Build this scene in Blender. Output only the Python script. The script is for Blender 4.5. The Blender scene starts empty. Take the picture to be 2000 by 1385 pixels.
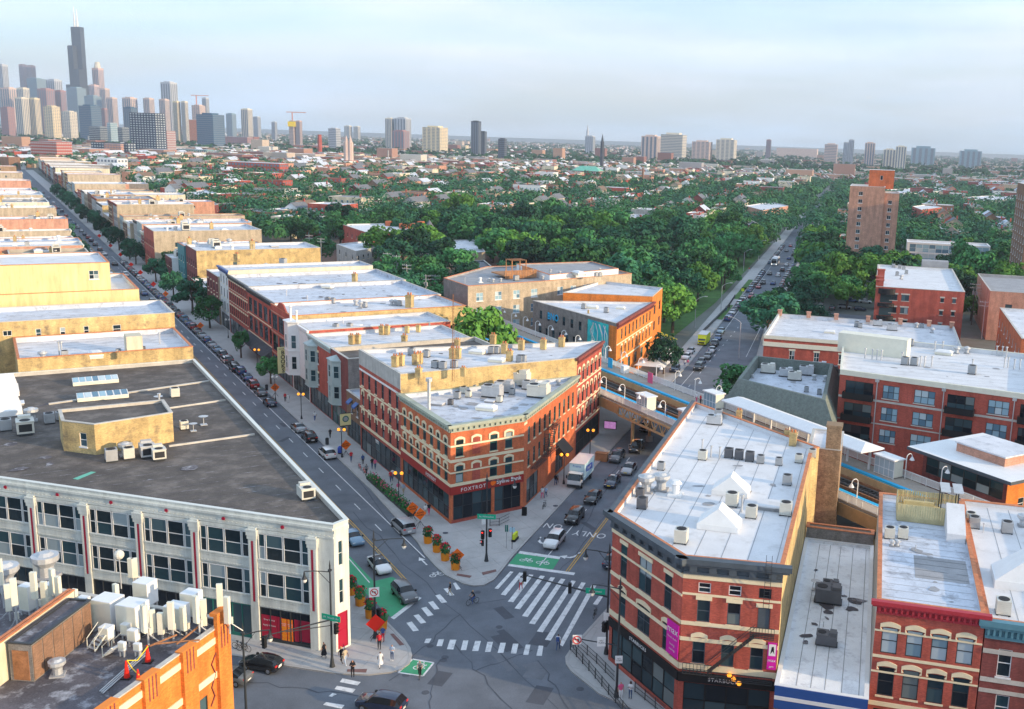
import bpy, bmesh, math, random
from math import sin, cos, pi, radians, sqrt, atan2, hypot
from mathutils import Vector
SC = bpy.context.scene
COL = SC.collection
# ------------------------------------------------------------------ camera
FPX, PPX, PPY, PITCH, ROLL, CAMH = 2010.0, 1206.0, 692.5, radians(11.77), 0.0337, 52.0
_r0 = Vector((1, 0, 0)); _u0 = Vector((0, sin(PITCH), cos(PITCH))); FW = Vector((0, cos(PITCH), -sin(PITCH)))
RT = cos(ROLL) * _r0 + sin(ROLL) * _u0
UP = cos(ROLL) * _u0 - sin(ROLL) * _r0
cam = bpy.data.cameras.new('camera'); camo = bpy.data.objects.new('camera', cam); COL.objects.link(camo)
cam.sensor_width = 36.0; cam.lens = 36.0 * FPX / 2000.0
cam.shift_x = (1000.0 - PPX) / 2000.0
cam.clip_start = 1.0; cam.clip_end = 60000.0
from mathutils import Matrix
camo.matrix_world = Matrix(((RT.x, UP.x, -FW.x, 0), (RT.y, UP.y, -FW.y, 0), (RT.z, UP.z, -FW.z, CAMH), (0, 0, 0, 1)))
SC.camera = camo
# ------------------------------------------------------------------ frames of the streets
def dirv(deg): return Vector((sin(radians(deg)), cos(radians(deg))))
def at(u, v, z=0.0):
 d = FW + RT * ((u - PPX) / FPX) + UP * ((PPY - v) / FPX)
 t = (z - CAMH) / d.z
 return Vector((d.x * t, d.y * t, z))
def atd(u, v, Y):
 d = FW + RT * ((u - PPX) / FPX) + UP * ((PPY - v) / FPX)
 t = Y / d.y
 return Vector((d.x * t, Y, CAMH + d.z * t))
AM, AD = -32.0, 14.0
class Fr:
 def __init__(s, o, deg): s.o = o; s.d = dirv(deg); s.p = dirv(deg + 90); s.deg = deg
 def __call__(s, a, b): q = s.o + s.d * a + s.p * b; return (q.x, q.y)
 def inv(s, x, y): q = Vector((x, y)) - s.o; return (q.dot(s.d), q.dot(s.p))
M_ = Fr(at(880, 1025).xy, AM)      # diagonal avenue: along, to the right
D_ = Fr(at(1021, 995).xy, AD)      # north-south street
def mpx(u, v, z=0.0): p = at(u, v, z); return M_.inv(p.x, p.y)
def dpx(u, v, z=0.0): p = at(u, v, z); return D_.inv(p.x, p.y)
# ------------------------------------------------------------------ sun and sky
SUN_EL = radians(12.0)
_th = D_.p * cos(radians(8)) - D_.d * sin(radians(8))            # horizontal direction to the sun
SUN_AZ = atan2(_th.x, _th.y)
sl = bpy.data.lights.new('sun', 'SUN'); so = bpy.data.objects.new('sun', sl); COL.objects.link(so)
sl.energy = 3.4; sl.angle = radians(0.6); sl.color = (1.0, 0.75, 0.46)
ts = Vector((_th.x * cos(SUN_EL), _th.y * cos(SUN_EL), sin(SUN_EL)))
so.rotation_euler = ts.to_track_quat('Z', 'Y').to_euler()
W = bpy.data.worlds.new('World'); SC.world = W; W.use_nodes = True
wn = W.node_tree; wn.nodes.clear()
def N(t, ty, **k):
 n = t.nodes.new(ty)
 for a, b in k.items(): setattr(n, a, b)
 return n
wo = N(wn, 'ShaderNodeOutputWorld'); bg = N(wn, 'ShaderNodeBackground'); sky = N(wn, 'ShaderNodeTexSky')
sky.sky_type = 'NISHITA'; sky.sun_disc = False; sky.sun_elevation = SUN_EL; sky.sun_rotation = SUN_AZ
sky.air_density = 1.0; sky.dust_density = 1.2; sky.ozone_density = 2.0; sky.altitude = 50
tc = N(wn, 'ShaderNodeTexCoord'); mp = N(wn, 'ShaderNodeMapping'); mp.inputs['Scale'].default_value = (1.2, 1.2, 9.0)
nz = N(wn, 'ShaderNodeTexNoise'); nz.inputs['Scale'].default_value = 2.2; nz.inputs['Detail'].default_value = 7; nz.inputs['Roughness'].default_value = .55
cr = N(wn, 'ShaderNodeValToRGB'); cr.color_ramp.elements[0].position = .40; cr.color_ramp.elements[1].position = .72
cr.color_ramp.elements[0].color = (.42, .42, .42, 1); cr.color_ramp.elements[1].color = (.92, .92, .92, 1)
mx = N(wn, 'ShaderNodeMix', data_type='RGBA'); mx.inputs[7].default_value = (4.6, 5.7, 7.6, 1)   # thin even cloud veil over the blue
n2 = N(wn, 'ShaderNodeTexNoise'); n2.inputs['Scale'].default_value = 1.3; n2.inputs['Detail'].default_value = 8; n2.inputs['Distortion'].default_value = .6; wn.links.new(mp.outputs[0], n2.inputs['Vector'])
c2 = N(wn, 'ShaderNodeValToRGB'); c2.color_ramp.elements[0].position = .38; c2.color_ramp.elements[1].position = .68; c2.color_ramp.elements[0].color = (3.5, 5.2, 7.1, 1); c2.color_ramp.elements[1].color = (5.6, 5.8, 6.6, 1); wn.links.new(n2.outputs['Fac'], c2.inputs[0]); wn.links.new(c2.outputs[0], mx.inputs[7])
wn.links.new(tc.outputs['Generated'], mp.inputs['Vector']); wn.links.new(mp.outputs[0], nz.inputs['Vector'])
wn.links.new(nz.outputs['Fac'], cr.inputs[0]); wn.links.new(cr.outputs[0], mx.inputs[0]); wn.links.new(sky.outputs[0], mx.inputs[6])
wn.links.new(mx.outputs[2], bg.inputs[0]); bg.inputs[1].default_value = 0.15
wn.links.new(bg.outputs[0], wo.inputs[0])
SC.view_settings.view_transform = 'Standard'; SC.view_settings.look = 'None'; SC.view_settings.gamma = 1.0
SC.view_settings.exposure = 0.74
SC.cycles.max_bounces = 4; SC.cycles.diffuse_bounces = 2; SC.cycles.glossy_bounces = 2; SC.cycles.volume_bounces = 0
SC.cycles.transparent_max_bounces = 8
SC.cycles.use_denoising = True
# ------------------------------------------------------------------ materials
MT = {}
def mat(n, col, rough=.8, var=.12, sc=.6, fine=.0, kind=None, metal=0.0, spec=.3, emit=0.0, stain=None, rnd=0.0):
 m = bpy.data.materials.new(n); m.use_nodes = True; t = m.node_tree; b = t.nodes['Principled BSDF']; L = t.links
 b.inputs['Roughness'].default_value = rough; b.inputs['Metallic'].default_value = metal
 b.inputs['Specular IOR Level'].default_value = spec
 c4 = (*col, 1)
 geo = N(t, 'ShaderNodeNewGeometry'); vec = geo.outputs['Position']
 if kind in ('brick', 'wall'):
  cx = N(t, 'ShaderNodeVectorMath', operation='CROSS_PRODUCT'); cx.inputs[1].default_value = (0, 0, 1); L.new(geo.outputs['Normal'], cx.inputs[0])
  dt = N(t, 'ShaderNodeVectorMath', operation='DOT_PRODUCT'); L.new(cx.outputs[0], dt.inputs[0]); L.new(geo.outputs['Position'], dt.inputs[1])
  sp = N(t, 'ShaderNodeSeparateXYZ'); L.new(geo.outputs['Position'], sp.inputs[0])
  cb = N(t, 'ShaderNodeCombineXYZ'); L.new(dt.outputs['Value'], cb.inputs[0]); L.new(sp.outputs[2], cb.inputs[1]); vec = cb.outputs[0]
 def noise(scale, det, v, rg=.6, stretch=None):
  src = v
  if stretch:
   q = N(t, 'ShaderNodeMapping'); q.inputs['Scale'].default_value = stretch; L.new(v, q.inputs[0]); src = q.outputs[0]
  nn = N(t, 'ShaderNodeTexNoise'); nn.inputs['Scale'].default_value = scale; nn.inputs['Detail'].default_value = det; nn.inputs['Roughness'].default_value = rg
  L.new(src, nn.inputs['Vector']); return nn.outputs['Fac']
 def ramp(f, a, b_, lo, hi):
  r = N(t, 'ShaderNodeMapRange'); r.inputs[1].default_value = a; r.inputs[2].default_value = b_; r.inputs[3].default_value = lo; r.inputs[4].default_value = hi
  L.new(f, r.inputs[0]); return r.outputs[0]
 def mul(colsock, facsock):
  x = N(t, 'ShaderNodeMix', data_type='RGBA', blend_type='MULTIPLY'); x.inputs[0].default_value = 1
  if colsock is None: x.inputs[6].default_value = c4
  else: L.new(colsock, x.inputs[6])
  L.new(facsock, x.inputs[7]); return x.outputs[2]
 out = None
 if rnd:
  oi = N(t, 'ShaderNodeObjectInfo'); out = mul(out, ramp(oi.outputs['Random'], 0, 1, 1 - rnd, 1 + rnd))
 if var: out = mul(out, ramp(noise(sc, 6, vec), .3, .7, 1 - var, 1 + var))
 if kind == 'brick':
  bt = N(t, 'ShaderNodeTexBrick'); bt.inputs['Scale'].default_value = 1.0; bt.inputs['Brick Width'].default_value = .24; bt.inputs['Row Height'].default_value = .085
  bt.inputs['Mortar Size'].default_value = .012; bt.inputs['Color1'].default_value = (.80, .80, .80, 1); bt.inputs['Color2'].default_value = (1.25, 1.2, 1.15, 1); bt.inputs['Mortar'].default_value = (1.1, 1.05, 1, 1)
  L.new(vec, bt.inputs['Vector']); out = mul(out, bt.outputs['Color'])
 if kind in ('brick', 'wall'): out = mul(out, ramp(noise(1.0, 5, vec, .65, (.9, .12, 1)), .3, .75, .70, 1.16))
 if fine: out = mul(out, ramp(noise(9.0, 4, vec), .25, .75, 1 - fine, 1 + fine))
 if stain:
  scol, amt, ssc = stain
  x = N(t, 'ShaderNodeMix', data_type='RGBA'); x.inputs[7].default_value = (*scol, 1)
  if out is None: x.inputs[6].default_value = c4
  else: L.new(out, x.inputs[6])
  L.new(ramp(noise(ssc, 7, vec, .7), .52, .72, 0, amt), x.inputs[0]); out = x.outputs[2]
 if out is None: b.inputs['Base Color'].default_value = c4
 else: L.new(out, b.inputs['Base Color'])
 if emit:
  b.inputs['Emission Color'].default_value = c4; b.inputs['Emission Strength'].default_value = emit
 MT[n] = m; return m
for n, c in dict(brick_red=(.42, .098, .072), brick_dark=(.22, .065, .06), brick_orange=(.68, .22, .045), brick_brown=(.25, .15, .10), brick_rust=(.55, .155, .068),
                 brick_salmon=(.55, .30, .22)).items():
 mat(n, c, .85, .16, .5, kind='brick', fine=.12)
mat('brick_yellow', (.56, .42, .20), .85, .28, .35, kind='brick', fine=.2, stain=((.15, .12, .09), .95, .5))
mat('brick_tan', (.48, .41, .31), .85, .24, .35, kind='brick', fine=.2, stain=((.18, .14, .11), .85, .35))
mat('brick_mottled', (.34, .24, .15), .85, .3, 1.4, kind='brick', fine=.3, stain=((.12, .07, .05), .8, 1.2))
mat('brick_grey', (.23, .22, .21), .85, .22, .8, kind='brick', fine=.25)
mat('stucco_yellow', (.82, .66, .33), .8, .05, .3, kind='wall')
mat('stucco_cream', (.74, .66, .50), .8, .08, .3, kind='wall')
mat('terracotta_white', (.70, .72, .67), .45, .07, .5, kind='wall', fine=.05)
mat('cream_stone', (.80, .69, .47), .7, .08, .8, fine=.05)
mat('stone_grey', (.46, .45, .43), .8, .15, .8, kind='wall', fine=.1)
mat('white_paint', (.78, .78, .77), .5, .05, 1.0)
mat('cream_paint', (.76, .73, .60), .5, .06, 1.0)
mat('roof_white', (.64, .65, .68), .7, .14, .25, fine=.08, stain=((.30, .31, .34), .75, .45))
mat('roof_clean', (.68, .68, .69), .7, .08, .3, fine=.05, stain=((.46, .45, .44), .7, .45))
mat('roof_silver', (.56, .60, .67), .5, .16, .3, fine=.1, stain=((.16, .16, .18), .8, .7))
mat('roof_dark', (.115, .10, .09), .9, .3, .4, fine=.3, stain=((.22, .19, .165), .85, .4))
mat('roof_worn', (.11, .10, .11), .9, .3, .5, fine=.3, stain=((.55, .55, .58), .85, .7))
mat('roof_bright', (.82, .84, .86), .6, .1, .3, fine=.06, stain=((.34, .33, .36), .6, .8))
mat('roof_tan', (.42, .38, .32), .85, .15, .4, fine=.12, stain=((.25, .22, .2), .6, .5))
mat('roof_grey', (.33, .33, .34), .9, .15, .4, fine=.15)
mat('shingle_green', (.17, .20, .18), .9, .2, 2.0, fine=.3)
mat('shingle_grey', (.16, .17, .19), .9, .2, 1.0, fine=.3)
mat('shingle_brown', (.20, .14, .10), .9, .2, 1.0, fine=.3)
mat('copper_green', (.16, .48, .36), .7, .12, .4)
mat('verdigris', (.36, .40, .33), .6, .15, .8)
mat('coping_tile', (.55, .20, .09), .7, .25, 2.0, fine=.2)
mat('coping_stone', (.52, .49, .44), .8, .15, .8, fine=.1)
mat('steel_dark', (.035, .04, .045), .5, .1, 2.0, spec=.4)
mat('cornice_slate', (.075, .095, .115), .55, .15, .8, fine=.1)
mat('cornice_red', (.42, .035, .05), .5, .1, 1.0)
mat('cornice_teal', (.10, .24, .30), .5, .1, 1.0)
mat('bay_grey', (.40, .47, .46), .6, .1, 1.0)
mat('bay_teal', (.06, .22, .24), .6, .1, 1.0)
mat('shutter_green', (.02, .16, .13), .5, .1, 1.0)
mat('red_band', (.36, .03, .025), .5, .06, 1.0)
mat('blue_band', (.03, .09, .30), .4, .06, 1.0)
mat('asphalt', (.145, .160, .185), .85, .2, .22, fine=.18, stain=((.09, .10, .122), .75, .16))
mat('asphalt_dark', (.085, .092, .11), .85, .15, .3, fine=.12)
mat('asphalt_pale', (.16, .17, .19), .9, .15, .6, fine=.12)
mat('concrete', (.44, .43, .42), .85, .10, .35, fine=.07, stain=((.30, .29, .28), .5, .3))
mat('kerb', (.40, .39, .38), .85, .12, .6, fine=.08)
mat('road_white', (.72, .72, .72), .7, .12, 1.2, stain=((.25, .25, .26), .85, 1.4))
mat('road_yellow', (.62, .36, .06), .7, .12, 1.2, stain=((.2, .16, .1), .8, 1.4))
mat('road_green', (.06, .34, .17), .75, .14, .5, stain=((.08, .16, .12), .7, .5))
mat('paver_brick', (.20, .11, .10), .85, .15, 1.0)
mat('ground_city', (.16, .17, .15), .95, .3, .02, stain=((.07, .10, .05), .8, .012))
mat('grass', (.07, .16, .04), .95, .25, .3, fine=.3)
mat('dirt', (.17, .10, .07), .95, .2, .4, fine=.2)
mat('deck_wood', (.36, .31, .26), .85, .15, .6, fine=.2)
mat('cedar', (.42, .20, .09), .8, .2, .8, fine=.2)
mat('plank_yellow', (.56, .48, .27), .8, .15, .8, fine=.15)
mat('tan_steel', (.56, .36, .18), .7, .15, .6, fine=.1)
mat('rail_steel', (.28, .26, .25), .4, .1, .6, metal=.6)
mat('tie_wood', (.06, .05, .045), .9, .2, .8, fine=.2)
mat('platform_blue', (.02, .42, .72), .6, .05, 1.0)
mat('galv', (.52, .53, .54), .45, .12, 1.0, metal=.35, fine=.08)
mat('ac_grey', (.36, .37, .38), .6, .12, 1.0)
mat('ac_beige', (.62, .60, .53), .6, .08, 1.0)
mat('ac_dark', (.13, .13, .14), .6, .12, 1.0)
mat('black', (.012, .012, .014), .6, 0)
mat('grille', (.03, .03, .033), .7, .1, 3)
mat('rubber', (.02, .02, .02), .8, 0)
mat('chrome', (.55, .56, .58), .25, 0, metal=.9)
mat('rust', (.33, .15, .07), .8, .3, 2.0, fine=.2)
mat('orange_pot', (.85, .28, .015), .5, .06, 2.0)
mat('orange_sign', (.95, .17, .01), .6, .04, 2.0)
mat('red_cone', (.85, .025, .01), .6, 0)
mat('yellow', (.85, .62, .03), .5, .04, 2)
mat('lime', (.70, .80, .03), .45, .04, 2)
mat('sign_green', (.01, .42, .24), .5, 0)
mat('sign_white', (.8, .8, .78), .5, 0)
mat('sign_red', (.65, .03, .03), .5, 0)
mat('sign_blue', (.04, .10, .50), .5, 0)
mat('magenta', (.65, .01, .36), .5, 0)
mat('crimson', (.38, .01, .04), .5, 0)
mat('books_cream', (.80, .72, .36), .5, .04, 1)
mat('flower_red', (.72, .015, .05), .7, .15, 3)
mat('lamp_glass', (.75, .74, .70), .3, 0)
mat('bulb_warm', (1.0, .36, .03), .4, 0, emit=.9)
mat('bulb_red', (1.0, .03, .02), .4, 0, emit=1.6)
mat('bulb_white', (1.0, .9, .75), .4, 0, emit=2.0)
mat('bulb_green', (.05, 1.0, .4), .4, 0, emit=1.6)
mat('screen', (.35, .16, .35), .4, .4, 1.5, emit=.5)
mat('mural_teal', (.03, .50, .50), .7, .25, .6, stain=((.02, .12, .50), .9, .35))
mat('leaf_dark', (.028, .11, .055), .75, .34, .35, rnd=.5, spec=.15)
mat('leaf_mid', (.05, .17, .055), .75, .34, .35, rnd=.45, spec=.15)
mat('leaf_lime', (.095, .23, .04), .75, .22, .35, rnd=.3, spec=.15)
mat('leaf_far', (.026, .085, .035), .85, .35, .02, spec=.1)
mat('bark', (.10, .075, .055), .95, .2, 1.5)
mat('skin', (.48, .27, .19), .6, 0); mat('skin_dark', (.16, .08, .055), .6, 0)
mat('hair', (.03, .02, .015), .7, 0); mat('hair_blond', (.5, .36, .14), .7, 0)
for n, c in dict(c_white=(.78, .78, .78), c_black=(.015, .015, .02), c_red=(.6, .03, .04), c_blue=(.05, .10, .28), c_jean=(.06, .10, .20), c_grey=(.22, .23, .25), c_beige=(.5, .42, .3), c_pink=(.75, .12, .25), c_light=(.4, .5, .65), c_olive=(.12, .13, .07)).items(): mat(n, c, .85, 0)
for n, c, r in (('p_white', (.80, .80, .79), .25), ('p_black', (.012, .012, .015), .18), ('p_silver', (.38, .40, .42), .25), ('p_grey', (.12, .13, .14), .25), ('p_blue', (.03, .08, .22), .22), ('p_red', (.30, .015, .02), .22), ('p_navy', (.015, .025, .06), .2), ('p_sky', (.16, .28, .40), .25), ('p_tan', (.30, .27, .22), .3)):
 mat(n, c, r, 0, spec=.55); MT[n].node_tree.nodes['Principled BSDF'].inputs['Coat Weight'].default_value = .6
for n, c, r in (('glass_car', (.012, .016, .022), .06), ('truck_blue', (.45, .66, .78), .4), ('glass_teal', (.02, .10, .13), .1), ('glass_blue', (.025, .06, .11), .12)): mat(n, c, r, 0, spec=.6)
# window glass: dark, some with pale blinds behind it
def glass(n, stops):
 m = bpy.data.materials.new(n); m.use_nodes = True; t = m.node_tree; b = t.nodes['Principled BSDF']
 oi = N(t, 'ShaderNodeObjectInfo'); r = N(t, 'ShaderNodeValToRGB'); r.color_ramp.interpolation = 'CONSTANT'
 e = r.color_ramp.elements; e[0].position = 0; e[0].color = (*stops[0][1], 1); e[1].position = stops[1][0]; e[1].color = (*stops[1][1], 1)
 for p, c in stops[2:]: k = e.new(p); k.color = (*c, 1)
 t.links.new(oi.outputs['Random'], r.inputs[0]); t.links.new(r.outputs[0], b.inputs['Base Color'])
 b.inputs['Roughness'].default_value = .08; b.inputs['Specular IOR Level'].default_value = .3; MT[n] = m
glass('glass', [(0, (.014, .026, .034)), (.5, (.025, .06, .075)), (.78, (.07, .12, .14)), (.87, (.32, .38, .40))])
glass('glass_dark', [(0, (.012, .017, .024)), (.4, (.022, .042, .055)), (.7, (.05, .085, .10)), (.9, (.16, .19, .19))])
glass('glass_blind', [(0, (.42, .50, .54)), (.5, (.30, .40, .46)), (.8, (.20, .30, .36))])
glass('glass_day', [(0, (.30, .46, .55)), (.5, (.12, .22, .30)), (.8, (.50, .60, .64))])
# ------------------------------------------------------------------ mesh helpers
class MB:
 def __init__(s): s.v = []; s.f = []; s.m = []
 def add(s, vs, fs, mi=0):
  o = len(s.v); s.v += [tuple(p) for p in vs]; s.f += [tuple(i + o for i in f) for f in fs]; s.m += [mi] * len(fs)
 def quad(s, a, b, c, d, mi=0): s.add((a, b, c, d), ((0, 1, 2, 3),), mi)
 def poly(s, pts, mi=0): s.add(pts, (tuple(range(len(pts))),), mi)
 def box(s, x0, x1, y0, y1, z0, z1, mi=0):
  s.add(((x0, y0, z0), (x1, y0, z0), (x1, y1, z0), (x0, y1, z0), (x0, y0, z1), (x1, y0, z1), (x1, y1, z1), (x0, y1, z1)),
              ((0, 3, 2, 1), (4, 5, 6, 7), (0, 1, 5, 4), (1, 2, 6, 5), (2, 3, 7, 6), (3, 0, 4, 7)), mi)
 def obox(s, c, d, L, Wd, z0, z1, mi=0):      # box centred at c (xy), long axis d
  d = Vector(d[:2]).normalized(); p = Vector((d.y, -d.x)); c = Vector(c[:2])
  q = [c - d * L / 2 - p * Wd / 2, c + d * L / 2 - p * Wd / 2, c + d * L / 2 + p * Wd / 2, c - d * L / 2 + p * Wd / 2]
  s.prism([(k.x, k.y) for k in q], z0, z1, mi)
 def prism(s, pts, z0, z1, mi=0, top=None, bottom=True):
  n = len(pts)
  if area(pts) < 0: pts = pts[::-1]
  s.add([(x, y, z0) for x, y in pts] + [(x, y, z1) for x, y in pts], [(i, (i + 1) % n, n + (i + 1) % n, n + i) for i in range(n)], mi)
  s.poly([(x, y, z1) for x, y in pts], mi if top is None else top)
  if bottom: s.poly([(x, y, z0) for x, y in pts][::-1], mi)
 def cyl(s, x, y, z0, z1, r, n=10, mi=0, r2=None, cap=True):
  r2 = r if r2 is None else r2
  a = [(x + r * cos(2 * pi * i / n), y + r * sin(2 * pi * i / n), z0) for i in range(n)]
  b = [(x + r2 * cos(2 * pi * i / n), y + r2 * sin(2 * pi * i / n), z1) for i in range(n)]
  s.add(a + b, [(i, (i + 1) % n, n + (i + 1) % n, n + i) for i in range(n)], mi)
  if cap: s.poly(b, mi); s.poly(a[::-1], mi)
 def tube(s, p, q, r, n=6, mi=0, r2=None):
  p = Vector(p); q = Vector(q); d = (q - p)
  if d.length < 1e-6: return
  d.normalize(); a = d.orthogonal().normalized(); b = d.cross(a); r2 = r if r2 is None else r2
  A = [p + (a * cos(2 * pi * i / n) + b * sin(2 * pi * i / n)) * r for i in range(n)]
  B = [q + (a * cos(2 * pi * i / n) + b * sin(2 * pi * i / n)) * r2 for i in range(n)]
  s.add(A + B, [(i, (i + 1) % n, n + (i + 1) % n, n + i) for i in range(n)], mi)
  s.poly(A[::-1], mi); s.poly(B, mi)
 def path(s, pts, r, n=6, mi=0):
  for a, b in zip(pts, pts[1:]): s.tube(a, b, r, n, mi)
 def ball(s, c, r, mi=0, n=8, m=5, sz=1.0):
  pts = []; fs = []
  for j in range(m + 1):
   for i in range(n): t = pi * j / m; pts.append((c[0] + r * sin(t) * cos(2 * pi * i / n), c[1] + r * sin(t) * sin(2 * pi * i / n), c[2] + r * sz * cos(t)))
  for j in range(m):
   for i in range(n): fs.append((j * n + i, (j + 1) * n + i, (j + 1) * n + (i + 1) % n, j * n + (i + 1) % n))
  s.add(pts, fs, mi)
 def mesh(s, name, mats, smooth=False):
  me = bpy.data.meshes.new(name); me.from_pydata(s.v, [], s.f)
  for k in ([mats] if isinstance(mats, str) else mats): me.materials.append(MT[k])
  if len(set(s.m)) > 1 or (s.m and s.m[0]): me.polygons.foreach_set('material_index', s.m)
  if smooth: me.polygons.foreach_set('use_smooth', [True] * len(s.f))
  me.update(); return me
 def build(s, name, mats, parent=None, loc=(0, 0, 0), rz=0.0, smooth=False):
  return ob(name, s.mesh(name, mats, smooth), parent, loc, rz)
def area(p): return sum(p[i - 1][0] * p[i][1] - p[i][0] * p[i - 1][1] for i in range(len(p))) / 2
def ob(name, data, parent=None, loc=(0, 0, 0), rz=0.0):
 o = bpy.data.objects.new(name, data); COL.objects.link(o)
 o.location = loc; o.rotation_euler = (0, 0, rz)
 if parent is not None: o.parent = parent
 return o
def tag(o, label=None, cat=None, group=None, kind=None):
 if label: o['label'] = label
 if cat: o['category'] = cat
 if group: o['group'] = group
 if kind: o['kind'] = kind
 return o
def thing(name, label, cat, loc=(0, 0, 0), rz=0.0, group=None):
 return tag(ob(name, None, None, loc, rz), label, cat, group)
def copy_tree(o, parent=None):
 c = o.copy(); COL.objects.link(c); c.parent = parent
 for ch in o.children: copy_tree(ch, c)
 return c
def rzof(d): return atan2(d[1], d[0])
def inset(poly, d):
 n = len(poly); out = []; sg = 1 if area(poly) > 0 else -1
 for i in range(n):
  p0 = Vector(poly[i - 1]); p1 = Vector(poly[i]); p2 = Vector(poly[(i + 1) % n])
  e1 = (p1 - p0).normalized(); e2 = (p2 - p1).normalized()
  n1 = Vector((-e1.y, e1.x)) * sg; n2 = Vector((-e2.y, e2.x)) * sg
  b = n1 + n2; k = b.length_squared
  q = p1 + b * (2 * d / k if k > .15 else d); out.append((q.x, q.y))
 return out
TXT = {}
TMP = bpy.data.scenes.new('bake')
def bake(o):
 TMP.collection.objects.link(o)
 with bpy.context.temp_override(scene=TMP, view_layer=TMP.view_layers[0]):
  dg = bpy.context.evaluated_depsgraph_get(); me = bpy.data.meshes.new_from_object(o.evaluated_get(dg))
 bpy.data.objects.remove(o); return me
def text(s, name, parent, loc, size, matn, rz=0.0, tilt=pi / 2, ext=.02, align='CENTER', spacing=1.0, euler=None, bold=0.0):
 key = (s, size, matn, ext, align, spacing, bold)
 if key not in TXT:
  c = bpy.data.curves.new(name, 'FONT'); c.body = s; c.size = size; c.extrude = ext; c.align_x = align; c.align_y = 'CENTER'; c.space_character = spacing; c.resolution_u = 2; c.offset = bold
  c.materials.append(MT[matn]); q_ = bpy.data.objects.new('tmp', c); TXT[key] = bake(q_)
 o = ob(name, TXT[key], parent, loc); o.rotation_euler = euler or (tilt, 0, rz); return o
# ------------------------------------------------------------------ windows
WM = {}
def win_mesh(w, h, st):
 nx, ny, fm, sill, gl = st; key = (round(w, 2), round(h, 2), st)
 if key in WM: return WM[key]
 f = MB(); b = .07 if w > .7 else .05; y0, y1 = .05, .14
 xs = [-w / 2 + w * i / nx for i in range(nx + 1)]; zs = [h * j / ny for j in range(ny + 1)]
 for i, x in enumerate(xs):
  c = x + (b / 2 if i == 0 else -b / 2 if i == nx else 0); f.box(c - b / 2, c + b / 2, y0, y1, 0, h)
 for j, z in enumerate(zs):
  c = z + (b / 2 if j == 0 else -b / 2 if j == ny else 0); f.box(-w / 2 + b, w / 2 - b, y0 + .004, y1 - .004, c - b / 2, c + b / 2)
 if sill: f.box(-w / 2 - .1, w / 2 + .1, -.1, .12, -.16, -.002, 1)
 fr = f.mesh('window', (fm, sill or fm))
 g = MB(); pw, ph = w / nx, h / ny; g.quad((-pw / 2, 0, -ph / 2), (pw / 2, 0, -ph / 2), (pw / 2, 0, ph / 2), (-pw / 2, 0, ph / 2))
 pm = g.mesh('pane', gl)
 WM[key] = (fr, pm, [((xs[i] + xs[i + 1]) / 2, .1, (zs[j] + zs[j + 1]) / 2) for i in range(nx) for j in range(ny)]); return WM[key]
def add_window(root, p, u, z, w, h, st, hood=None, extra=None):
 """p: xy on the wall plane (opening centre), u: unit vector along wall, z: bottom"""
 fr, pm, pos = win_mesh(w, h, st); rz = rzof(u); L = root.location
 o = ob('window', fr, root, (p[0] - L.x, p[1] - L.y, z - L.z), rz)
 for q in pos: ob('pane', pm, o, q)
 if hood: ob('hood', hood_mesh(w, h, hood), o)
 if extra:
  for nm, me in extra: ob(nm, me, o)
 return o
HM = {}
def hood_mesh(w, h, kind):
 key = (round(w, 2), round(h, 2), kind)
 if key in HM: return HM[key]
 st, mt = kind; m = MB()
 def ring(outer, inner, y0=-.10, y1=.03):
  n = len(outer)
  for i in range(n - 1):
   a, b, c, d = outer[i], outer[i + 1], inner[i + 1], inner[i]
   m.add([(a[0], y0, a[1]), (b[0], y0, b[1]), (c[0], y0, c[1]), (d[0], y0, d[1]), (a[0], y1, a[1]), (b[0], y1, b[1]), (c[0], y1, c[1]), (d[0], y1, d[1])],
                  [(0, 1, 2, 3), (0, 4, 5, 1), (1, 5, 6, 2), (2, 6, 7, 3), (3, 7, 4, 0)])
 if st == 'arch':                     # raised segmental head with short shoulders
  W1 = w / 2 + .22; W0 = w / 2 + .002; r = .28
  o = [(-W1, h - .55), (-W1, h + .12)] + [(-W1 + 2 * W1 * k / 6, h + .12 + r * sin(pi * k / 6) + .1) for k in range(7)] + [(W1, h + .12), (W1, h - .55)]
  i = [(-W0, h - .55), (-W0, h - .05)] + [(-W0 + 2 * W0 * k / 6, h + .004 + r * .55 * sin(pi * k / 6)) for k in range(7)] + [(W0, h - .05), (W0, h - .55)]
  ring(o, i)
 elif st == 'seg':                    # wide flat segmental arch
  W1 = w / 2 + .18; r = .25
  o = [(-W1, h + .28 - .55)] + [(-W1 + 2 * W1 * k / 8, h + .32 + r * sin(pi * k / 8)) for k in range(9)] + [(W1, h + .28 - .55)]
  i = [(-W1 + .2, h - .27)] + [(-W1 + .02 + 2 * (W1 - .02) * k / 8, h + .01 + .12 * sin(pi * k / 8)) for k in range(9)] + [(W1 - .2, h - .27)]
  ring(o, i)
 else:                                # flat stone lintel
  m.box(-w / 2 - .15, w / 2 + .15, -.08, .03, h + .004, h + .38)
 HM[key] = m.mesh('hood', mt); return HM[key]
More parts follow.
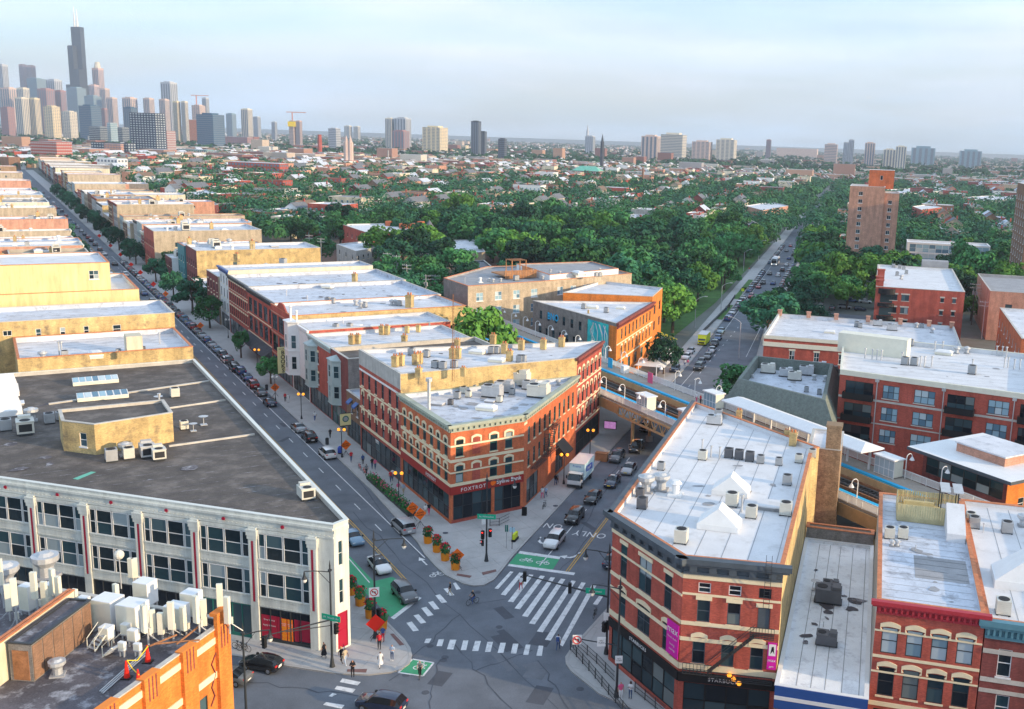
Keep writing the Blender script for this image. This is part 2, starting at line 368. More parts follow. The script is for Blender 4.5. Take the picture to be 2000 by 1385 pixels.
# ------------------------------------------------------------------ buildings
def wall(mb, p, q, z0, z1, ops, mi=0, depth=.2, o=(0, 0)):
 """wall quad from p to q (outside on the right of p->q) with openings (s0,s1,za,zb)"""
 p = Vector(p); q = Vector(q); L = (q - p).length; u = (q - p) / L; nn = Vector((u.y, -u.x))
 ss = sorted({0.0, L, *[k for a in ops for k in a[:2]]}); zz = sorted({z0, z1, *[k for a in ops for k in a[2:4]]})
 P = lambda s, z, d=0.0: (p.x + u.x * s - nn.x * d - o[0], p.y + u.y * s - nn.y * d - o[1], z)
 for i in range(len(ss) - 1):
  run = None
  for j in range(len(zz) - 1):
   cs, cz = (ss[i] + ss[i + 1]) / 2, (zz[j] + zz[j + 1]) / 2
   hole = any(a[0] < cs < a[1] and a[2] < cz < a[3] for a in ops)
   if not hole: run = (run[0], zz[j + 1]) if run else (zz[j], zz[j + 1])
   if hole or j == len(zz) - 2:
    if run: mb.quad(P(ss[i], run[0]), P(ss[i + 1], run[0]), P(ss[i + 1], run[1]), P(ss[i], run[1]), mi)
    run = None
 for a, b, c, d in [x[:4] for x in ops]:
  mb.quad(P(a, c), P(a, d), P(a, d, depth), P(a, c, depth), mi); mb.quad(P(b, d), P(b, c), P(b, c, depth), P(b, d, depth), mi)
  mb.quad(P(a, d), P(b, d), P(b, d, depth), P(a, d, depth), mi); mb.quad(P(b, c), P(a, c), P(a, c, depth), P(b, c, depth), mi)
DH = (1, 2, 'steel_dark', 'cream_stone', 'glass')
def bld(name, label, poly, h, wl='brick_red', roof='roof_white', fac=None, par=.5, cop='coping_stone', cat='building', z0=0.0, walls=None, thick=.3, group=None, ext=None):
 """a building on footprint poly; fac: {edge: [items]}; edges count along the given polygon"""
 fac = fac or {}; walls = walls or {}; n = len(poly); ccw = area(poly) > 0
 cx = sum(p[0] for p in poly) / n; cy = sum(p[1] for p in poly) / n
 root = thing(name, label, cat, (cx, cy, z0), 0, group); o = (cx, cy)
 mats = [wl] + sorted(set(walls.values()) - {wl}); mb = MB()
 for i in range(n):
  p, q = Vector(poly[i]), Vector(poly[(i + 1) % n])
  if not ccw: p, q = q, p
  L = (q - p).length; u = (q - p) / L; nn = Vector((u.y, -u.x)); ops = []; H = h - z0
  for it in fac.get(i, []):
   k = it[0]
   if k == 'W':                         # ('W', z, h, w, n, style, hood, a, b)
    _, z, hh, w, cnt, st, hood, a, b = (list(it) + [None] * 9)[:9]
    st = st or DH; a = a or 0.0; b = L if b is None else b
    if not ccw: a, b = L - b, L - a
    for j in range(cnt):
     s = a + (b - a) * (j + .5) / cnt; ops.append((s - w / 2, s + w / 2, z, z + hh))
     c = p + u * s; add_window(root, c, u, z + z0, w, hh, st, hood)
   elif k == 'S':                       # storefront ('S', z0, z1, a, b, n, frame, glass)
    _, za, zb, a, b, cnt, fm, gl = (list(it) + [None] * 9)[:8]
    a = a or .3; b = (L - .3) if b is None else b
    if not ccw: a, b = L - b, L - a
    ops.append((a, b, za, zb)); w = (b - a) / cnt
    for j in range(cnt):
     c = p + u * (a + w * (j + .5)); o2 = add_window(root, c, u, za + z0, w, zb - za, (1, 2, fm or 'steel_dark', None, gl or 'glass_dark')); o2.name = 'shop_window'
   elif k == 'B':                       # band ('B', za, zb, mat, proud, a, b, name)
    _, za, zb, mt, pr, a, b, nm = (list(it) + [None] * 9)[:8]
    a = -.0 if a is None else a; b = L if b is None else b
    if not ccw: a, b = L - b, L - a
    t = MB(); pr = pr or .06
    A = p + u * a + nn * pr; Bq = p + u * b + nn * pr; C = p + u * b - nn * .02; Dq = p + u * a - nn * .02
    t.prism([(A.x - cx, A.y - cy), (Bq.x - cx, Bq.y - cy), (C.x - cx, C.y - cy), (Dq.x - cx, Dq.y - cy)], za, zb)
    t.build(nm or 'stone_band', mt, root)
   elif k == 'C':                       # cornice ('C', za, zb, mat, proud, dentil spacing)
    _, za, zb, mt, pr, dn = (list(it) + [None] * 9)[:6]; t = MB(); e = pr
    def bar(z_a, z_b, d, a=-e, b=L + e):
     A = p + u * a + nn * d; Bq = p + u * b + nn * d; C = p + u * b - nn * .03; Dq = p + u * a - nn * .03
     t.prism([(k_.x - cx, k_.y - cy) for k_ in (A, Bq, C, Dq)], z_a, z_b)
    hh = zb - za; bar(zb - hh * .3, zb, pr); bar(zb - hh * .45, zb - hh * .3 - .003, pr * .75, -pr * .75, L + pr * .75); bar(za, za + hh * .18, pr * .35, 0, L); bar(za + hh * .18 + .003, zb - hh * .45 - .003, pr * .2, 0, L)
    if dn:
     for j in range(int(L / dn)):
      s = (j + .5) * L / int(L / dn); w = dn * .22
      A = p + u * (s - w) + nn * pr * .65; Bq = p + u * (s + w) + nn * pr * .65; C = p + u * (s + w); Dq = p + u * (s - w)
      t.prism([(k_.x - cx, k_.y - cy) for k_ in (A, Bq, C, Dq)], za + hh * .2, zb - hh * .47)
    t.build('cornice', mt, root)
  wall(mb, p, q, 0, H, ops, mats.index(walls.get(i, wl)), .2, o)
 ins = inset(poly, thick); pin = ins if ccw else ins[::-1]
 for a, b in zip(pin, pin[1:] + pin[:1]):
  mb.quad((b[0] - cx, b[1] - cy, H - par), (a[0] - cx, a[1] - cy, H - par), (a[0] - cx, a[1] - cy, H - .02), (b[0] - cx, b[1] - cy, H - .02), len(mats))
 mb.build("wall", mats + [roof if roof != "roof_dark" else "coping_stone"], root)
 r = MB(); r.poly([(x - cx, y - cy, H - par) for x, y in pin]); r.build('roof', roof, root)
 c = MB(); po = inset(poly, -.06) if ccw else inset(poly, -.06)[::-1]; pi_ = inset(poly, thick + .05); pi_ = pi_ if ccw else pi_[::-1]
 for k in range(n):
  a, b, d, e = po[k], po[(k + 1) % n], pi_[(k + 1) % n], pi_[k]
  A = [(x - cx, y - cy) for x, y in (a, b, d, e)]
  c.add([(x, y, H - .03) for x, y in A] + [(x, y, H + .07) for x, y in A], [(4, 5, 6, 7), (0, 1, 5, 4), (2, 3, 7, 6), (3, 2, 1, 0)])
 c.build('coping', cop, root)
 return root
def seams(root, poly, h, sp, d, mt='roof_grey', w=.07, off=.6):
 d = Vector(d).normalized(); p = Vector((-d.y, d.x)); L = root.location; ts = [Vector(q).dot(p) for q in poly]; t = min(ts) + sp * .6; m = MB(); P = inset(poly, off)
 while t < max(ts):
  xs = []
  for a, b in zip(P, P[1:] + P[:1]):
   A, B = Vector(a), Vector(b); u, v = A.dot(p) - t, B.dot(p) - t
   if (u < 0) != (v < 0): xs.append((A + (B - A) * (u / (u - v))).dot(d))
  xs.sort()
  for a, b in zip(xs[::2], xs[1::2]):
   c = [d * a + p * (t - w / 2), d * b + p * (t - w / 2), d * b + p * (t + w / 2), d * a + p * (t + w / 2)]; m.poly([(q.x - L.x, q.y - L.y, h - L.z) for q in c])
  t += sp * random.Random(int(t * 10)).uniform(.85, 1.15)
 m.build('roof_seams', mt, root)['kind'] = 'stuff'
def tar(root, poly, z, n, seed, mt='roof_grey', k=1.0):
 r = random.Random(seed); L = root.location; P = inset(poly, 1.5)
 for i in range(n):
  w = [r.random() ** 1.5 for _ in P]; s = sum(w); c = Vector((sum(a * p[0] for a, p in zip(w, P)) / s, sum(a * p[1] for a, p in zip(w, P)) / s)); m = MB(); R0 = r.uniform(.3, 1.1) * k; e = r.uniform(.4, 1.6); a0 = r.uniform(0, 3)
  pts = [(c.x - L.x + R0 * e * cos(a) * cos(a0) * q - R0 * sin(a) * sin(a0) * q, c.y - L.y + R0 * e * cos(a) * sin(a0) * q + R0 * sin(a) * cos(a0) * q) for a, q in [(2 * pi * j / 9, r.uniform(.6, 1.15)) for j in range(9)]]
  m.poly([(x, y, z - L.z + .004 * (i + 1)) for x, y in pts]); m.build('tar_patch', mt, root)
def edge(root, poly, i):
 p, q = Vector(poly[i]), Vector(poly[(i + 1) % len(poly)])
 if area(poly) < 0: p, q = q, p
 u = (q - p).normalized(); return p, u, Vector((u.y, -u.x)), (q - p).length
def part_at(root, name, me, x, y, z, rz=0.0):
 L = root.location; return ob(name, me, root, (x - L.x, y - L.y, z - L.z), rz)
def ordw(n):
 t = ['first', 'second', 'third', 'fourth', 'fifth', 'sixth', 'seventh', 'eighth', 'ninth', 'tenth', 'eleventh', 'twelfth', 'thirteenth', 'fourteenth', 'fifteenth', 'sixteenth', 'seventeenth', 'eighteenth', 'nineteenth']
 if n >= 100: return 'hundredth' if n == 100 else 'hundred-and-' + ordw(n - 100)
 if n <= 19: return t[n - 1]
 tens = {2: 'twent', 3: 'thirt', 4: 'fort', 5: 'fift', 6: 'sixt', 7: 'sevent', 8: 'eight', 9: 'ninet'}[n // 10 % 10]
 return tens + 'ieth' if n % 10 == 0 else tens + 'y-' + t[n % 10 - 1]
# ------------------------------------------------------------------ the ground, streets and pavements
def struct(name, mb, mats, label=None):
 o = mb.build(name, mats); o['kind'] = 'structure'
 if label: o['label'] = label
 return o
g = MB(); g.quad((-30000, -3000, -.06), (30000, -3000, -.06), (30000, 45000, -.06), (-30000, 45000, -.06)); struct('ground', g, 'ground_city', 'flat city ground running to the horizon')
def KL(s): return 4.5 - .027 * max(0, s - 110)
def KR(s): return KL(s) + (14.8 if s < 110 else 12.6 if s > 170 else 14.8 - 2.2 * (s - 110) / 60)
g = MB(); g.prism([D_(-62, -160), D_(-49.5, -160), D_(-49.5, 140), D_(-62, 140)], -.05, 0, bottom=False); struct('road', g, 'asphalt', 'asphalt of the wide cross street along the bottom')
g = MB(); g.prism([M_(-62, -18.4), M_(1700, -18.4), M_(1700, -4.6), M_(-30, -4.6)], -.05, .004, bottom=False); struct('road', g, 'asphalt', 'asphalt of the diagonal avenue running away to the left')
g = MB(); ss = [-50, 0, 60, 110, 170, 400, 900, 1150]
g.add([(*D_(s, KL(s)), .008) for s in ss] + [(*D_(s, KR(s)), .008) for s in ss], [(i, len(ss) + i, len(ss) + i + 1, i + 1) for i in range(len(ss) - 1)]); struct('road', g, 'asphalt', 'asphalt of the straight street running away on the right')
PZ = [at(*p).xy[:] for p in ((815, 1060), (830, 1085), (850, 1107), (870, 1125), (905, 1142), (925, 1146), (945, 1145), (965, 1134), (985, 1110), (1000, 1090))]
FZ = [at(*p).xy[:] for p in ((683, 1140), (735, 1195), (770, 1230), (790, 1250), (802, 1268), (805, 1282), (800, 1298), (785, 1309), (765, 1315), (720, 1320), (660, 1318), (560, 1303), (470, 1285))]
SZ = [at(*p).xy[:] for p in ((1190, 1185), (1140, 1240), (1115, 1268), (1104, 1285), (1105, 1298), (1115, 1313), (1130, 1325), (1170, 1357))]
g = MB(); ctr = [D_(-62, -20), PZ[3], PZ[4], PZ[7], PZ[8], D_(-15, 19), D_(-49.5, 24), D_(-66, 24), M_(-62, -5), M_(-50, -19), D_(-58, -22)]
hull = sorted(set(ctr))
def chull(P):
 P = sorted(P); f = lambda pts: [q for q in _h(pts)]
 def _h(pts):
  r = []
  for p in pts:
   while len(r) > 1 and (r[-1][0] - r[-2][0]) * (p[1] - r[-2][1]) - (r[-1][1] - r[-2][1]) * (p[0] - r[-2][0]) <= 0: r.pop()
   r.append(p)
  return r
 a = f(P); b = f(P[::-1]); return a[:-1] + b[:-1]
g.poly([(x, y, .012) for x, y in chull(ctr)]); struct('road', g, 'asphalt', 'open asphalt of the six-way crossing')
# pavements: a base slab, kerb ring and separate concrete flags
WALK = {}
def clip(poly, cell):
 out = poly
 for i in range(len(cell)):
  a, b = cell[i], cell[(i + 1) % len(cell)]; inp = out; out = []
  if not inp: break
  sd = lambda p: (b[0] - a[0]) * (p[1] - a[1]) - (b[1] - a[1]) * (p[0] - a[0])
  for j in range(len(inp)):
   p, q = inp[j - 1], inp[j]; dp, dq = sd(p), sd(q)
   if (dp >= 0) != (dq >= 0): t = dp / (dp - dq); out.append((p[0] + (q[0] - p[0]) * t, p[1] + (q[1] - p[1]) * t))
   if dq >= 0: out.append(q)
 return out
def pavement(poly, label, fr, rng, step, flags=True):
 if area(poly) < 0: poly = poly[::-1]
 b = MB(); b.prism(poly, -.04, .115, 0, bottom=False)
 root = struct('pavement', b, 'concrete', label)
 k = MB(); ins = inset(poly, .32)
 n = len(poly)
 for i in range(n):
  a, c, d, e = poly[i], poly[(i + 1) % n], ins[(i + 1) % n], ins[i]
  k.add([(x, y, .05) for x, y in (a, c, d, e)] + [(x, y, .15) for x, y in (a, c, d, e)], [(4, 5, 6, 7), (0, 1, 5, 4), (2, 3, 7, 6)])
 k.build('kerb', 'kerb', root)
 if flags:
  body = inset(poly, .36); s0, s1, t0, t1 = rng; i = s0; gap = .02
  while i < s1:
   j = t0
   while j < t1:
    c = [fr(i + gap, j + gap), fr(i + step - gap, j + gap), fr(i + step - gap, j + step - gap), fr(i + gap, j + step - gap)]
    if area(c) < 0: c = c[::-1]
    r = clip(body, c)
    if len(r) > 2 and abs(area(r)) > .3: m = MB(); m.prism(r, .1, .14, bottom=False); m.build('paving_slab', 'concrete', root)
    j += step
   i += step
 return root
pavement([M_(1150, -4.6), M_(60, -4.8), M_(18, -5.1)] + PZ + [D_(0, 4.6), D_(70, 4.5), D_(70, -5), M_(38, 20), M_(38, 3), M_(1150, 3)], 'pale concrete pavement and corner plaza in front of the brick corner building', M_, (-24, 60, -6, 24), 3.0)
pavement([M_(1150, -18.4), M_(1, -18.4)] + FZ + [D_(-49.6, -60), D_(-49.6, -150), D_(-44, -150), M_(-22, -24), M_(0, -24), M_(1150, -24)], 'concrete pavement around the white corner building', D_, (-52, -10, -60, 12), 3.0)
pavement([D_(70, 19.3), D_(-20, 19.3)] + SZ + [D_(-49.6, 34), D_(-49.6, 140), D_(-45.4, 140), D_(-45.4, 36), D_(-20, 22.5), D_(70, 22.5)], 'concrete pavement below the brick corner building on the right', D_, (-56, 4, 17, 60), 3.0)
s_ = [70, 110, 170, 400, 700]
pavement([D_(s, KL(s) - .1) for s in s_] + [D_(s, KL(s) - 5.0) for s in s_[::-1]], 'long pavement beside the park along the straight street', D_, (0, 0, 0, 0), 3, False)
pavement([D_(s, KR(s) + .1) for s in s_] + [D_(s, KR(s) + 4.5) for s in s_[::-1]], 'long pavement on the far side of the straight street', D_, (0, 0, 0, 0), 3, False)
pavement([D_(-62.1, -150), D_(-62.1, 140), D_(-66, 140), D_(-66, -150)], 'pavement on the near side of the cross street', D_, (0, 0, 0, 0), 3, False)
# painted markings: each a thin sheet above the asphalt
def mark(name, pts, matn='road_white', z=.02, label=None):
 z += .012; m = MB(); m.poly([(x, y, z) for x, y in (pts if area(pts) > 0 else pts[::-1])]); o = m.build(name, matn); o['kind'] = 'structure'
 if label: o['label'] = label
 return o
def quadpx(pts): return [at(*p).xy[:] for p in pts]
def line(fr, s0, s1, t, w=.14, matn='road_white', z=.02): return mark('lane_line', [fr(s0, t - w / 2), fr(s1, t - w / 2), fr(s1, t + w / 2), fr(s0, t + w / 2)], matn, z)
line(M_, -9, 330, -7.2); 
for k in range(40): line(M_, 2 + k * 9, 4.6 + k * 9, -9.0)
for t in (-11.5, -11.8): line(M_, -14.5, 60, t, .11, 'road_yellow'); line(M_, 70, 400, t, .11, 'road_yellow')
line(M_, -13, 400, -15.6)
for t in (12.2, 12.5): line(D_, -18.6, 75, t, .12, 'road_yellow')
line(D_, -18, 3, 8.6)
for k in range(24): line(D_, 6 + k * 7, 8 + k * 7, 8.6)
for a, b in ((76, 110), (111, 400)): mark('lane_line', [D_(a, KL(a) + 2.3), D_(b, KL(b) + 2.3), D_(b, KL(b) + 2.42), D_(a, KL(a) + 2.42)])
for a, b in ((120, 400),): mark('lane_line', [D_(a, KR(a) - 2.3), D_(b, KR(b) - 2.3), D_(b, KR(b) - 2.42), D_(a, KR(a) - 2.42)])
for t in (-55.9, -55.6): mark('lane_line', [D_(t, -150), D_(t, -24), D_(t + .12, -24), D_(t + .12, -150)], 'road_yellow', .016)
# zebra bars of the three crossings
Z8 = lambda x, y: (640 + x / 3.333, 980 + y / 3.333)
def zebra(bars, label):
 for b in bars: mark('crossing_bar', quadpx([Z8(*p) for p in b]), 'road_white', .022, label)
zebra([((1188, 455), (1210, 458), (1110, 570), (1086, 566)), ((1248, 462), (1276, 466), (1158, 612), (1126, 606)), ((1312, 474), (1340, 478), (1208, 656), (1172, 652)), ((1384, 482), (1414, 486), (1252, 702), (1216, 696)), ((1452, 492), (1480, 496), (1302, 752), (1264, 746)),
       ((1518, 502), (1548, 506), (1348, 800), (1310, 794)), ((1588, 514), (1616, 518), (1400, 852), (1362, 846)), ((1652, 526), (1680, 530), (1452, 906), (1414, 900)), ((1720, 540), (1750, 546), (1530, 944), (1506, 930)), ((1770, 610), (1796, 614), (1756, 674), (1726, 668))], 'long white bar of the wide crossing on the straight street')
zebra([((816, 532), (834, 528), (866, 570), (838, 576)), ((754, 568), (782, 564), (826, 610), (796, 614)), ((700, 612), (732, 604), (778, 656), (742, 662)), ((654, 656), (686, 648), (728, 700), (694, 704)), ((608, 694), (642, 686), (690, 740), (652, 748)), ((558, 742), (592, 734), (642, 788), (606, 796)), ((512, 790), (548, 782), (594, 840), (556, 846))], 'short white bar of the crossing on the diagonal avenue')
zebra([((640, 894), (676, 892), (660, 922), (628, 922)), ((722, 898), (758, 896), (744, 942), (708, 942)), ((796, 900), (838, 900), (818, 964), (776, 962)), ((882, 904), (916, 904), (902, 968), (866, 968)), ((960, 908), (998, 908), (980, 974), (940, 974)), ((1040, 914), (1076, 914), (1060, 980), (1024, 980)), ((1124, 920), (1160, 920), (1144, 986), (1106, 986)), ((1206, 926), (1242, 926), (1228, 990), (1192, 990)), ((1290, 932), (1320, 932), (1306, 1000), (1272, 998)), ((1374, 938), (1404, 940), (1394, 1006), (1358, 1004))], 'worn white bar of the crossing over the middle of the junction')
zebra([((96, 1152), (216, 1176), (194, 1198), (78, 1176)), ((60, 1200), (182, 1222), (162, 1246), (44, 1222)), ((30, 1248), (60, 1254), (28, 1272), (6, 1268)), ((-10, 1306), (110, 1326), (90, 1350), (-30, 1324))], 'white bar of the crossing at the bottom left')
mark('bike_box', quadpx([Z8(1236, 336), Z8(1510, 374), Z8(1464, 444), Z8(1178, 408)]), 'road_green', .018, 'green painted bicycle box before the wide crossing')
mark('stop_line', quadpx([Z8(1252, 322), Z8(1516, 360), Z8(1508, 376), Z8(1240, 338)]), z=.021); mark('stop_line', quadpx([Z8(1180, 406), Z8(1612, 464), Z8(1602, 480), Z8(1172, 420)]), z=.021)
mark('bike_lane', quadpx([Z8(40, 230), Z8(90, 300), Z8(300, 520), Z8(420, 490), Z8(480, 520), Z8(570, 620), Z8(600, 640), Z8(412, 752), Z8(250, 600), Z8(120, 440)]), 'road_green', .018, 'green painted bicycle lane beside the white corner building')
mark('stop_line', quadpx([Z8(590, 618), Z8(612, 628), Z8(432, 768), Z8(410, 756)]), z=.021)
mark('bike_box', quadpx([(806, 1288), (847, 1295), (826, 1321), (778, 1314)]), 'road_green', .018, 'small green turn box in the middle of the junction')
for a, b in (((806, 1288), (847, 1295)), ((847, 1295), (826, 1321)), ((826, 1321), (778, 1314)), ((778, 1314), (806, 1288))):
 A, B = at(*a).xy, at(*b).xy; d = (B - A).normalized() * .0; q = Vector((-(B - A).y, (B - A).x)).normalized() * .1
 mark('bike_box_edge', [(A + q)[:], (B + q)[:], (B - q)[:], (A - q)[:]], z=.022)
def arrow(c, d, s=1.0, label=None):
 c = Vector(c); d = Vector(d).normalized(); p = Vector((d.y, -d.x)); f = lambda a, b: (c + d * a * s + p * b * s)[:]
 mark('road_arrow', [f(-1.5, -.12), f(-1.5, .12), f(.3, .12), f(.3, .5), f(1.5, 0), f(.3, -.5), f(.3, -.12)], z=.023, label=label)
def turn(c, d, sd, label):
 c = Vector(c); d = Vector(d).normalized(); p = Vector((d.y, -d.x)) * sd; f = lambda a, b: (c + d * a + p * b)[:]
 mark('road_arrow', [f(-1.4, -.6), f(-1.4, -.3), f(.2, -.3), f(.75, .2), f(.75, .8), f(1.15, .8), f(.55, 1.7), f(-.05, .8), f(.4, .8), f(.4, .4), f(0, 0), f(-.1, 0), f(-.1, -.6)][:12], z=.023, label=label)
arrow(at(*Z8(620, 388)).xy, M_.d, .9, 'white straight arrow beside the bicycle symbol')
turn(at(*Z8(1600, 356)).xy, -D_.d, 1, 'white turn arrow beside the yellow centre line'); turn(at(*Z8(1385, 258)).xy, -D_.d, -1, 'faded white turn arrow in front of the white car')
def bike_mark(c, d, label, s=1.0):
 c = Vector(c); d = Vector(d).normalized(); p = Vector((d.y, -d.x)); m = MB(); f = lambda a, b: (*(c + p * a * s + d * b * s), .04)
 for k in (-.5, .5):
  R = [(f(k + .38 * cos(i * pi / 6), .38 * sin(i * pi / 6)), f(k + .27 * cos(i * pi / 6), .27 * sin(i * pi / 6))) for i in range(13)]
  for i in range(12): m.quad(R[i][0], R[i + 1][0], R[i + 1][1], R[i][1])
 for a, b in (((-.5, 0), (-.2, .6)), ((-.2, .6), (.35, .55)), ((-.2, .55), (0, 0)), ((0, 0), (.35, .55)), ((.5, 0), (.3, .8)), ((.3, .8), (.5, .8)), ((-.35, .7), (-.05, .7))):
  A, B = Vector(a), Vector(b); q = Vector((-(B - A).y, (B - A).x)).normalized() * .05
  m.quad(f(*(A + q)), f(*(A - q)), f(*(B - q)), f(*(B + q)))
 o = m.build('bicycle_symbol', 'road_white'); tag(o, label, None, None, 'structure')
bike_mark(at(*Z8(712, 478)).xy, M_.d, 'white bicycle symbol in the lane by the plaza', 1.1)
bike_mark(at(*Z8(1292, 385)).xy, D_.d, 'white bicycle symbol on the left of the green box'); bike_mark(at(*Z8(1400, 400)).xy, D_.d, 'white bicycle symbol on the right of the green box')
bike_mark(at(818, 1300).xy, D_.p, 'white bicycle symbol in the small turn box')
for w, uv in (('ONLY', (1152, 1044)), ('ONLY', (1068, 1026))):
 c = at(*uv); o = text(w, 'road_lettering', None, (c.x, c.y, .04), 2.3, 'road_white', 0, 0, 0.0, spacing=1.05); o.rotation_euler = (0, 0, rzof(-D_.p)); o.scale = (.72, 1.1, 1); tag(o, 'white ONLY lettering on the asphalt ' + ('by the yellow line' if uv[0] > 1100 else 'in the kerb lane'), None, None, 'structure')
for i, uv in enumerate(((975, 1225), (1055, 1239), (840, 1262), (869, 1284), (866, 1290), (831, 1353), (793, 1319), (933, 1157), (1133, 1346), (870, 1043), (1206, 1280), (1085, 990))):
 m = MB(); c = at(*uv); m.cyl(0, 0, 0, .01, .38, 14); m.build('manhole_cover', 'asphalt_dark', None, (c.x, c.y, .145 if i in (9, 11) else .018))['kind'] = 'structure'
for i, q in enumerate((((844, 475), (940, 490), (925, 504), (838, 488)), ((1002, 468), (1094, 448), (1100, 462), (1010, 486)), ((406, 870), (430, 868), (500, 940), (470, 946)), ((128, 1100), (258, 1098), (250, 1122), (126, 1116)))):
 mark('tactile_panel', quadpx([Z8(*p) for p in q]), 'paver_brick', .155)
sr = random.Random(4); SZ_ = [.022]
def seam(pts, w=.07):
 m = MB(); P = [Vector(p) for p in pts]; SZ_[0] += .0006; z = SZ_[0]
 for a, b in zip(P, P[1:]):
  q = Vector((-(b - a).y, (b - a).x)).normalized() * w * sr.uniform(.5, 1.2); m.poly([(*(a + q), z), (*(a - q), z), (*(b - q), z), (*(b + q), z)])
 struct('tar_seam', m, 'asphalt_dark')
def wig(a, b, n=9, k=.35): A, B = Vector(a), Vector(b); return [(A + (B - A) * i / n + Vector((sr.uniform(-k, k), sr.uniform(-k, k))) * (0 < i < n))[:] for i in range(n + 1)]
for a, b in (((690, 1000), (850, 1160)), ((850, 1160), (1090, 1385)), ((880, 1250), (1000, 1385)), ((930, 1180), (1180, 1140)), ((760, 1330), (900, 1200)), ((1010, 1130), (1180, 960)), ((1090, 1120), (1185, 1000)), ((560, 900), (690, 1020)), ((470, 1330), (700, 1360)), ((840, 1385), (860, 1290)), ((1050, 1290), (1110, 1385)), ((930, 1310), (1040, 1270)), ((830, 1100), (690, 930)), ((1130, 1050), (1210, 900))): seam(wig(at(*a).xy, at(*b).xy))
for i in range(16):
 c = at(sr.uniform(840, 1080), sr.uniform(1190, 1380)).xy if i < 9 else Vector(M_(sr.uniform(-8, 60), sr.uniform(-16, -6))) if i < 13 else Vector(D_(sr.uniform(-15, 25), sr.uniform(6, 18))); d, p = (D_.d, D_.p) if i % 2 else (M_.d, M_.p); a, b = sr.uniform(.5, 2.2), sr.uniform(.4, 1.1); m = MB(); q = [c + d * a + p * b, c + d * a - p * b, c - d * a - p * b, c - d * a + p * b]; q = [k[:] for k in q]; m.poly([(x, y, .0125 + .0005 * i) for x, y in (q if area(q) > 0 else q[::-1])]); struct('asphalt_patch', m, 'asphalt_dark' if i % 3 else 'asphalt_pale')
# ------------------------------------------------------------------ buildings near the junction
def R(fr, s0, s1, t0, t1): return [fr(s0, t0), fr(s1, t0), fr(s1, t1), fr(s0, t1)]
CS = 'cream_stone'
GREEN = (1, 2, 'shutter_green', CS, 'glass'); DARK = (1, 2, 'steel_dark', CS, 'glass_dark'); WHITE = (1, 2, 'white_paint', 'white_paint', 'glass')
ARCH = ('arch', CS); SEG = ('seg', CS); FLAT = ('flat', CS)
# -- brick corner building with the chamfered front
PA = [M_(0, 0), D_(0, 0), D_(25.7, 0), M_(19, 0)]
def bands(*zz, m=CS, p=.07): return [('B', a, b, m, p) for a, b in zz]
fa = bands((5.35, 5.75), (8.75, 9.15), (10.9, 11.15), (7.2, 7.4))
FOX = bld('corner_building', 'three-storey red brick corner building with a chamfered front and green cornice', PA, 14, 'brick_rust', 'roof_silver', {
 0: [('W', 9.5, 2.3, 1.15, 1, GREEN, ARCH, .7, 2.0), ('W', 9.5, 2.3, 1.15, 2, GREEN, ARCH, 5.4, 10.2), ('W', 5.8, 2.35, 1.15, 1, GREEN, ARCH, .7, 2.0), ('W', 5.8, 2.35, 1.15, 2, GREEN, ARCH, 5.4, 10.2),
  ('S', .55, 4.15, .4, 6.3, 4, None, 'glass_dark'), ('S', .2, 4.15, 6.8, 11.0, 3, None, 'glass_dark'), ('B', 4.2, 5.3, 'red_band', .12, None, None, 'sign_band'), ('C', 13.0, 14.1, 'verdigris', .55, .8)] + fa,
 1: [('W', 9.4, 2.3, .95, 10, (1, 2, 'shutter_green', CS, 'glass_dark'), None, 1, 25), ('W', 5.8, 2.3, .95, 10, (1, 2, 'shutter_green', CS, 'glass_dark'), None, 1, 25), ('S', .3, 4.0, 1.5, 6.5, 3), ('S', .6, 3.4, 15, 19, 3), ('C', 13.0, 14.1, 'verdigris', .55, .8), ('B', 13.0 - .6, 12.75, CS, .07, 0, 1.2)],
 3: [('W', 9.4, 2.4, 1.15, 7, GREEN, ARCH, .3, 18.7), ('W', 5.8, 2.4, 1.15, 7, GREEN, ARCH, .3, 18.7), ('S', .5, 4.1, .6, 18.4, 9), ('B', 4.2, 5.3, 'red_band', .12, None, None, 'sign_band'), ('C', 13.0, 14.1, 'verdigris', .55, .8)] + fa}, par=.7, cop='verdigris')
p, u, n, L = edge(FOX, PA, 0)
blank = MB(); blank.box(-.6, .6, -.03, .02, 0, 2.3)
for z in (9.5, 5.8):
 c = p + u * 3.9; o = part_at(FOX, 'blind_window', blank.mesh('blind_window', 'brick_red'), c.x, c.y, z, rzof(u)); ob('hood', hood_mesh(1.15, 2.3, ARCH), o)
def lettering(root, s, p, u, n, dist, z, size, m='white_paint', proud=.16, spacing=1.0, nm='lettering', bold=0):
 c = p + u * dist + n * proud; L = root.location
 o = text(s, nm, root, (c.x - L.x, c.y - L.y, z - L.z), size, m, rzof(u), spacing=spacing, bold=bold); return o
lettering(FOX, 'FOXTROT', p, u, n, 3.4, 4.72, .72, spacing=1.25)
lettering(FOX, 'Byline Bank', p, u, n, 9.0, 4.9, .85, bold=.012)
lg = MB(); lg.cyl(0, 0, 0, .1, .42, 12); c = p + u * 6.5 + n * .14; o = part_at(FOX, 'logo_disc', lg.mesh('logo_disc', 'orange_sign'), c.x, c.y, 4.9, rzof(u)); o.rotation_euler = (pi / 2, 0, rzof(u))
p3, u3, n3, L3 = edge(FOX, PA, 3); lettering(FOX, 'FOXTROT', p3, u3, n3, 12.2, 4.75, .72, spacing=1.2)
PL = MB(); PL.obox((0, 0), (1, 0), 11.2, .5, 0, .5); part_at(FOX, 'plinth', PL.mesh('plinth', 'brick_red'), (p + u * 5.7 - n * .2).x, (p + u * 5.7 - n * .2).y, .05, rzof(u))
pd, ud, nd, Ld = edge(FOX, PA, 1)
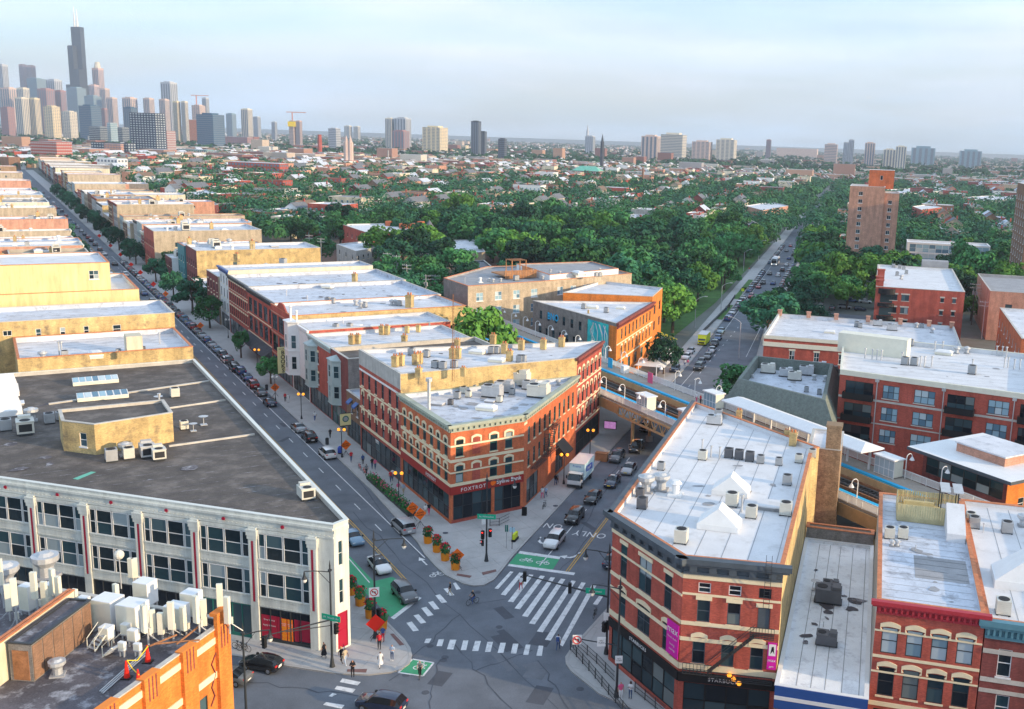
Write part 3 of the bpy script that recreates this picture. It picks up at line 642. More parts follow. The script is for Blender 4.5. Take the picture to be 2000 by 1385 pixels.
aw = MB(); aw.add([(-1.9, 0, 1.9), (1.9, 0, 1.9), (1.9, -1.7, .2), (-1.9, -1.7, .2), (-1.9, -1.7, 0), (1.9, -1.7, 0), (-1.9, 0, 0), (1.9, 0, 0)], [(0, 3, 2, 1), (3, 4, 5, 2), (0, 6, 4, 3), (1, 2, 5, 7)])
c = pd + ud * 17; part_at(FOX, 'awning', aw.mesh('awning', 'black'), c.x, c.y, 3.6, rzof(ud))
# iron fire escape on the sunny side
fe = MB()
def platform(mb, s0, s1, z, dep=1.1, rail=1.0):
 for y in (0, -dep * .33, -dep * .66, -dep): mb.box(s0, s1, y - .03, y + .03, z - .05, z + .02)
 for x in [s0 + (s1 - s0) * k / 8 for k in range(9)]: mb.box(x - .02, x + .02, -dep, 0, z - .04, z); mb.box(x - .02, x + .02, -dep - .02, -dep + .02, z, z + rail)
 mb.box(s0, s1, -dep - .025, -dep + .025, z + rail - .03, z + rail + .03); mb.box(s0, s1, -dep - .02, -dep + .02, z + rail * .5 - .02, z + rail * .5 + .02)
def stair(mb, a, b, y, w=.65):
 for yy in (y - w, y):
  mb.tube((a[0], yy, a[1]), (b[0], yy, b[1]), .05, 4); mb.tube((a[0], yy, a[1] + .9), (b[0], yy, b[1] + .9), .03, 4)
 k = int(abs(b[1] - a[1]) / .25)
 for i in range(k): t = (i + .5) / k; x = a[0] + (b[0] - a[0]) * t; z = a[1] + (b[1] - a[1]) * t; mb.box(x - .12, x + .12, y - w, y, z - .02, z + .01)
platform(fe, 9.5, 13.5, 9.3); platform(fe, 8.0, 13.0, 5.6); stair(fe, (12.8, 9.3), (9.2, 5.6), -.3)
platform(fe, 3.0, 8.0, 5.2, .9); stair(fe, (8.5, 9.0), (8.5 + .1, 5.6), -.3)
part_at(FOX, 'fire_escape', fe.mesh('fire_escape', 'steel_dark'), pd.x, pd.y, 0, rzof(ud))
# -- taller brick building behind it, through to both streets
PB = [M_(19.02, 0), D_(25.72, 0), D_(41, 0), M_(38.5, 0)]
bb = bands((4.5, 4.9), (7.35, 7.6), (10.75, 11.0))
TALL = bld('brick_building', 'four-storey red brick building with a grey parapet behind the corner building', PB, 17, 'brick_red', 'roof_white', {
 3: [('W', 11.3, 2.3, 1.05, 6, DARK), ('W', 7.9, 2.3, 1.05, 6, DARK, ARCH), ('W', 4.95, 2.1, 1.05, 6, DARK, ARCH), ('S', .2, 4.0, .4, 19, 8), ('B', 14.6, 17.0, 'stone_grey', .06, None, None, 'parapet_band'), ('B', 13.7, 14.0, 'white_paint', .07)] + bb,
 1: [('W', 12.6, 2.2, 1.0, 6, DARK, ARCH), ('W', 8.9, 2.3, 1.0, 6, DARK, ARCH), ('W', 5.4, 2.3, 1.0, 6, DARK, ARCH), ('S', .2, 4.2, .4, 14.8, 6, None, 'black'), ('C', 15.9, 17.1, 'brick_dark', .45, .7)] + bands((4.7, 5.0), (8.4, 8.6), (12.1, 12.3))},
 par=.6, walls={0: 'brick_yellow', 3: 'brick_red'}, cop='coping_stone')
pt, ut, nt, Lt = edge(TALL, PB, 3); lettering(TALL, 'YETI', pt, ut, nt, 9.5, 3.9, .75, proud=.4)
# -- small brick infill with blue awnings
PC = R(M_, 38.6, 47.2, .4, 22)
INF = bld('infill_shop', 'low brown brick shop with two small blue awnings beside the taller building', PC, 8.2, 'brick_brown', 'roof_silver', {0: [('W', 4.8, 1.7, .9, 2, WHITE, None, 1.2, 7.4), ('S', .2, 3.6, .6, 8, 4)]}, par=.4)
pi0, ui0, ni0, Li0 = edge(INF, PC, 0)
for k in (2.75, 5.85):
 a2 = MB(); a2.add([(-.75, 0, .9), (.75, 0, .9), (.75, -.8, .25), (-.75, -.8, .25), (-.75, -.8, 0), (.75, -.8, 0)], [(0, 3, 2, 1), (3, 4, 5, 2), (0, 4, 3), (1, 2, 5)]); c = pi0 + ui0 * k; part_at(INF, 'awning', a2.mesh('awning', 'blue_band'), c.x, c.y, 6.4, rzof(ui0))
def bay_window(root, p, u, z0, z1, w, dep, matn, cap, wz, nm='bay_window', cone=None):
 b = MB(); pts = [(-w / 2, 0), (-w * .28, -dep), (w * .28, -dep), (w / 2, 0)]
 b.prism(pts, 0, z1 - z0); o = part_at(root, nm, b.mesh(nm, matn), p.x, p.y, z0, rzof(u))
 r = MB(); q = [(x * 1.12, y * 1.12) for x, y in pts]; r.prism(q, z1 - z0, z1 - z0 + .18)
 if cap: r.add([(x, y, z1 - z0 + .18) for x, y in q] + [(0, 0, z1 - z0 + cap)], [(0, 1, 4), (1, 2, 4), (2, 3, 4)])
 for zz in (0, (z1 - z0) * .45): r.prism([(x * 1.06, y * 1.06) for x, y in pts], zz, zz + .18)
 r.build('bay_trim', cone or matn, o)
 for z, h in wz:
  for (a, c2) in ((pts[0], pts[1]), (pts[1], pts[2]), (pts[2], pts[3])):
   A, B = Vector(a), Vector(c2); d = (B - A); ww = min(d.length * .62, 1.0); mid = (A + B) / 2; nn = Vector((d.y, -d.x)).normalized()
   fr_, pm, pos = win_mesh(ww, h, (1, 2, 'white_paint' if matn == 'white_paint' else matn, None, 'glass'))
   wo = ob('bay_sash', fr_, o, ((mid + nn * .13).x, (mid + nn * .13).y, z), rzof(d))
   for qq in pos: ob('pane', pm, wo, qq) if False else None
   gp = MB(); gp.box(-ww / 2 + .02, ww / 2 - .02, .1, .13, .02, h - .02); ob('pane', gp.mesh('pane', 'glass'), o, ((mid + nn * .13).x, (mid + nn * .13).y, z), rzof(d))
 return o
PD1 = R(M_, 47.3, 57.5, .8, 29); PD2 = R(M_, 57.6, 72, .8, 28); PE = R(M_, 72.1, 84.6, .8, 30)
D1 = bld('row_building', 'dark-roofed brick row building with grey stone side and one bay window', PD1, 13.6, 'brick_dark', 'roof_dark', {0: [('S', .2, 3.8, .4, 9.8, 4, 'shutter_green'), ('W', 5, 2.2, 1.0, 1, WHITE, None, 6.8, 9.8), ('W', 9, 2.2, 1.0, 1, WHITE, None, 6.8, 9.8)]}, walls={3: 'brick_grey'}, par=.7)
pq, uq, nq, Lq = edge(D1, PD1, 0); bay_window(D1, pq + uq * 3.6, uq, 4.3, 12.2, 4.6, 1.3, 'bay_grey', .9, ((1.2, 2.2), (4.9, 2.2)))
ps, us, ns, _ = edge(D1, PD1, 3); lettering(D1, 'gwrzo', ps, us, ns, 26, 12.4, 1.0, 'sign_red', .1).name = 'graffiti_lettering'
D2 = bld('row_building', 'red brick row building with a white roof and a grey bay window', PD2, 13.6, 'brick_red', 'roof_white', {0: [('S', .2, 3.8, .4, 14, 6), ('W', 5, 2.2, 1.0, 2, WHITE, FLAT, 6.6, 13.4), ('W', 9, 2.2, 1.0, 2, WHITE, FLAT, 6.6, 13.4), ('C', 12.6, 13.7, 'bay_grey', .4, .8)]}, par=.6)
pq, uq, nq, Lq = edge(D2, PD2, 0); bay_window(D2, pq + uq * 3.4, uq, 4.3, 12.2, 4.8, 1.4, 'bay_grey', 1.2, ((1.2, 2.2), (4.9, 2.2)))
E1 = bld('row_building', 'white-fronted row building with a rounded corner turret', PE, 14.2, 'white_paint', 'roof_white', {0: [('S', .2, 3.8, .4, 12, 5), ('W', 5, 2.4, 1.0, 2, WHITE, None, 6, 12), ('W', 9.2, 2.4, 1.0, 2, WHITE, None, 6, 12), ('C', 13.2, 14.3, 'white_paint', .4, .6)]}, par=.6, walls={3: 'brick_red'})
pq, uq, nq, Lq = edge(E1, PE, 0)
tur = bay_window(E1, pq + uq * 3.2, uq, 4.0, 14.6, 5.0, 1.9, 'white_paint', 0, ((1.2, 2.6), (5.4, 2.7)), 'turret')
fin = MB(); fin.cyl(0, -.9, 10.6, 13.2, .22, 8); fin.ball((0, -.9, 13.6), .35); fin.cyl(2.2, -.3, 10.6, 12.6, .2, 8); fin.ball((2.2, -.3, 12.9), .3); fin.build('finial', 'white_paint', tur)
bk = MB(); bk.box(-.12, .12, -2.0, .0, -2.7, 2.7); BKC = pq + uq * -.6 + nq * .8
BK = tag(part_at(E1, 'x', None, BKC.x, BKC.y, 6.0, rzof(uq)), 'tall cream BOOKS sign hung out over the pavement', 'sign'); BK.name = 'shop_sign'; BK.parent = None; BK.location = (BKC.x, BKC.y, 6.0)
bk.build('panel', 'books_cream', BK); fr_ = MB(); fr_.box(-.14, .14, 0, .1, -2.8, 2.8); fr_.build('frame', 'steel_dark', BK)
for i, ch in enumerate('BOOKS'):
 for sd in (1, -1): text(ch, 'letter', BK, (sd * .14, -1.0, 1.55 - i * .93), 1.15, 'black', euler=(pi / 2, 0, pi / 2 * sd), ext=.01, bold=.02)
for sd in (1, -1): text('MYOPIC', 'letter', BK, (sd * .14, -1.0, 2.3), .42, 'black', euler=(pi / 2, 0, pi / 2 * sd), ext=.01)
# -- long red commercial block further along the avenue
BIG = (2, 2, 'steel_dark', None, 'glass_dark')
PF = [R(M_, 85, 102, .9, 39), R(M_, 102.05, 128, 1.6, 40), R(M_, 128.05, 151, 1.9, 41), R(M_, 151.05, 162, 1.9, 40), R(M_, 162.05, 178, 1.5, 34)]
F1 = bld('brick_block', 'three-storey red brick block with wide dark windows and a stained tan side wall', PF[0], 15, 'brick_red', 'roof_white', {0: [('W', 5.2, 3.6, 4.2, 3, BIG, None, .6, 16.4), ('W', 9.8, 3.4, 4.2, 3, BIG, None, .6, 16.4), ('S', .2, 4.2, .5, 16.5, 6)] + bands((4.5, 4.8), (9.1, 9.35), (13.5, 13.7), m='brick_salmon')}, walls={3: 'brick_yellow'}, par=.7, cop='coping_tile')
gp = MB(); gp.add([(-4, 0, 0), (4, 0, 0), (1.5, 0, 1.3), (-1.5, 0, 1.3), (-4, .3, 0), (4, .3, 0), (1.5, .3, 1.3), (-1.5, .3, 1.3)], [(0, 1, 2, 3), (5, 4, 7, 6), (0, 3, 7, 4), (1, 5, 6, 2), (3, 2, 6, 7)]); pf, uf, nf, Lf = edge(F1, PF[0], 0); part_at(F1, 'gable', gp.mesh('gable', 'brick_red'), (pf + uf * 9).x, (pf + uf * 9).y, 15.06, rzof(uf))
F2 = bld('brick_block', 'long red brick block with tall window groups and a black cornice on the avenue', PF[1], 15, 'brick_red', 'roof_silver', {0: [('W', 5.2, 3.4, 3.4, 5, BIG, None, .6, 25.3), ('W', 9.6, 3.4, 3.4, 5, BIG, None, .6, 25.3), ('S', .2, 4.0, .5, 25.4, 8), ('C', 13.9, 15.1, 'steel_dark', .5, 1.0)] + bands((4.4, 4.8), (9.0, 9.25))}, walls={3: 'stucco_cream'}, par=.9)
F3 = bld('brick_block', 'red brick block with small paired windows and pale lintels on the avenue', PF[2], 15, 'brick_red', 'roof_silver', {0: [('W', 5.2, 2.3, 1.1, 10, DARK, FLAT, .5, 22.5), ('W', 8.6, 2.2, 1.1, 10, DARK, FLAT, .5, 22.5), ('W', 11.8, 1.9, 1.1, 10, DARK, FLAT, .5, 22.5), ('S', .2, 4.0, .5, 22.4, 7), ('C', 14.1, 15.1, 'steel_dark', .5, 1.0)]}, walls={3: 'stucco_cream'}, par=.9)
F4 = bld('row_building', 'narrow white-fronted row building with a blue cornice on the avenue', PF[3], 16, 'white_paint', 'roof_silver', {0: [('W', 5, 2.3, 1.0, 3, DARK), ('W', 8.5, 2.3, 1.0, 3, DARK), ('W', 12, 2.0, 1.0, 3, DARK), ('C', 14.9, 16.1, 'blue_band', .6, .8), ('S', .2, 4, .4, 10, 4)]}, walls={3: 'stucco_cream'}, par=.6)
F5 = bld('row_building', 'narrow dark red row building at the far end of the red block', PF[4], 13, 'brick_dark', 'roof_white', {0: [('W', 5, 2.3, 1.0, 4, DARK, FLAT), ('W', 8.6, 2.3, 1.0, 4, DARK, FLAT), ('S', .2, 4, .4, 15, 5)]}, walls={3: 'brick_tan'}, par=.5)
awf = MB(); awf.add([(-12, 0, 1.6), (12, 0, 1.6), (12, -2.6, 0), (-12, -2.6, 0)], [(0, 3, 2, 1), (0, 1, 2, 3)]); pf, uf, nf, Lf = edge(F2, PF[1], 0); part_at(F2, 'awning', awf.mesh('awning', 'shingle_grey'), (pf + uf * 13).x, (pf + uf * 13).y, 3.0, rzof(uf))
# -- white terracotta corner building
F0 = at(680, 1015, 13.8).xy; F1c = at(651, 1026, 13.8).xy
PFL = [F0[:], M_(56, -22.5), M_(56, -80), D_(-44.2, -80), F1c[:]]
FL = bld('terracotta_building', 'white terracotta corner building with rows of wide windows and a dark flat roof', PFL, 13.8, 'terracotta_white', 'roof_dark', {
 4: [('W', 9.3, 2.6, .55, 1, (1, 2, 'terracotta_white', None, 'glass'), None, .2, 1.5), ('W', 5.2, 2.6, .55, 1, (1, 2, 'terracotta_white', None, 'glass'), None, .2, 1.5), ('S', .3, 4.2, .25, 1.6, 1, 'crimson', 'crimson'), ('B', 12.9, 13.3, 'terracotta_white', .08)],
 0: [('W', 9.2, 2.6, 2.6, 16, (3, 2, 'white_paint', None, 'glass')), ('W', 5.0, 2.6, 2.6, 16, (3, 2, 'white_paint', None, 'glass')), ('S', .3, 4.2, .6, 82, 22)]}, par=.55, cop='terracotta_white', walls={1: 'brick_orange'}, thick=.35)
pw, uw, nw, Lw = edge(FL, PFL, 3)          # facade on the cross street
tt = []
for uv in ((642, 1030), (494, 1026), (386, 1008), (279, 991), (175, 978), (77, 964)):
 q = at(uv[0], uv[1], 12.2).xy; tt.append((q - pw).dot(uw))
tt.sort(); bw = (tt[-1] - tt[0]) / 5; tt = [tt[-1] - bw * k for k in range(9)]; tt.sort()
WF = (1, 2, 'white_paint', None, 'glass')
for i in range(len(tt) - 1):
 a, b = tt[i] + .5, tt[i + 1] - .5; w = b - a
 for z in (9.1, 5.0):
  x = a + .1
  for ww in (.13, .33, .33, .13):
   W_ = w * ww; c = pw + uw * (x + W_ / 2) + nw * .19
   add_window(FL, c, uw, z, W_, 2.75, WF); x += W_ + w * .02
  sp = MB(); sp.box(-w / 2, w / 2, -.14, 0, z - 1.15, z - .1); sp.box(-w / 2, w / 2, -.22, 0, z - .1, z + .02)
  for k in range(int(w / .35)): xx = -w / 2 + (k + .5) * .35; sp.box(xx - .09, xx + .09, -.19, -.12, z - .34, z - .22); sp.box(xx - .09, xx + .09, -.19, -.12, z - 1.05, z - .93)
  c = pw + uw * ((a + b) / 2); part_at(FL, 'spandrel', sp.mesh('spandrel', 'terracotta_white'), c.x, c.y, 0, rzof(uw))
 lt = MB(); lt.box(-w / 2, w / 2, -.16, 0, 11.9, 12.25); c = pw + uw * ((a + b) / 2); part_at(FL, 'lintel', lt.mesh('lintel', 'terracotta_white'), c.x, c.y, 0, rzof(uw))
 sh = MB(); sh.box(-w / 2, w / 2, -.1, 0, 3.7, 4.0); sh.box(-w / 2, w / 2, -.1, 0, .15, .5)
 for k in range(6): xx = -w / 2 + w * k / 5; sh.box(xx - .06, xx + .06, -.1, 0, .5, 3.7)
 part_at(FL, 'shopfront_frame', sh.mesh('shopfront_frame', 'steel_dark' if i != len(tt) - 3 else 'shutter_green'), c.x, c.y, 0, rzof(uw))
 gl = MB(); gl.box(-w / 2, w / 2, -.05, 0, .15, 4.0); part_at(FL, 'shop_glass', gl.mesh('shop_glass', 'glass_dark'), c.x, c.y, 0, rzof(uw))
 if i == len(tt) - 2:
  for x0, x1, z0, z1, m in ((-w / 2 + .1, -w / 2 + 1.9, .6, 3.0, 'crimson'), (-w / 2 + 1.95, -w / 2 + 2.5, .6, 3.0, 'crimson'), (-.5, .1, .4, 2.9, 'orange_sign'), (.2, .8, .4, 2.9, 'orange_sign'), (1.0, 1.5, .6, 3.0, 'crimson'), (1.6, w / 2 - .1, .7, 3.0, 'crimson')):
   wp = MB(); wp.box(x0, x1, -.085, -.06, z0, z1); part_at(FL, 'window_poster', wp.mesh('window_poster', m), c.x, c.y, 0, rzof(uw))
  Lr = FL.location
  for k in range(6):
   for xx in (-.2, .5): text('MORE\nFOR', 'poster_lettering', FL, ((c + uw * xx + nw * .09).x - Lr.x, (c + uw * xx + nw * .09).y - Lr.y, 2.65 - k * .42), .2, 'white_paint' if k == 1 else 'yellow', rzof(uw), ext=0)
  for dx, z, s in ((-w / 2 + 1, 2.5, 'Shop leasing'), (-w / 2 + 1, 1.9, 'Apply to lease')): text(s, 'poster_lettering', FL, ((c + uw * dx + nw * .09).x - Lr.x, (c + uw * dx + nw * .09).y - Lr.y, z), .26, 'white_paint', rzof(uw), ext=0)
for i, s in enumerate(tt):
 pr = MB(); pr.box(-.45, .45, -.3, 0, 0, 12.4); pr.box(-.6, .6, -.45, 0, 11.6, 12.1); pr.box(-.55, .55, -.38, 0, 11.2, 11.6); pr.box(-.62, .62, -.5, 0, 12.1, 12.25)
 for k in range(26):
  for xx in (-.3, .3): pr.box(xx - .07, xx + .07, -.34, -.28, 4.4 + k * .26, 4.52 + k * .26)
 c = pw + uw * s; o = part_at(FL, 'pier', pr.mesh('pier', 'terracotta_white'), c.x, c.y, 0, rzof(uw))
 st_ = MB(); st_.box(-.12, .12, -.315, -.28, 4.4, 11.0); st_.build('stripe', 'crimson', o)
 if i < len(tt) - 1:
  md = MB(); md.cyl(0, 0, 0, .06, .2, 10); q = c + uw * bw / 2 + nw * .05; m_ = part_at(FL, 'medallion', md.mesh('medallion', 'crimson'), q.x, q.y, 12.85, 0); m_.rotation_euler = (pi / 2, 0, rzof(uw))
fr2 = MB(); fr2.box(0, Lw, -.12, 0, 12.35, 12.55); fr2.box(0, Lw, -.18, 0, 13.2, 13.45)
for k in range(int(Lw / .5)): fr2.box(k * .5, k * .5 + .22, -.16, -.1, 12.6, 12.7)
part_at(FL, 'frieze', fr2.mesh('frieze', 'terracotta_white'), pw.x, pw.y, 0, rzof(uw))
# -- left side of the avenue, going away
PLY = R(M_, 56.2, 75, -22.6, -48)
LY = bld('low_brick_building', 'low yellow brick building with a grey roof behind the white corner building', PLY, 15.9, 'brick_yellow', 'roof_white', {3: [('W', 12.9, .5, 1.2, 2, (2, 1, 'white_paint', None, 'glass'), None, 8, 22)]}, par=.9, cop='coping_tile')
PBR = R(M_, 75.2, 91, -22.4, -58)
BR = bld('stained_brick_building', 'long stained yellow brick building with small scattered windows', PBR, 18.6, 'brick_yellow', 'roof_silver', {3: [('W', 15.6, 1.5, .8, 3, WHITE, None, 12, 23), ('W', 16.2, .9, 1.3, 2, (2, 1, 'white_paint', None, 'glass'), None, 4, 11), ('W', 15.5, 1.5, 1.3, 1, WHITE, None, 24, 28)]}, walls={0: 'brick_rust'}, par=.8, cop='coping_stone')
bld('brick_annexe', 'low flat-roofed annexe between the stained brick and yellow stucco buildings', R(M_, 91.2, 100, -22.6, -58), 17.2, 'brick_yellow', 'roof_white', {}, par=.9, cop='coping_tile')
PYW = R(M_, 101, 126, -25, -60)
YW = bld('stucco_building', 'bright yellow stucco building with a lower terrace wing on the left', PYW, 19.5, 'stucco_yellow', 'roof_clean', {3: [('W', 15.0, 1.1, 1.6, 4, (2, 1, 'white_paint', 'white_paint', 'glass'), None, 14, 34)]}, walls={0: 'brick_rust'}, par=.9, cop='coping_tile')
YW2 = bld('stucco_penthouse', 'tall yellow stucco upper storey with one white window', R(M_, 101.3, 120, -30, -49), 25.0, 'stucco_yellow', 'roof_clean', {3: [('W', 3.2, 1.7, 1.7, 1, (2, 2, 'white_paint', 'white_paint', 'glass'), None, 14.0, 18.2)]}, z0=18.6, par=.5, cop='coping_tile')
YW3 = bld('stucco_building', 'yellow stucco wing with a shaded side at the left edge', R(M_, 99.5, 124, -53, -75), 24.5, 'stucco_yellow', 'roof_clean', {}, par=.5, cop='coping_stone')
CLUT = []; lr = random.Random(5)
ADJ = ['first', 'second', 'third', 'fourth', 'fifth', 'sixth', 'seventh', 'eighth', 'ninth', 'tenth', 'eleventh', 'twelfth', 'thirteenth', 'fourteenth', 'fifteenth', 'sixteenth', 'seventeenth', 'eighteenth', 'nineteenth', 'twentieth']
CW = dict(stucco_cream='cream stucco', brick_tan='tan brick', brick_yellow='yellow brick', brick_mottled='mottled brick', brick_dark='dark brick', brick_red='red brick', brick_brown='brown brick', white_paint='white painted', brick_orange='orange brick', brick_salmon='pink brick', bay_teal='teal', brick_grey='grey brick', brick_rust='rust brick', stone_grey='grey stone')
WLS = ['brick_tan', 'brick_tan', 'brick_yellow', 'brick_mottled', 'stucco_cream', 'brick_salmon', 'brick_tan', 'brick_grey']; FRS = ['brick_red', 'brick_dark', 'stone_grey', 'brick_rust', 'brick_brown', 'white_paint', 'brick_tan', 'bay_grey']; RFS = ['roof_white', 'roof_silver', 'roof_tan', 'roof_white', 'roof_grey', 'roof_clean', 'roof_silver']
def avenue_row(s, s1, side, skip=()):
 i = 0
 while s < s1:
  w_ = lr.uniform(7, 15) * (1 if s < 420 else 1.9); a, b = s, s + w_; s = b + .15 + (lr.uniform(3, 9) if lr.random() < .12 else 0)
  if any(a < q1 and b > q0 for q0, q1 in skip): s = max(s, [q1 for q0, q1 in skip if a < q1 and b > q0][0]); continue
  h = lr.choice((9, 11, 12, 12.5, 13.5, 14.5, 16)) + lr.uniform(-.6, .6); wl, rf, ft = lr.choice(WLS), lr.choice(RFS), lr.choice(FRS); dep = lr.uniform(20, 52)
  t0 = -22.4 + lr.uniform(-.5, .3) if side < 0 else 1.5 + lr.uniform(-.5, 1) + max(0, s - 500) * .01; n = max(2, int(w_ / 2.6)); st = lr.choice((DARK, DH, WHITE)); hd = lr.choice((None, FLAT, SEG, None))
  fr_w = [('W', z, 1.9, 1.1, n, st, hd) for z in (4.9, 8.3, 11.7) if z + 2.4 < h] + [('S', .2, 3.7, .3, None, max(2, n - 1))] + ([('C', h - 1.0, h + .1, lr.choice(('steel_dark', 'cornice_teal', 'cream_paint', 'brick_dark')), .4, .9)] if lr.random() < .5 else [])
  sw = [('W', h - lr.uniform(3.2, 4), 1.5, 1.0, lr.choice((1, 2, 3, 4)), DH, None, 3, dep - 4)] if lr.random() < .6 else []
  i += 1; nm = 'left' if side < 0 else 'right'
  bld('avenue_building', f'{CW[wl]} flat-roofed building, {ordw(i)} of the far row on the {nm} of the avenue', R(M_, a, b, t0, t0 + side * dep), h, wl, rf, {3: sw, 0: fr_w}, par=lr.uniform(.4, 1.1), cop=lr.choice(('coping_tile', 'coping_stone', 'coping_stone', 'white_paint')), walls={0: ft})
  if a < 520: CLUT.append(((a + b) / 2, b - a, t0, t0 + side * dep, h, f'the {ordw(i)} far roof {nm} of the avenue'))
CW = dict(stucco_cream='cream stucco', brick_tan='tan brick', brick_yellow='yellow brick', brick_mottled='mottled brick', brick_salmon='pink brick', brick_grey='grey brick', bay_teal='teal', white_paint='white painted')
avenue_row(126.5, 900, -1)
# -- right side of the avenue beyond the red block
RW = [(180, 212, 6, 'stucco_cream', 'roof_white', 3, 22), (216, 235, 14, 'brick_yellow', 'roof_white', 5.5, 44), (235.2, 248, 13.5, 'bay_teal', 'roof_silver', 5, 30), (248.2, 262, 8, 'white_paint', 'roof_white', 3, 30), (272, 297, 15, 'brick_tan', 'roof_white', 1, 38)]
for i, (a, b, h, w, r, t0, t1) in enumerate(RW):
 ws = [('W', h * .62, 1.6, 1.2, (0, 2, 2, 3, 4, 1, 3, 2, 4)[i % 9], DH, None, 5, t1 - t0 - 4)]
 bld('avenue_building', f'{CW[w]} flat-roofed building, {ADJ[i]} beyond the red block on the right of the avenue', R(M_, a, b, t0, t1), h, w, r, {3: ws, 0: [('W', h * .6, 2.0, 1.1, max(3, int((b - a) / 3.4)), DARK), ('W', h * .3, 1.9, 1.1, max(3, int((b - a) / 3.4)), DARK)]}, par=lr.uniform(.4, .9), cop=lr.choice(('coping_tile', 'coping_stone', 'coping_stone')), walls={0: ('brick_dark' if i % 2 else 'brick_red') if w != 'bay_teal' else w}); CLUT.append(((a + b) / 2, b - a, t0, t1, h, f'the {ordw(i + 1)} nearer roof right of the avenue'))
avenue_row(297.3, 1150, 1)
for r_, p_, h_, sp, d in ((FOX, PA, 13.312, 2.6, D_.p), (TALL, PB, 16.412, 2.4, M_.p), (D2, PD2, 13.012, 2.2, M_.p), (E1, PE, 13.612, 2.2, M_.p), (F1, PF[0], 14.312, 2.5, M_.p), (F2, PF[1], 14.112, 2.5, M_.p), (F3, PF[2], 14.112, 2.5, M_.p), (BR, PBR, 17.812, 2.5, M_.p), (LY, PLY, 15.012, 2.3, M_.p)): seams(r_, p_, h_, sp, d)
seams(FL, PFL, 13.262, 1.9, M_.p, 'roof_worn', .1)
for r_, p_, z, n in ((FOX, PA, 13.314, 14), (TALL, PB, 16.414, 8), (F2, PF[1], 14.114, 12), (F3, PF[2], 14.114, 12), (F1, PF[0], 14.314, 6), (FL, PFL, 13.266, 12)): tar(r_, p_, z, n, n, 'roof_worn' if n % 4 == 0 else 'roof_grey')
# -- right-hand corner building with the coffee shop
PS = [D_(-38.3, 22.8), D_(-47, 31.6), D_(-46.2, 40.3), D_(-9.5, 40.3), M_(-34.3, 34), M_(-9.6, 33)]
sb_ = bands((14.0, 14.45), (9.55, 9.9), (5.2, 5.75), p=.09)
SB = bld('corner_building', 'tall red brick corner building with a dark slate cornice and bright white roof', PS, 16, 'brick_red', 'roof_clean', {
 0: [('W', 10.0, 3.4, 1.2, 1, (1, 2, 'cornice_slate', CS, 'glass'), FLAT, 1.2, 3.4), ('W', 10.0, 3.4, 2.2, 1, (2, 2, 'cornice_slate', CS, 'glass'), FLAT, 4.8, 7.6), ('W', 10.0, 3.4, 1.2, 1, (1, 2, 'cornice_slate', CS, 'glass'), FLAT, 9.0, 11.2),
  ('W', 5.85, 2.7, 1.2, 1, (1, 2, 'cornice_slate', CS, 'glass'), SEG, 1.2, 3.4), ('W', 5.85, 2.7, 2.2, 1, (2, 2, 'cornice_slate', CS, 'glass'), SEG, 4.8, 7.6), ('W', 5.85, 2.7, 1.2, 1, (1, 2, 'cornice_slate', CS, 'glass'), SEG, 9.0, 11.2),
  ('S', .6, 3.9, .5, 11.8, 6, 'black'), ('B', 4.0, 4.9, 'black', .15, None, None, 'sign_band'), ('C', 14.5, 16.1, 'cornice_slate', .75, 1.5)] + sb_ + bands((8.0, 8.35), (12.2, 12.4)),
 1: [('W', 12.75, .95, 1.1, 2, (1, 2, 'white_paint', None, 'glass_dark'), None, .6, 6.0), ('W', 12.75, .95, 1.1, 1, (1, 1, 'steel_dark', None, 'glass_dark'), None, 6.4, 8.2), ('W', 9.95, 2.1, 1.15, 2, (1, 2, 'cornice_slate', CS, 'glass_dark'), FLAT, .6, 6.0), ('W', 9.6, 2.3, 1.15, 1, (1, 1, 'brick_dark', None, 'cornice_slate'), FLAT, 6.4, 8.2),
  ('W', 5.85, 2.5, 1.15, 3, (1, 2, 'cornice_slate', CS, 'glass_dark'), SEG, .4, 8.2), ('S', .5, 3.9, .5, 8.3, 4, 'black'), ('B', 4.0, 4.9, 'black', .15, None, None, 'sign_band'), ('C', 14.5, 16.1, 'cornice_slate', .75, 1.5)] + sb_ + bands((12.45, 12.65), (8.0, 8.35)),
 5: [('W', 10.0, 3.0, 1.2, 9, DARK), ('W', 5.8, 2.6, 1.2, 9, DARK), ('C', 15.0, 16.1, 'cornice_slate', .5, 1.5)]}, par=.6, cop='coping_tile', walls={2: 'brick_yellow', 3: 'brick_yellow'})
p, u, n, L = edge(SB, PS, 0); lettering(SB, 'STARBUCKS', p, u, n, 5.6, 4.45, .5, spacing=1.15); p1, u1, n1, L1 = edge(SB, PS, 1); lettering(SB, 'STARBUCKS', p1, u1, n1, 4.2, 4.45, .5, spacing=1.15)
def banner(p, u, n, dist, z0, w, h, lines, label):
 b = MB(); b.box(-w / 2, w / 2, -.06, 0, 0, h); c = p + u * dist + n * .1
 o = tag(b.build('banner', 'magenta', None, (c.x, c.y, z0), rzof(u)), label, 'banner')
 for s, z, sz in lines: text(s, 'lettering', o, (0, -.075, z), sz, 'white_paint', 0, ext=0)
 return o
banner(p, u, n, 11.35, 6.0, 1.9, 3.3, (('max', 2.5, 1.0), ('fitness studio', 1.75, .28), ('boxing', 1.1, .3), ('training', .6, .3)), 'large magenta banner beside the corner window')
b2 = banner(p1, u1, n1, 8.25, 6.1, .8, 2.6, (('max', .9, .42), ('gym', .3, .25)), 'narrow magenta banner at the end of the brick wall')
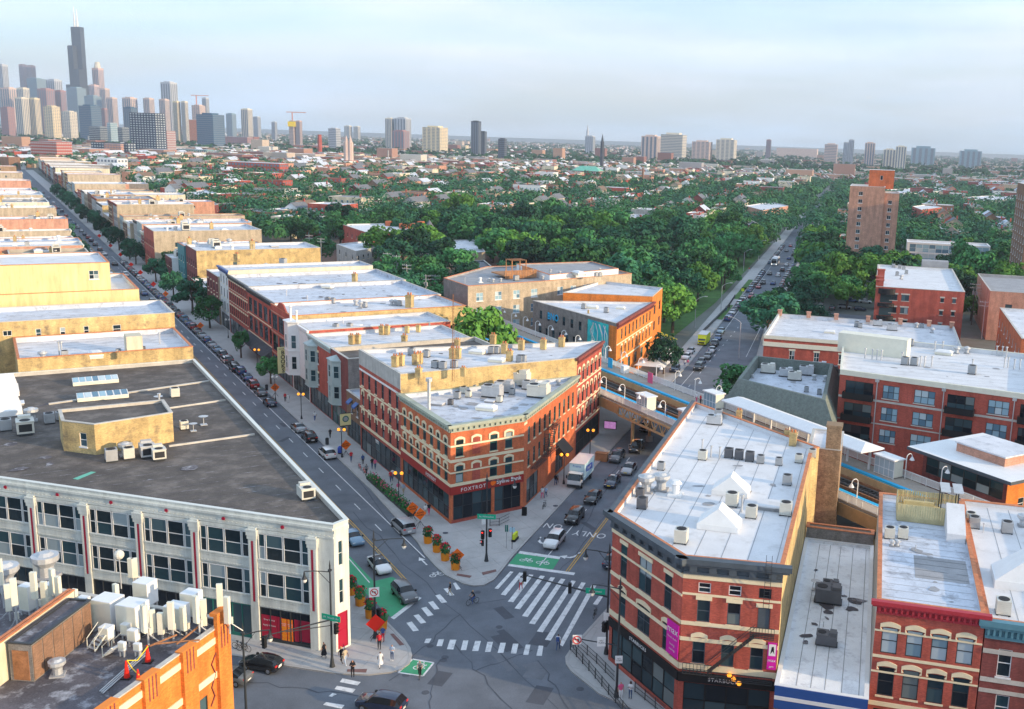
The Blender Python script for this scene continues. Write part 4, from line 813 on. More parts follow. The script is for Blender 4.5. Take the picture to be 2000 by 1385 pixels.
fg = MB(); fg.box(-.3, .3, -.08, -.06, 1.35, 2.45); pn = fg.build('picture_panel', 'white_paint', b2); fg = MB(); fg.add([(-.05, -.085, 2.2), (.12, -.085, 2.25), (.2, -.085, 1.5), (.05, -.085, 1.8), (-.15, -.085, 1.5), (-.1, -.085, 1.95)], [(0, 5, 4, 3, 2, 1)]); fg.build('figure_print', 'black', pn)
fe = MB(); platform(fe, 6.2, 8.3, 9.4, 1.0); stair(fe, (6.6, 9.4), (2.6, 5.4), -.25); platform(fe, .4, 3.0, 5.3, 1.0); platform(fe, 2.8, 8.4, 4.95, .9, .7)
part_at(SB, 'fire_escape', fe.mesh('fire_escape', 'steel_dark'), p1.x, p1.y, 0, rzof(u1))
lad = MB()
for x in (7.2, 7.7): lad.tube((x, -.3, 12), (x, -.9, 16), .03, 4); lad.tube((x, -.9, 16), (x, -.9, 17.2), .03, 4)
for k in range(12): lad.tube((7.2, -.3 - .05 * k, 12 + k * .42), (7.7, -.3 - .05 * k, 12 + k * .42), .025, 4)
part_at(SB, 'ladder', lad.mesh('ladder', 'steel_dark'), p1.x, p1.y, 0, rzof(u1))
for k, x in enumerate((4.6, 5.0, 5.5)):
 l_ = MB(); l_.ball((0, -.3, 0), .22, 0, 10, 6); part_at(SB, 'globe_lamp', l_.mesh('globe_lamp', 'bulb_warm'), (p1 + u1 * x).x, (p1 + u1 * x).y, 5.2 - .35 * k, rzof(u1))
# red tile parapet wall on the sunny long side
# -- rear brick wing with the chimney
PW = R(D_, -6, 3, 39.6, 43.6)
RWG = bld('brick_wing', 'mottled brown brick rear wing with a square chimney beside the railway', PW, 15.2, 'brick_mottled', 'roof_white', {3: [('W', 11.2, 2.2, 1.0, 1, (1, 1, 'brick_dark', None, 'cornice_slate'), None, 2.6, 3.9)]}, par=.4)
ch = MB(); ch.box(-.9, .9, -.9, .9, 0, 3.4); ch.box(-1.0, 1.0, -1.0, 1.0, 3.4, 3.7); x, y = D_(-5, 42.6); part_at(RWG, 'chimney', ch.mesh('chimney', 'brick_mottled'), x, y, 14.6, -radians(14))
# -- low shop with the big stained white roof and blue fascia
PLW = R(D_, -48.8, -13, 40.45, 48.35)
LOW = bld('low_shop', 'single-storey shop with a stained white roof and a blue and white fascia', PLW, 6, 'brick_mottled', 'roof_bright', {3: [('B', 5.1, 6.02, 'blue_band', .12, None, None, 'fascia'), ('B', 4.75, 5.1, 'white_paint', .16, None, None, 'fascia_stripe'), ('B', 3.9, 4.74, 'blue_band', .12, None, None, 'fascia'), ('S', .3, 3.8, .4, 7.5, 4, 'blue_band')]}, par=.35, cop='white_paint')
WB = bld('back_wall', 'black parapet wall at the back of the low white roof', R(D_, -13, -11.5, 40.45, 48.3), 7.4, 'brick_grey', 'roof_dark', {}, par=.3, cop='coping_tile')
# -- red building with the crimson cornice
PR = R(D_, -46.2, -17, 48.45, 57.3)
RED = bld('cornice_building', 'red brick building with a crimson cornice and four arched windows per floor', PR, 14, 'brick_red', 'roof_silver', {3: [('W', 9.2, 2.4, 1.35, 4, (1, 2, 'steel_dark', None, 'glass_blind'), SEG, .3, 8.6), ('W', 5.2, 2.7, 1.35, 4, (1, 2, 'steel_dark', CS, 'glass_dark'), SEG, .3, 8.6), ('C', 12.9, 14.1, 'cornice_red', .5, .45), ('S', .3, 3.9, .4, 8.4, 4), ('B', 4.2, 4.6, CS, .08), ('B', 8.75, 9.0, CS, .07), ('B', 11.2, 11.35, CS, .06), ('B', 7.35, 7.5, CS, .06)]}, par=.5, cop='coping_tile', walls={0: 'stone_grey'})
PT = R(D_, -46.2, -15, 57.4, 70)
TEAL = bld('cornice_building', 'dark red brick building with a blue-green cornice at the right edge', PT, 13.6, 'brick_dark', 'roof_clean', {3: [('W', 8.6, 2.5, 1.1, 1, WHITE, None, 9.6, 12), ('W', 4.7, 2.2, 1.1, 1, WHITE, None, 9.4, 11.8), ('W', 8.6, 2.5, 1.1, 2, WHITE, None, 1, 7), ('W', 4.7, 2.2, 1.1, 2, WHITE, None, 1, 7), ('C', 12.0, 13.7, 'cornice_teal', .6, .45), ('B', 8.0, 8.4, 'coping_stone', .07), ('B', 7.0, 7.35, 'coping_stone', .07), ('B', 10.6, 11.0, 'coping_stone', .07)]}, par=.5, cop='coping_tile')
# -- brick station house with the deep eaves
PEV = [M_(-29.5, 58.4), M_(-29.5, 71), M_(-43.5, 71), M_(-43.5, 58.4)]
EV = bld('eaves_building', 'brick building with deep white eaves over a band of dark windows beside the platform', PEV, 11, 'brick_dark', 'roof_white', {3: [('S', 8.0, 10.3, .6, 13.4, 6, 'steel_dark', 'glass')], 2: [('W', 6.5, 1.6, 1.2, 2, WHITE, None, 2, 12), ('W', 2.5, 1.6, 1.2, 2, WHITE, None, 2, 12)]}, par=.05, walls={2: 'brick_orange', 3: 'brick_dark'})
ev = MB(); e0 = inset(PEV, -1.6); ev.prism(e0, 0, .3); cxy = EV.location; ev2 = MB(); ev2.prism([(x - cxy.x, y - cxy.y) for x, y in e0], 11.05, 11.4); ev2.build('eaves', ('white_paint'), EV)
fas = MB()
for a, b in zip(e0, e0[1:] + e0[:1]): A, B = Vector(a), Vector(b); fas.obox(((A + B) / 2 - cxy.xy)[:], (B - A)[:], (B - A).length + .1, .12, 10.95, 11.38)
fas.build('fascia', 'cornice_slate', EV)
uph = MB(); uq_ = inset(PEV, 3.0); uph.prism([(x - cxy.x, y - cxy.y) for x, y in uq_], 11.4, 12.6); uph.build('roof_block', 'brick_salmon', EV); upr = MB(); upr.prism([(x - cxy.x, y - cxy.y) for x, y in inset(PEV, 2.8)], 12.6, 12.8); upr.build('roof_cap', 'roof_white', EV)
# -- four-storey condominium with dark balconies
PCN = [D_(38.8, 41.6), D_(31.5, 71.4), D_(66, 75.5), D_(73, 40.8)]
LC = (Vector(PCN[1]) - Vector(PCN[0])).length
TRI = (3, 3, 'steel_dark', CS, 'glass_blind'); fc = []
for z in (12.2, 8.5, 4.8):
 for a, b in ((.235, .325), (.40, .51), (.77, .875)): fc.append(('W', z, 2.2, LC * (b - a) - .1, 1, (3, 2, 'steel_dark', 'coping_stone', 'glass_day'), None, LC * a, LC * b))
 for a, b in ((.03, .19), (.565, .71), (.92, .995)): fc.append(('W', z - .5, 2.7, LC * (b - a) - .3, 1, (3, 2, 'black', None, 'glass_dark'), None, LC * a, LC * b))
fc += [('B', 11.45, 11.8, 'coping_stone', .06), ('B', 15.2, 16.0, 'cream_paint', .12), ('B', 7.7, 7.9, 'coping_stone', .05)]
CON = bld('condominium', 'long red brick condominium with black balconies and a white roof', PCN, 16, 'brick_red', 'roof_clean', {0: fc}, par=.8, cop='cream_paint')
pc, uc, nc, _ = edge(CON, PCN, 0)
for a, b in ((.03, .19), (.565, .71), (.92, .995)):
 w = LC * (b - a)
 for z in (11.5, 7.8, 4.1):
  bl = MB(); bl.box(-w / 2, w / 2, -1.2, 0, 0, .15); bl.box(-w / 2, w / 2, -1.22, -1.16, .15, 1.1)
  for xx in (-w / 2, w / 2 - .05): bl.box(xx, xx + .05, -1.16, 0, .15, 1.1)
  c = pc + uc * LC * (a + b) / 2; part_at(CON, 'balcony', bl.mesh('balcony', 'black'), c.x, c.y, z, rzof(uc))
for a in (.205, .55, .895):
 dp = MB(); dp.box(-.07, .07, -.14, 0, 0, 14.6); dp.box(-.3, .3, -.4, 0, 14.6, 15.1); c = pc + uc * LC * a; part_at(CON, 'drainpipe', dp.mesh('drainpipe', 'galv'), c.x, c.y, .2, rzof(uc))
# -- mansard building beside the platform
PM_ = [D_(42, 22.6), D_(30, 41.4), D_(64, 41.2), D_(66, 23.2)]
MN = bld('mansard_building', 'building with sloping grey-green shingle sides and a cluttered sunken roof', inset(PM_, 0), 8.2, 'brick_dark', 'roof_white', {}, par=.4)
ms = MB(); lo, hi = inset(PM_, -.4), inset(PM_, 1.6); inn = inset(PM_, 2.2); c0 = MN.location
for k in range(4):
 q = lambda P, z: [(x - c0.x, y - c0.y, z) for x, y in P]
 a, b = lo[k], lo[(k + 1) % 4]; d, e = hi[(k + 1) % 4], hi[k]; f, h_ = inn[(k + 1) % 4], inn[k]
 ms.poly([(a[0] - c0.x, a[1] - c0.y, 8.0), (b[0] - c0.x, b[1] - c0.y, 8.0), (d[0] - c0.x, d[1] - c0.y, 12), (e[0] - c0.x, e[1] - c0.y, 12)])
 ms.poly([(e[0] - c0.x, e[1] - c0.y, 12), (d[0] - c0.x, d[1] - c0.y, 12), (f[0] - c0.x, f[1] - c0.y, 12), (h_[0] - c0.x, h_[1] - c0.y, 12)])
 ms.poly([(h_[0] - c0.x, h_[1] - c0.y, 12), (f[0] - c0.x, f[1] - c0.y, 12), (f[0] - c0.x, f[1] - c0.y, 9.6), (h_[0] - c0.x, h_[1] - c0.y, 9.6)])
ms.build('mansard_roof', 'shingle_green', MN); rf = MB(); rf.poly([(x - c0.x, y - c0.y, 9.7) for x, y in inn]); rf.build('roof_deck', 'roof_silver', MN)
# -- low classical building with stone parapet
PCL = R(D_, 103, 136, 22.2, 66)
CL = bld('classical_building', 'low red brick building with cream stone trim and a long white roof', PCL, 9, 'brick_red', 'roof_white', {3: [('W', 3.6, 2.3, 1.2, 7, (2, 2, 'white_paint', 'cream_paint', 'glass'), ('flat', 'cream_paint'), 1, 40), ('B', 6.6, 7.6, 'cream_paint', .25), ('B', 8.3, 9.02, 'cream_paint', .2), ('S', .4, 2.6, 2, 40, 14)], 0: [('W', 3.6, 2.3, 1.2, 7, (2, 2, 'white_paint', 'cream_paint', 'glass'), ('flat', 'cream_paint')), ('B', 6.6, 7.6, 'cream_paint', .25), ('B', 8.3, 9.02, 'cream_paint', .2)]}, par=1.0, cop='coping_stone')
for t in (22.6, 30, 37, 45, 53, 60, 65.5):
 q = MB(); q.box(-.5, .5, -.5, .5, 0, 1.3); q.box(-.6, .6, -.6, .6, 1.3, 1.55); x, y = D_(135.6, t); part_at(CL, 'parapet_post', q.mesh('parapet_post', 'brick_salmon'), x, y, 8.6, -radians(14))
# -- red flats with corner balconies
PRB = R(D_, 150, 205, 46.3, 69)
RB = bld('brick_flats', 'four-storey red brick flats with rounded black corner balconies', PRB, 16, 'brick_red', 'roof_clean', {3: [('W', z, 1.6, 2.0, 1, (2, 1, 'steel_dark', 'coping_stone', 'glass'), ('flat', 'coping_stone'), 8.7 + k, 8.8 + k + 2) for z in (12.6, 9.2, 5.8) for k in (5.2, -3.4 + 14.6 - 3)] + [('W', z, 1.1, .9, 2, (1, 1, 'steel_dark', 'coping_stone', 'glass'), ('flat', 'coping_stone'), 1, 7) for z in (12.9, 9.5, 6.1)]}, par=.6)
pb, ub, nb, Lb = edge(RB, PRB, 3)
for z in (14.2, 10.8, 7.4, 4.0):
 bl = MB(); pts = [(-2.2, 0)] + [(-2.2 * cos(pi * k / 8), -1.5 * sin(pi * k / 8)) for k in range(1, 8)] + [(2.2, 0)]; bl.prism(pts, 0, .9 if z < 14 else 1.4); s_b = 2.6 if True else 0
 c = Vector(D_(150, 49.2)); part_at(RB, 'balcony', bl.mesh('balcony', 'black'), c.x, c.y, z, rzof(ub)); bg_ = MB(); bg_.box(-1.6, 1.6, -.05, .02, 0, 2.1); part_at(RB, 'balcony_door', bg_.mesh('balcony_door', 'glass_dark'), c.x, c.y, z + 1.0 if z < 14 else 12, rzof(ub))
for x, y, h in ((152, 47.2, 1.8), (160, 47.2, 1.8), (170, 47.4, 2.6)):
 q = MB(); q.box(-1, 1, -1, 1, 0, h); q.box(-1.15, 1.15, -1.15, 1.15, h, h + .25); xx, yy = D_(x, y); part_at(RB, 'chimney_block', q.mesh('chimney_block', 'brick_red'), xx, yy, 15.6, -radians(14))
R2 = bld('brick_flats', 'plain brown-red brick flats at the right edge behind the power lines', R(D_, 172, 214, 77.5, 112), 14, 'brick_salmon', 'roof_grey', {3: [('W', 9.2, 1.3, 1.8, 2, (1, 1, 'steel_dark', None, 'glass_dark'), None, 18, 33), ('W', 5.4, 1.3, 1.8, 2, (1, 1, 'steel_dark', None, 'glass_dark'), None, 18, 33)]}, par=.8)
R3 = bld('brick_flats', 'small red brick building with pilasters at the right edge', R(D_, 104, 150, 78, 98), 12.5, 'brick_rust', 'roof_white', {3: [('W', 8, 2, 1.1, 4, WHITE), ('W', 4, 2, 1.1, 4, WHITE)], 0: [('W', 8, 2, 1.1, 8, WHITE), ('W', 4, 2, 1.1, 8, WHITE)]}, par=.6)
# -- brown apartment tower
PTW = R(D_, 300, 322, 33, 46.8); PTW2 = R(D_, 301.5, 322, 46.85, 52.5)
TW = bld('apartment_tower', 'tall plain tan brick apartment tower with pairs of small windows', PTW, 37, 'brick_salmon', 'roof_clean', {3: [('W', 2.8 + 3.05 * k, 1.5, 1.6, 1, (2, 1, 'white_paint', 'white_paint', 'glass_dark'), None, 8.4, 10.4) for k in range(11)]}, par=.6, cop='white_paint')
TW2 = bld('apartment_tower_wing', 'narrower brick side wing of the apartment tower', PTW2, 34.6, 'brick_salmon', 'roof_clean', {3: [('W', 2.8 + 3.05 * k, 1.5, 1.5, 1, (2, 1, 'white_paint', 'white_paint', 'glass_dark'), None, 2.6, 4.2) for k in range(10)]}, par=.6, cop='coping_stone')
TW3 = bld('tower_machine_room', 'square brick machine room on the roof of the apartment tower', R(D_, 309, 318, 40, 50), 43.5, 'brick_rust', 'roof_clean', {3: [('W', 3.5, 1.8, 1.1, 1, (1, 1, 'white_paint', None, 'glass'), None, 4, 6)]}, z0=36.0, par=.4, cop='white_paint')
GLB = bld('modern_block', 'low modern block with a glass curtain wall behind the apartment tower', R(D_, 330, 345, 58, 92), 13, 'white_paint', 'roof_clean', {3: [('S', 1 + 4 * k, 4.4 + 4 * k, .5, 33, 12, 'white_paint', 'glass_day') for k in range(3)]}, par=.6, cop='white_paint')
EDG = bld('apartment_tower', 'slab apartment tower with white balconies cut by the right edge', R(D_, 262, 300, 96.5, 118), 41, 'brick_brown', 'roof_clean', {0: [('W', 2 + 3 * k, 1.7, 1.8, 6, (2, 1, 'white_paint', 'white_paint', 'glass_dark')) for k in range(12)], 3: [('W', 2 + 3 * k, 1.7, 1.8, 3, (2, 1, 'white_paint', 'white_paint', 'glass_dark')) for k in range(12)]}, par=.5, cop='white_paint')
# -- middle: mural building, orange building, big tan building
PMU = [M_(92, 59.2), D_(76, -6.1), D_(108, -5.4)]
MU = bld('mural_building', 'grey brick wedge building with an orange front and a painted wall', PMU, 14, 'brick_grey', 'roof_white', {0: [('W', 10.2, 2.0, 1.1, 7, (1, 2, 'steel_dark', None, 'glass'), None, 2, 25), ('W', 6.4, 2.0, 1.1, 8, (1, 2, 'steel_dark', None, 'glass'), None, 2, 25), ('W', 2.6, 2.0, 1.1, 7, (1, 2, 'shutter_green', None, 'glass'), None, 2, 25)],
 1: [('W', 10.0, 2.3, 1.1, 9, (1, 2, 'shutter_green', None, 'glass_dark'), None, 2.5, 31), ('W', 6.2, 2.3, 1.1, 9, (1, 2, 'shutter_green', None, 'glass_dark'), SEG, 2.5, 31), ('W', 2.4, 2.4, 2.2, 5, (2, 2, 'shutter_green', None, 'glass_dark'), None, 2.5, 31), ('C', 12.8, 14.2, 'brick_dark', .6, .8), ('B', 5.4, 5.7, CS, .08), ('B', 9.2, 9.45, CS, .08)]}, walls={1: 'brick_orange'}, par=.4, cop='coping_stone')
pm_, um, nm_, Lm = edge(MU, PMU, 0)
mw = MB(); mw.box(-3.9, 3.9, -.03, 0, .2, 13); c = pm_ + um * (Lm - 7); mo = part_at(MU, 'mural', mw.mesh('mural', 'mural_teal'), c.x, c.y, .3, rzof(um))
ml = MB(); rr = random.Random(3)
for k in range(9):
 x, z = rr.uniform(-3.4, 3), 12.5; pts = []
 for j in range(7): pts.append((max(-3.7, min(3.7, x)), -.045, z)); x += rr.uniform(-1.5, 1.5); z -= 1.9
 for a, b in zip(pts, pts[1:]): d = Vector((b[0] - a[0], b[2] - a[2])).normalized() * .11; ml.quad((a[0] - d.y, -.045, a[2] + d.x), (a[0] + d.y, -.045, a[2] - d.x), (b[0] + d.y, -.045, b[2] - d.x), (b[0] - d.y, -.045, b[2] + d.x))
ml.build('mural_line', 'white_paint', mo)
qn = MB(); qn.box(-1.3, 1.3, -.06, 0, 0, 13.2); c = pm_ + um * (Lm - 1.35); part_at(MU, 'brick_return', qn.mesh('brick_return', 'brick_orange'), c.x, c.y, .1, rzof(um))
for s, x, z, m in (('BNO', 9, 11.4, 'platform_blue'), ('sk', 12.5, 7.2, 'c_pink')): lettering(MU, s, pm_, um, nm_, x, z, 2.2, m, .05, bold=.05).name = 'graffiti_lettering'
OG = bld('orange_building', 'orange painted brick building with a roof deck behind the mural building', [D_(108.3, -5.6), D_(124, -6.5), D_(129, -24), D_(104.5, -27)], 15.4, 'brick_rust', 'roof_white', {3: [('W', 11.5, 1.8, 1.5, 3, (2, 2, 'white_paint', None, 'glass_day'), None, 8, 20)], 0: [('W', 10.5, 2.2, 2.4, 2, (2, 2, 'steel_dark', None, 'glass_dark')), ('W', 6.5, 2.2, 2.4, 2, (2, 2, 'steel_dark', None, 'glass_dark'))]}, walls={3: 'brick_orange', 0: 'brick_orange'}, par=.6)
PBG = [M_(100, 46), M_(115, 46), M_(133, 66), M_(130, 98), M_(108, 97), M_(102.3, 68)]
TRW = (2, 2, 'white_paint', 'white_paint', 'glass_day')
BG = bld('tan_flats', 'big tan brick flats with white windows and a grey stepped roof', PBG, 17, 'brick_tan', 'roof_grey', {5: [('W', z, 2.0, 1.9, 4, TRW, None, .8, 21.5) for z in (13.2, 9.6, 6.0, 2.4)], 4: [('W', z, 2.0, 1.9, 3, TRW, None, 14, 27) for z in (13.2,)]}, walls={0: 'brick_grey'}, par=.5, cop='coping_tile')
BG2 = bld('roof_storey', 'raised white-walled storey on the roof of the tan flats', [M_(104, 70), M_(127, 72), M_(126, 95), M_(110, 94)], 18.2, 'white_paint', 'roof_grey', {}, z0=16.4, par=.4, cop='coping_tile')
# buildings just out of frame on the right and near sides that keep the streets in shade
for i, (s0, s1, t0, t1, h) in enumerate(((-92, -66, 24, 60, 9.0), (-90, -66, 62, 100, 13), (-92, -66, 102, 160, 17), (-46.2, -18, 70.2, 100, 15), (-46.2, -18, 100.5, 170, 17))):
 bld('unseen_building', f'plain brick building, {ADJ[i]} of the row beside the cross street', R(D_, s0, s1, t0, t1), h, 'brick_red', 'roof_white', {}, par=.5, group='buildings beside the cross street')
for r_, p_, h_, sp, d in ((SB, PS, 15.412, 2.6, D_.d), (LOW, PLW, 5.662, 1.3, D_.d), (RED, PR, 13.512, 1.4, D_.p), (TEAL, PT, 13.112, 2.2, D_.d), (CON, PCN, 15.212, 3.0, D_.p), (CL, PCL, 8.012, 2.5, D_.p), (BG, PBG, 16.512, 3, M_.p)): seams(r_, p_, h_, sp, d)
for r_, p_, z, n in ((SB, PS, 15.414, 9), (LOW, PLW, 5.664, 16), (RED, PR, 13.514, 9), (CON, PCN, 15.214, 6), (MN, PM_, 9.71, 8)): tar(r_, p_, z, n, n, 'roof_worn' if n == 16 else 'roof_grey', .8)
# ------------------------------------------------------------------ elevated railway station
RZM = rzof(M_.d); LO = M_(20, 47)
EL = thing('elevated_station', 'elevated railway station with wooden platforms and blue edges crossing the street', 'station', (LO[0], LO[1], 0), RZM)
# local frame: x along the track (away from camera), y to the left of travel; right-hand offset t -> y = 47 - t
Y = lambda t: 47 - t
def lpart(name, m, mb, parent=EL): return mb.build(name, m, parent)
b = MB(); b.box(-80, 110, Y(55), Y(51.9), 7.2, 7.5); lpart('platform', 'deck_wood', b)
b = MB(); b.box(-80, 110, Y(43.0), Y(40.6), 7.2, 7.5); lpart('platform', 'deck_wood', b)
b = MB(); b.box(-80, 110, Y(51.95), Y(51.3), 7.25, 7.52); lpart('platform_edge', 'platform_blue', b)
b = MB(); b.box(-80, 110, Y(43.65), Y(42.95), 7.25, 7.52); lpart('platform_edge', 'platform_blue', b)
b = MB(); b.box(-80, 110, Y(51.25), Y(51.1), 5.6, 7.2); lpart('girder', 'tan_steel', b)
b = MB(); b.box(-80, -40, Y(40.65), Y(40.4), 5.4, 7.1); b.box(2.5, 110, Y(40.65), Y(40.4), 5.4, 7.1)
for k in range(40): x = 4 + k * 2.6; b.box(x - .06, x + .06, Y(40.4) - .08, Y(40.4) + .02, 5.4, 7.1) if False else b.box(x - .06, x + .06, Y(40.4), Y(40.4) + .08, 5.4, 7.1)
lpart('girder', 'tan_steel', b)
b = MB()
for zz in (5.3, 7.0): b.box(-40, 2.5, Y(40.6), Y(40.35), zz - .16, zz + .16)
k = -40
while k < 2.4:
 b.tube((k, Y(40.5), 5.3), (k + 1.2, Y(40.5), 7.0), .1, 4); b.tube((k + 1.2, Y(40.5), 7.0), (k + 2.4, Y(40.5), 5.3), .1, 4); b.tube((k, Y(40.5), 5.3), (k, Y(40.5), 7.0), .07, 4); k += 2.4
lpart('truss', 'tan_steel', b)
b = MB(); b.box(-80, 110, Y(51), Y(43.7), 5.7, 5.9); lpart('track_deck', 'tie_wood', b)
for t in (44.7, 46.2, 48.4, 49.9):
 b = MB(); b.box(-80, 110, Y(t) - .05, Y(t) + .05, 6.1, 6.28); lpart('rail', 'rail_steel', b)
b = MB()
for k in range(270): b.box(-80 + k * .7, -79.75 + k * .7, Y(47) - 1.5 + 1.55, Y(47) + 2.9, 5.9, 6.1); b.box(-80 + k * .7, -79.75 + k * .7, Y(47) - 3.4, Y(47) - .8, 5.9, 6.1)
o = lpart('ties', 'tie_wood', b); o['kind'] = 'stuff'
for t in (43.9, 47.3, 50.7): b = MB(); b.box(-80, 110, Y(t) - .12, Y(t) + .12, 5.95, 6.35); lpart('guard_timber', 'galv' if t == 43.9 else 'rust', b)
for x, t in ((-1.5, 41), (1.5, 46.5), (2.5, 52.5), (-17, 53), (12, 52.5), (-38, 41.5), (-38, 52.5), (30, 52.5), (50, 52.5)):
 b = MB(); b.box(x - .2, x + .2, Y(t) - .2, Y(t) + .2, .9, 5.6); b.box(x - .3, x + .3, Y(t) - .3, Y(t) + .3, 5.0, 5.6); c_ = lpart('column', 'tan_steel', b); b = MB(); b.box(x - .45, x + .45, Y(t) - .45, Y(t) + .45, 0.02, 1.0); b.build('column_base', 'concrete', c_)
pm = MB(); pm.box(-1.28, 1.28, -.04, .04, 1.02, 1.12); pm.box(-1.28, 1.28, -.03, .03, .12, .2)
for k in range(15): x = -1.2 + k * .171; pm.box(x - .05, x + .05, -.015, .015, .2, 1.02)
pm.box(-1.3, -1.22, -.04, .04, 0, 1.14); panel = pm.mesh('railing_panel', 'white_paint')
for k in range(70):
 x = -78 + k * 2.6
 ob('railing_panel', panel, EL, (x, Y(55.05), 7.5))
 if not (-.0): ob('railing_panel', panel, EL, (x, Y(40.55), 7.5))
# white gooseneck lamps along both platforms
gl = MB(); gl.cyl(0, 0, 0, 3.0, .07, 6); pts = [(0, -.55 + .55 * cos(a), 3.0 + .55 * sin(a)) for a in [pi * j / 6 for j in range(7)]]; gl.path(pts, .055, 6); pole_m = gl.mesh('pole', 'white_paint')
sh = MB(); sh.cyl(0, -1.1, 2.55, 3.02, .36, 10, 0, .1); shade_m = sh.mesh('shade', 'white_paint'); bu = MB(); bu.ball((0, -1.1, 2.55), .13); bulb_m = bu.mesh('bulb', 'lamp_glass')
i = 0
for side, t, rot in (('far', 54.7, 0), ('near', 40.9, pi)):
 for k in range(24):
  s = -36 + k * 6.2 + (1.5 if rot else 0)
  if (side == 'near' and s > 34) or (side == 'far' and -28 < s < 9): continue
  x, y = M_(s, t); r = thing('platform_lamp', f'white gooseneck lamp on the {side} railway platform, {ordw(24 - k)} from the left', 'lamp', (x, y, 7.5), RZM + (pi if side == 'near' else 0), f'{side} platform lamps')
  ob('pole', pole_m, r); ob('shade', shade_m, r); ob('bulb', bulb_m, r)
def shelter(s, t, Ls, label, w=1.8, h=2.6):
 x, y = M_(s, t); r = thing('platform_shelter', label, 'shelter', (x, y, 7.5), RZM)
 m = MB(); m.box(-Ls / 2 - .2, Ls / 2 + .2, -w / 2 - .2, w / 2 + .2, h, h + .18); m.build('roof', 'white_paint', r)
 m = MB()
 for xx in [(-Ls / 2) + Ls * k / 4 for k in range(5)]: m.box(xx - .04, xx + .04, w / 2 - .08, w / 2, 0, h)
 for z in (.1, h * .45, h - .1): m.box(-Ls / 2, Ls / 2, w / 2 - .07, w / 2 - .01, z - .04, z + .04)
 m.build('frame', 'white_paint', r)
 for sd in (-1, 1): m = MB(); m.box(sd * Ls / 2 - .03, sd * Ls / 2 + .03, -w / 2, w / 2 - .1, .2, h); m.build('side_screen', 'cream_paint', r)
 m = MB(); m.box(-Ls / 2 + .05, Ls / 2 - .05, w / 2 - .05, w / 2 - .03, .2, h - .1); m.build('glazing', 'glass_blind', r)
 return r
sh1 = shelter(16.2, 42, 3.2, 'white boxy shelter on the near platform over the street'); shelter(13, 53.8, 3.4, 'white shelter on the far platform left of the long canopy'); shelter(-27.5, 53.8, 3.6, 'white shelter on the far platform right of the long canopy')
# long white canopy
cx0, cx1 = 6.5, -25.5; x, y = M_((cx0 + cx1) / 2, 52.6); CP = thing('platform_canopy', 'long white pitched canopy over the far platform', 'canopy', (x, y, 7.5), RZM); LL = cx0 - cx1
m = MB(); hw = 2.3; m.add([(-LL / 2, -hw, 3.2), (LL / 2, -hw, 3.2), (LL / 2 - 1.5, 0, 3.9), (-LL / 2 + 1.5, 0, 3.9), (-LL / 2, hw, 3.2), (LL / 2, hw, 3.2), (-LL / 2, -hw, 3.0), (LL / 2, -hw, 3.0), (-LL / 2, hw, 3.0), (LL / 2, hw, 3.0)], [(0, 1, 2, 3), (5, 4, 3, 2), (4, 0, 3), (1, 5, 2), (6, 7, 1, 0), (9, 8, 4, 5), (8, 6, 0, 4), (7, 9, 5, 1), (6, 8, 9, 7)]); m.build('roof', 'white_paint', CP)
for k in range(8): xx = -LL / 2 + 1 + k * (LL - 2) / 7; m = MB(); m.box(xx - .12, xx + .12, -.6, -.36, 0, 3.1); m.box(xx - .06, xx + .06, -1.6, 1.6, 2.9, 3.05); m.build('post', 'white_paint', CP)
# stair house roof between the tracks and the corner building
m = MB(); m.box(-3, 3, -1.6, 1.6, 2.4, 2.65); x, y = M_(4.8, 44); SR = thing('stair_house', 'white flat roof over the platform stairs with a brick side', 'stair house', (x, y, 7.2), RZM); m.build('roof', 'roof_clean', SR); m = MB(); m.box(-2.8, 2.8, 1.2, 1.4, 0, 2.4); m.box(-3, -2.8, -1.4, 1.4, 0, 2.4); m.build('wall', 'brick_salmon', SR)
for i, (uv, mt_, lb) in enumerate((((1270, 737), 'c_pink', 'pink poster board on the far platform railing'), ((1192, 708), 'platform_blue', 'blue poster board on the far platform railing'))):
 p = at(*uv, 8.6); m = MB(); m.box(-.8, .8, -.05, .05, -1.0, 1.0); r = tag(m.build('poster_board', mt_, None, (p.x, p.y, 8.5), RZM), lb, 'board')
m = MB(); m.box(-.6, .6, -.6, .6, 0, 1.3); m.box(-.65, .65, -.65, .65, 1.3, 1.4); x, y = M_(42, 53.9); tag(m.build('platform_box', 'white_paint', None, (x, y, 7.5), RZM), 'white utility box on the far platform', 'box')
scr = at(1192, 830, 4.2); m = MB(); m.box(-1.1, 1.1, -.15, .15, -.7, .7); r = thing('street_screen', 'lit advertising screen hung under the railway bridge', 'screen', (scr.x, scr.y, 4.2), rzof(D_.p)); m.build('casing', 'steel_dark', r); m = MB(); m.box(-1.0, 1.0, -.17, -.15, -.6, .6); m.build('display', 'screen', r)
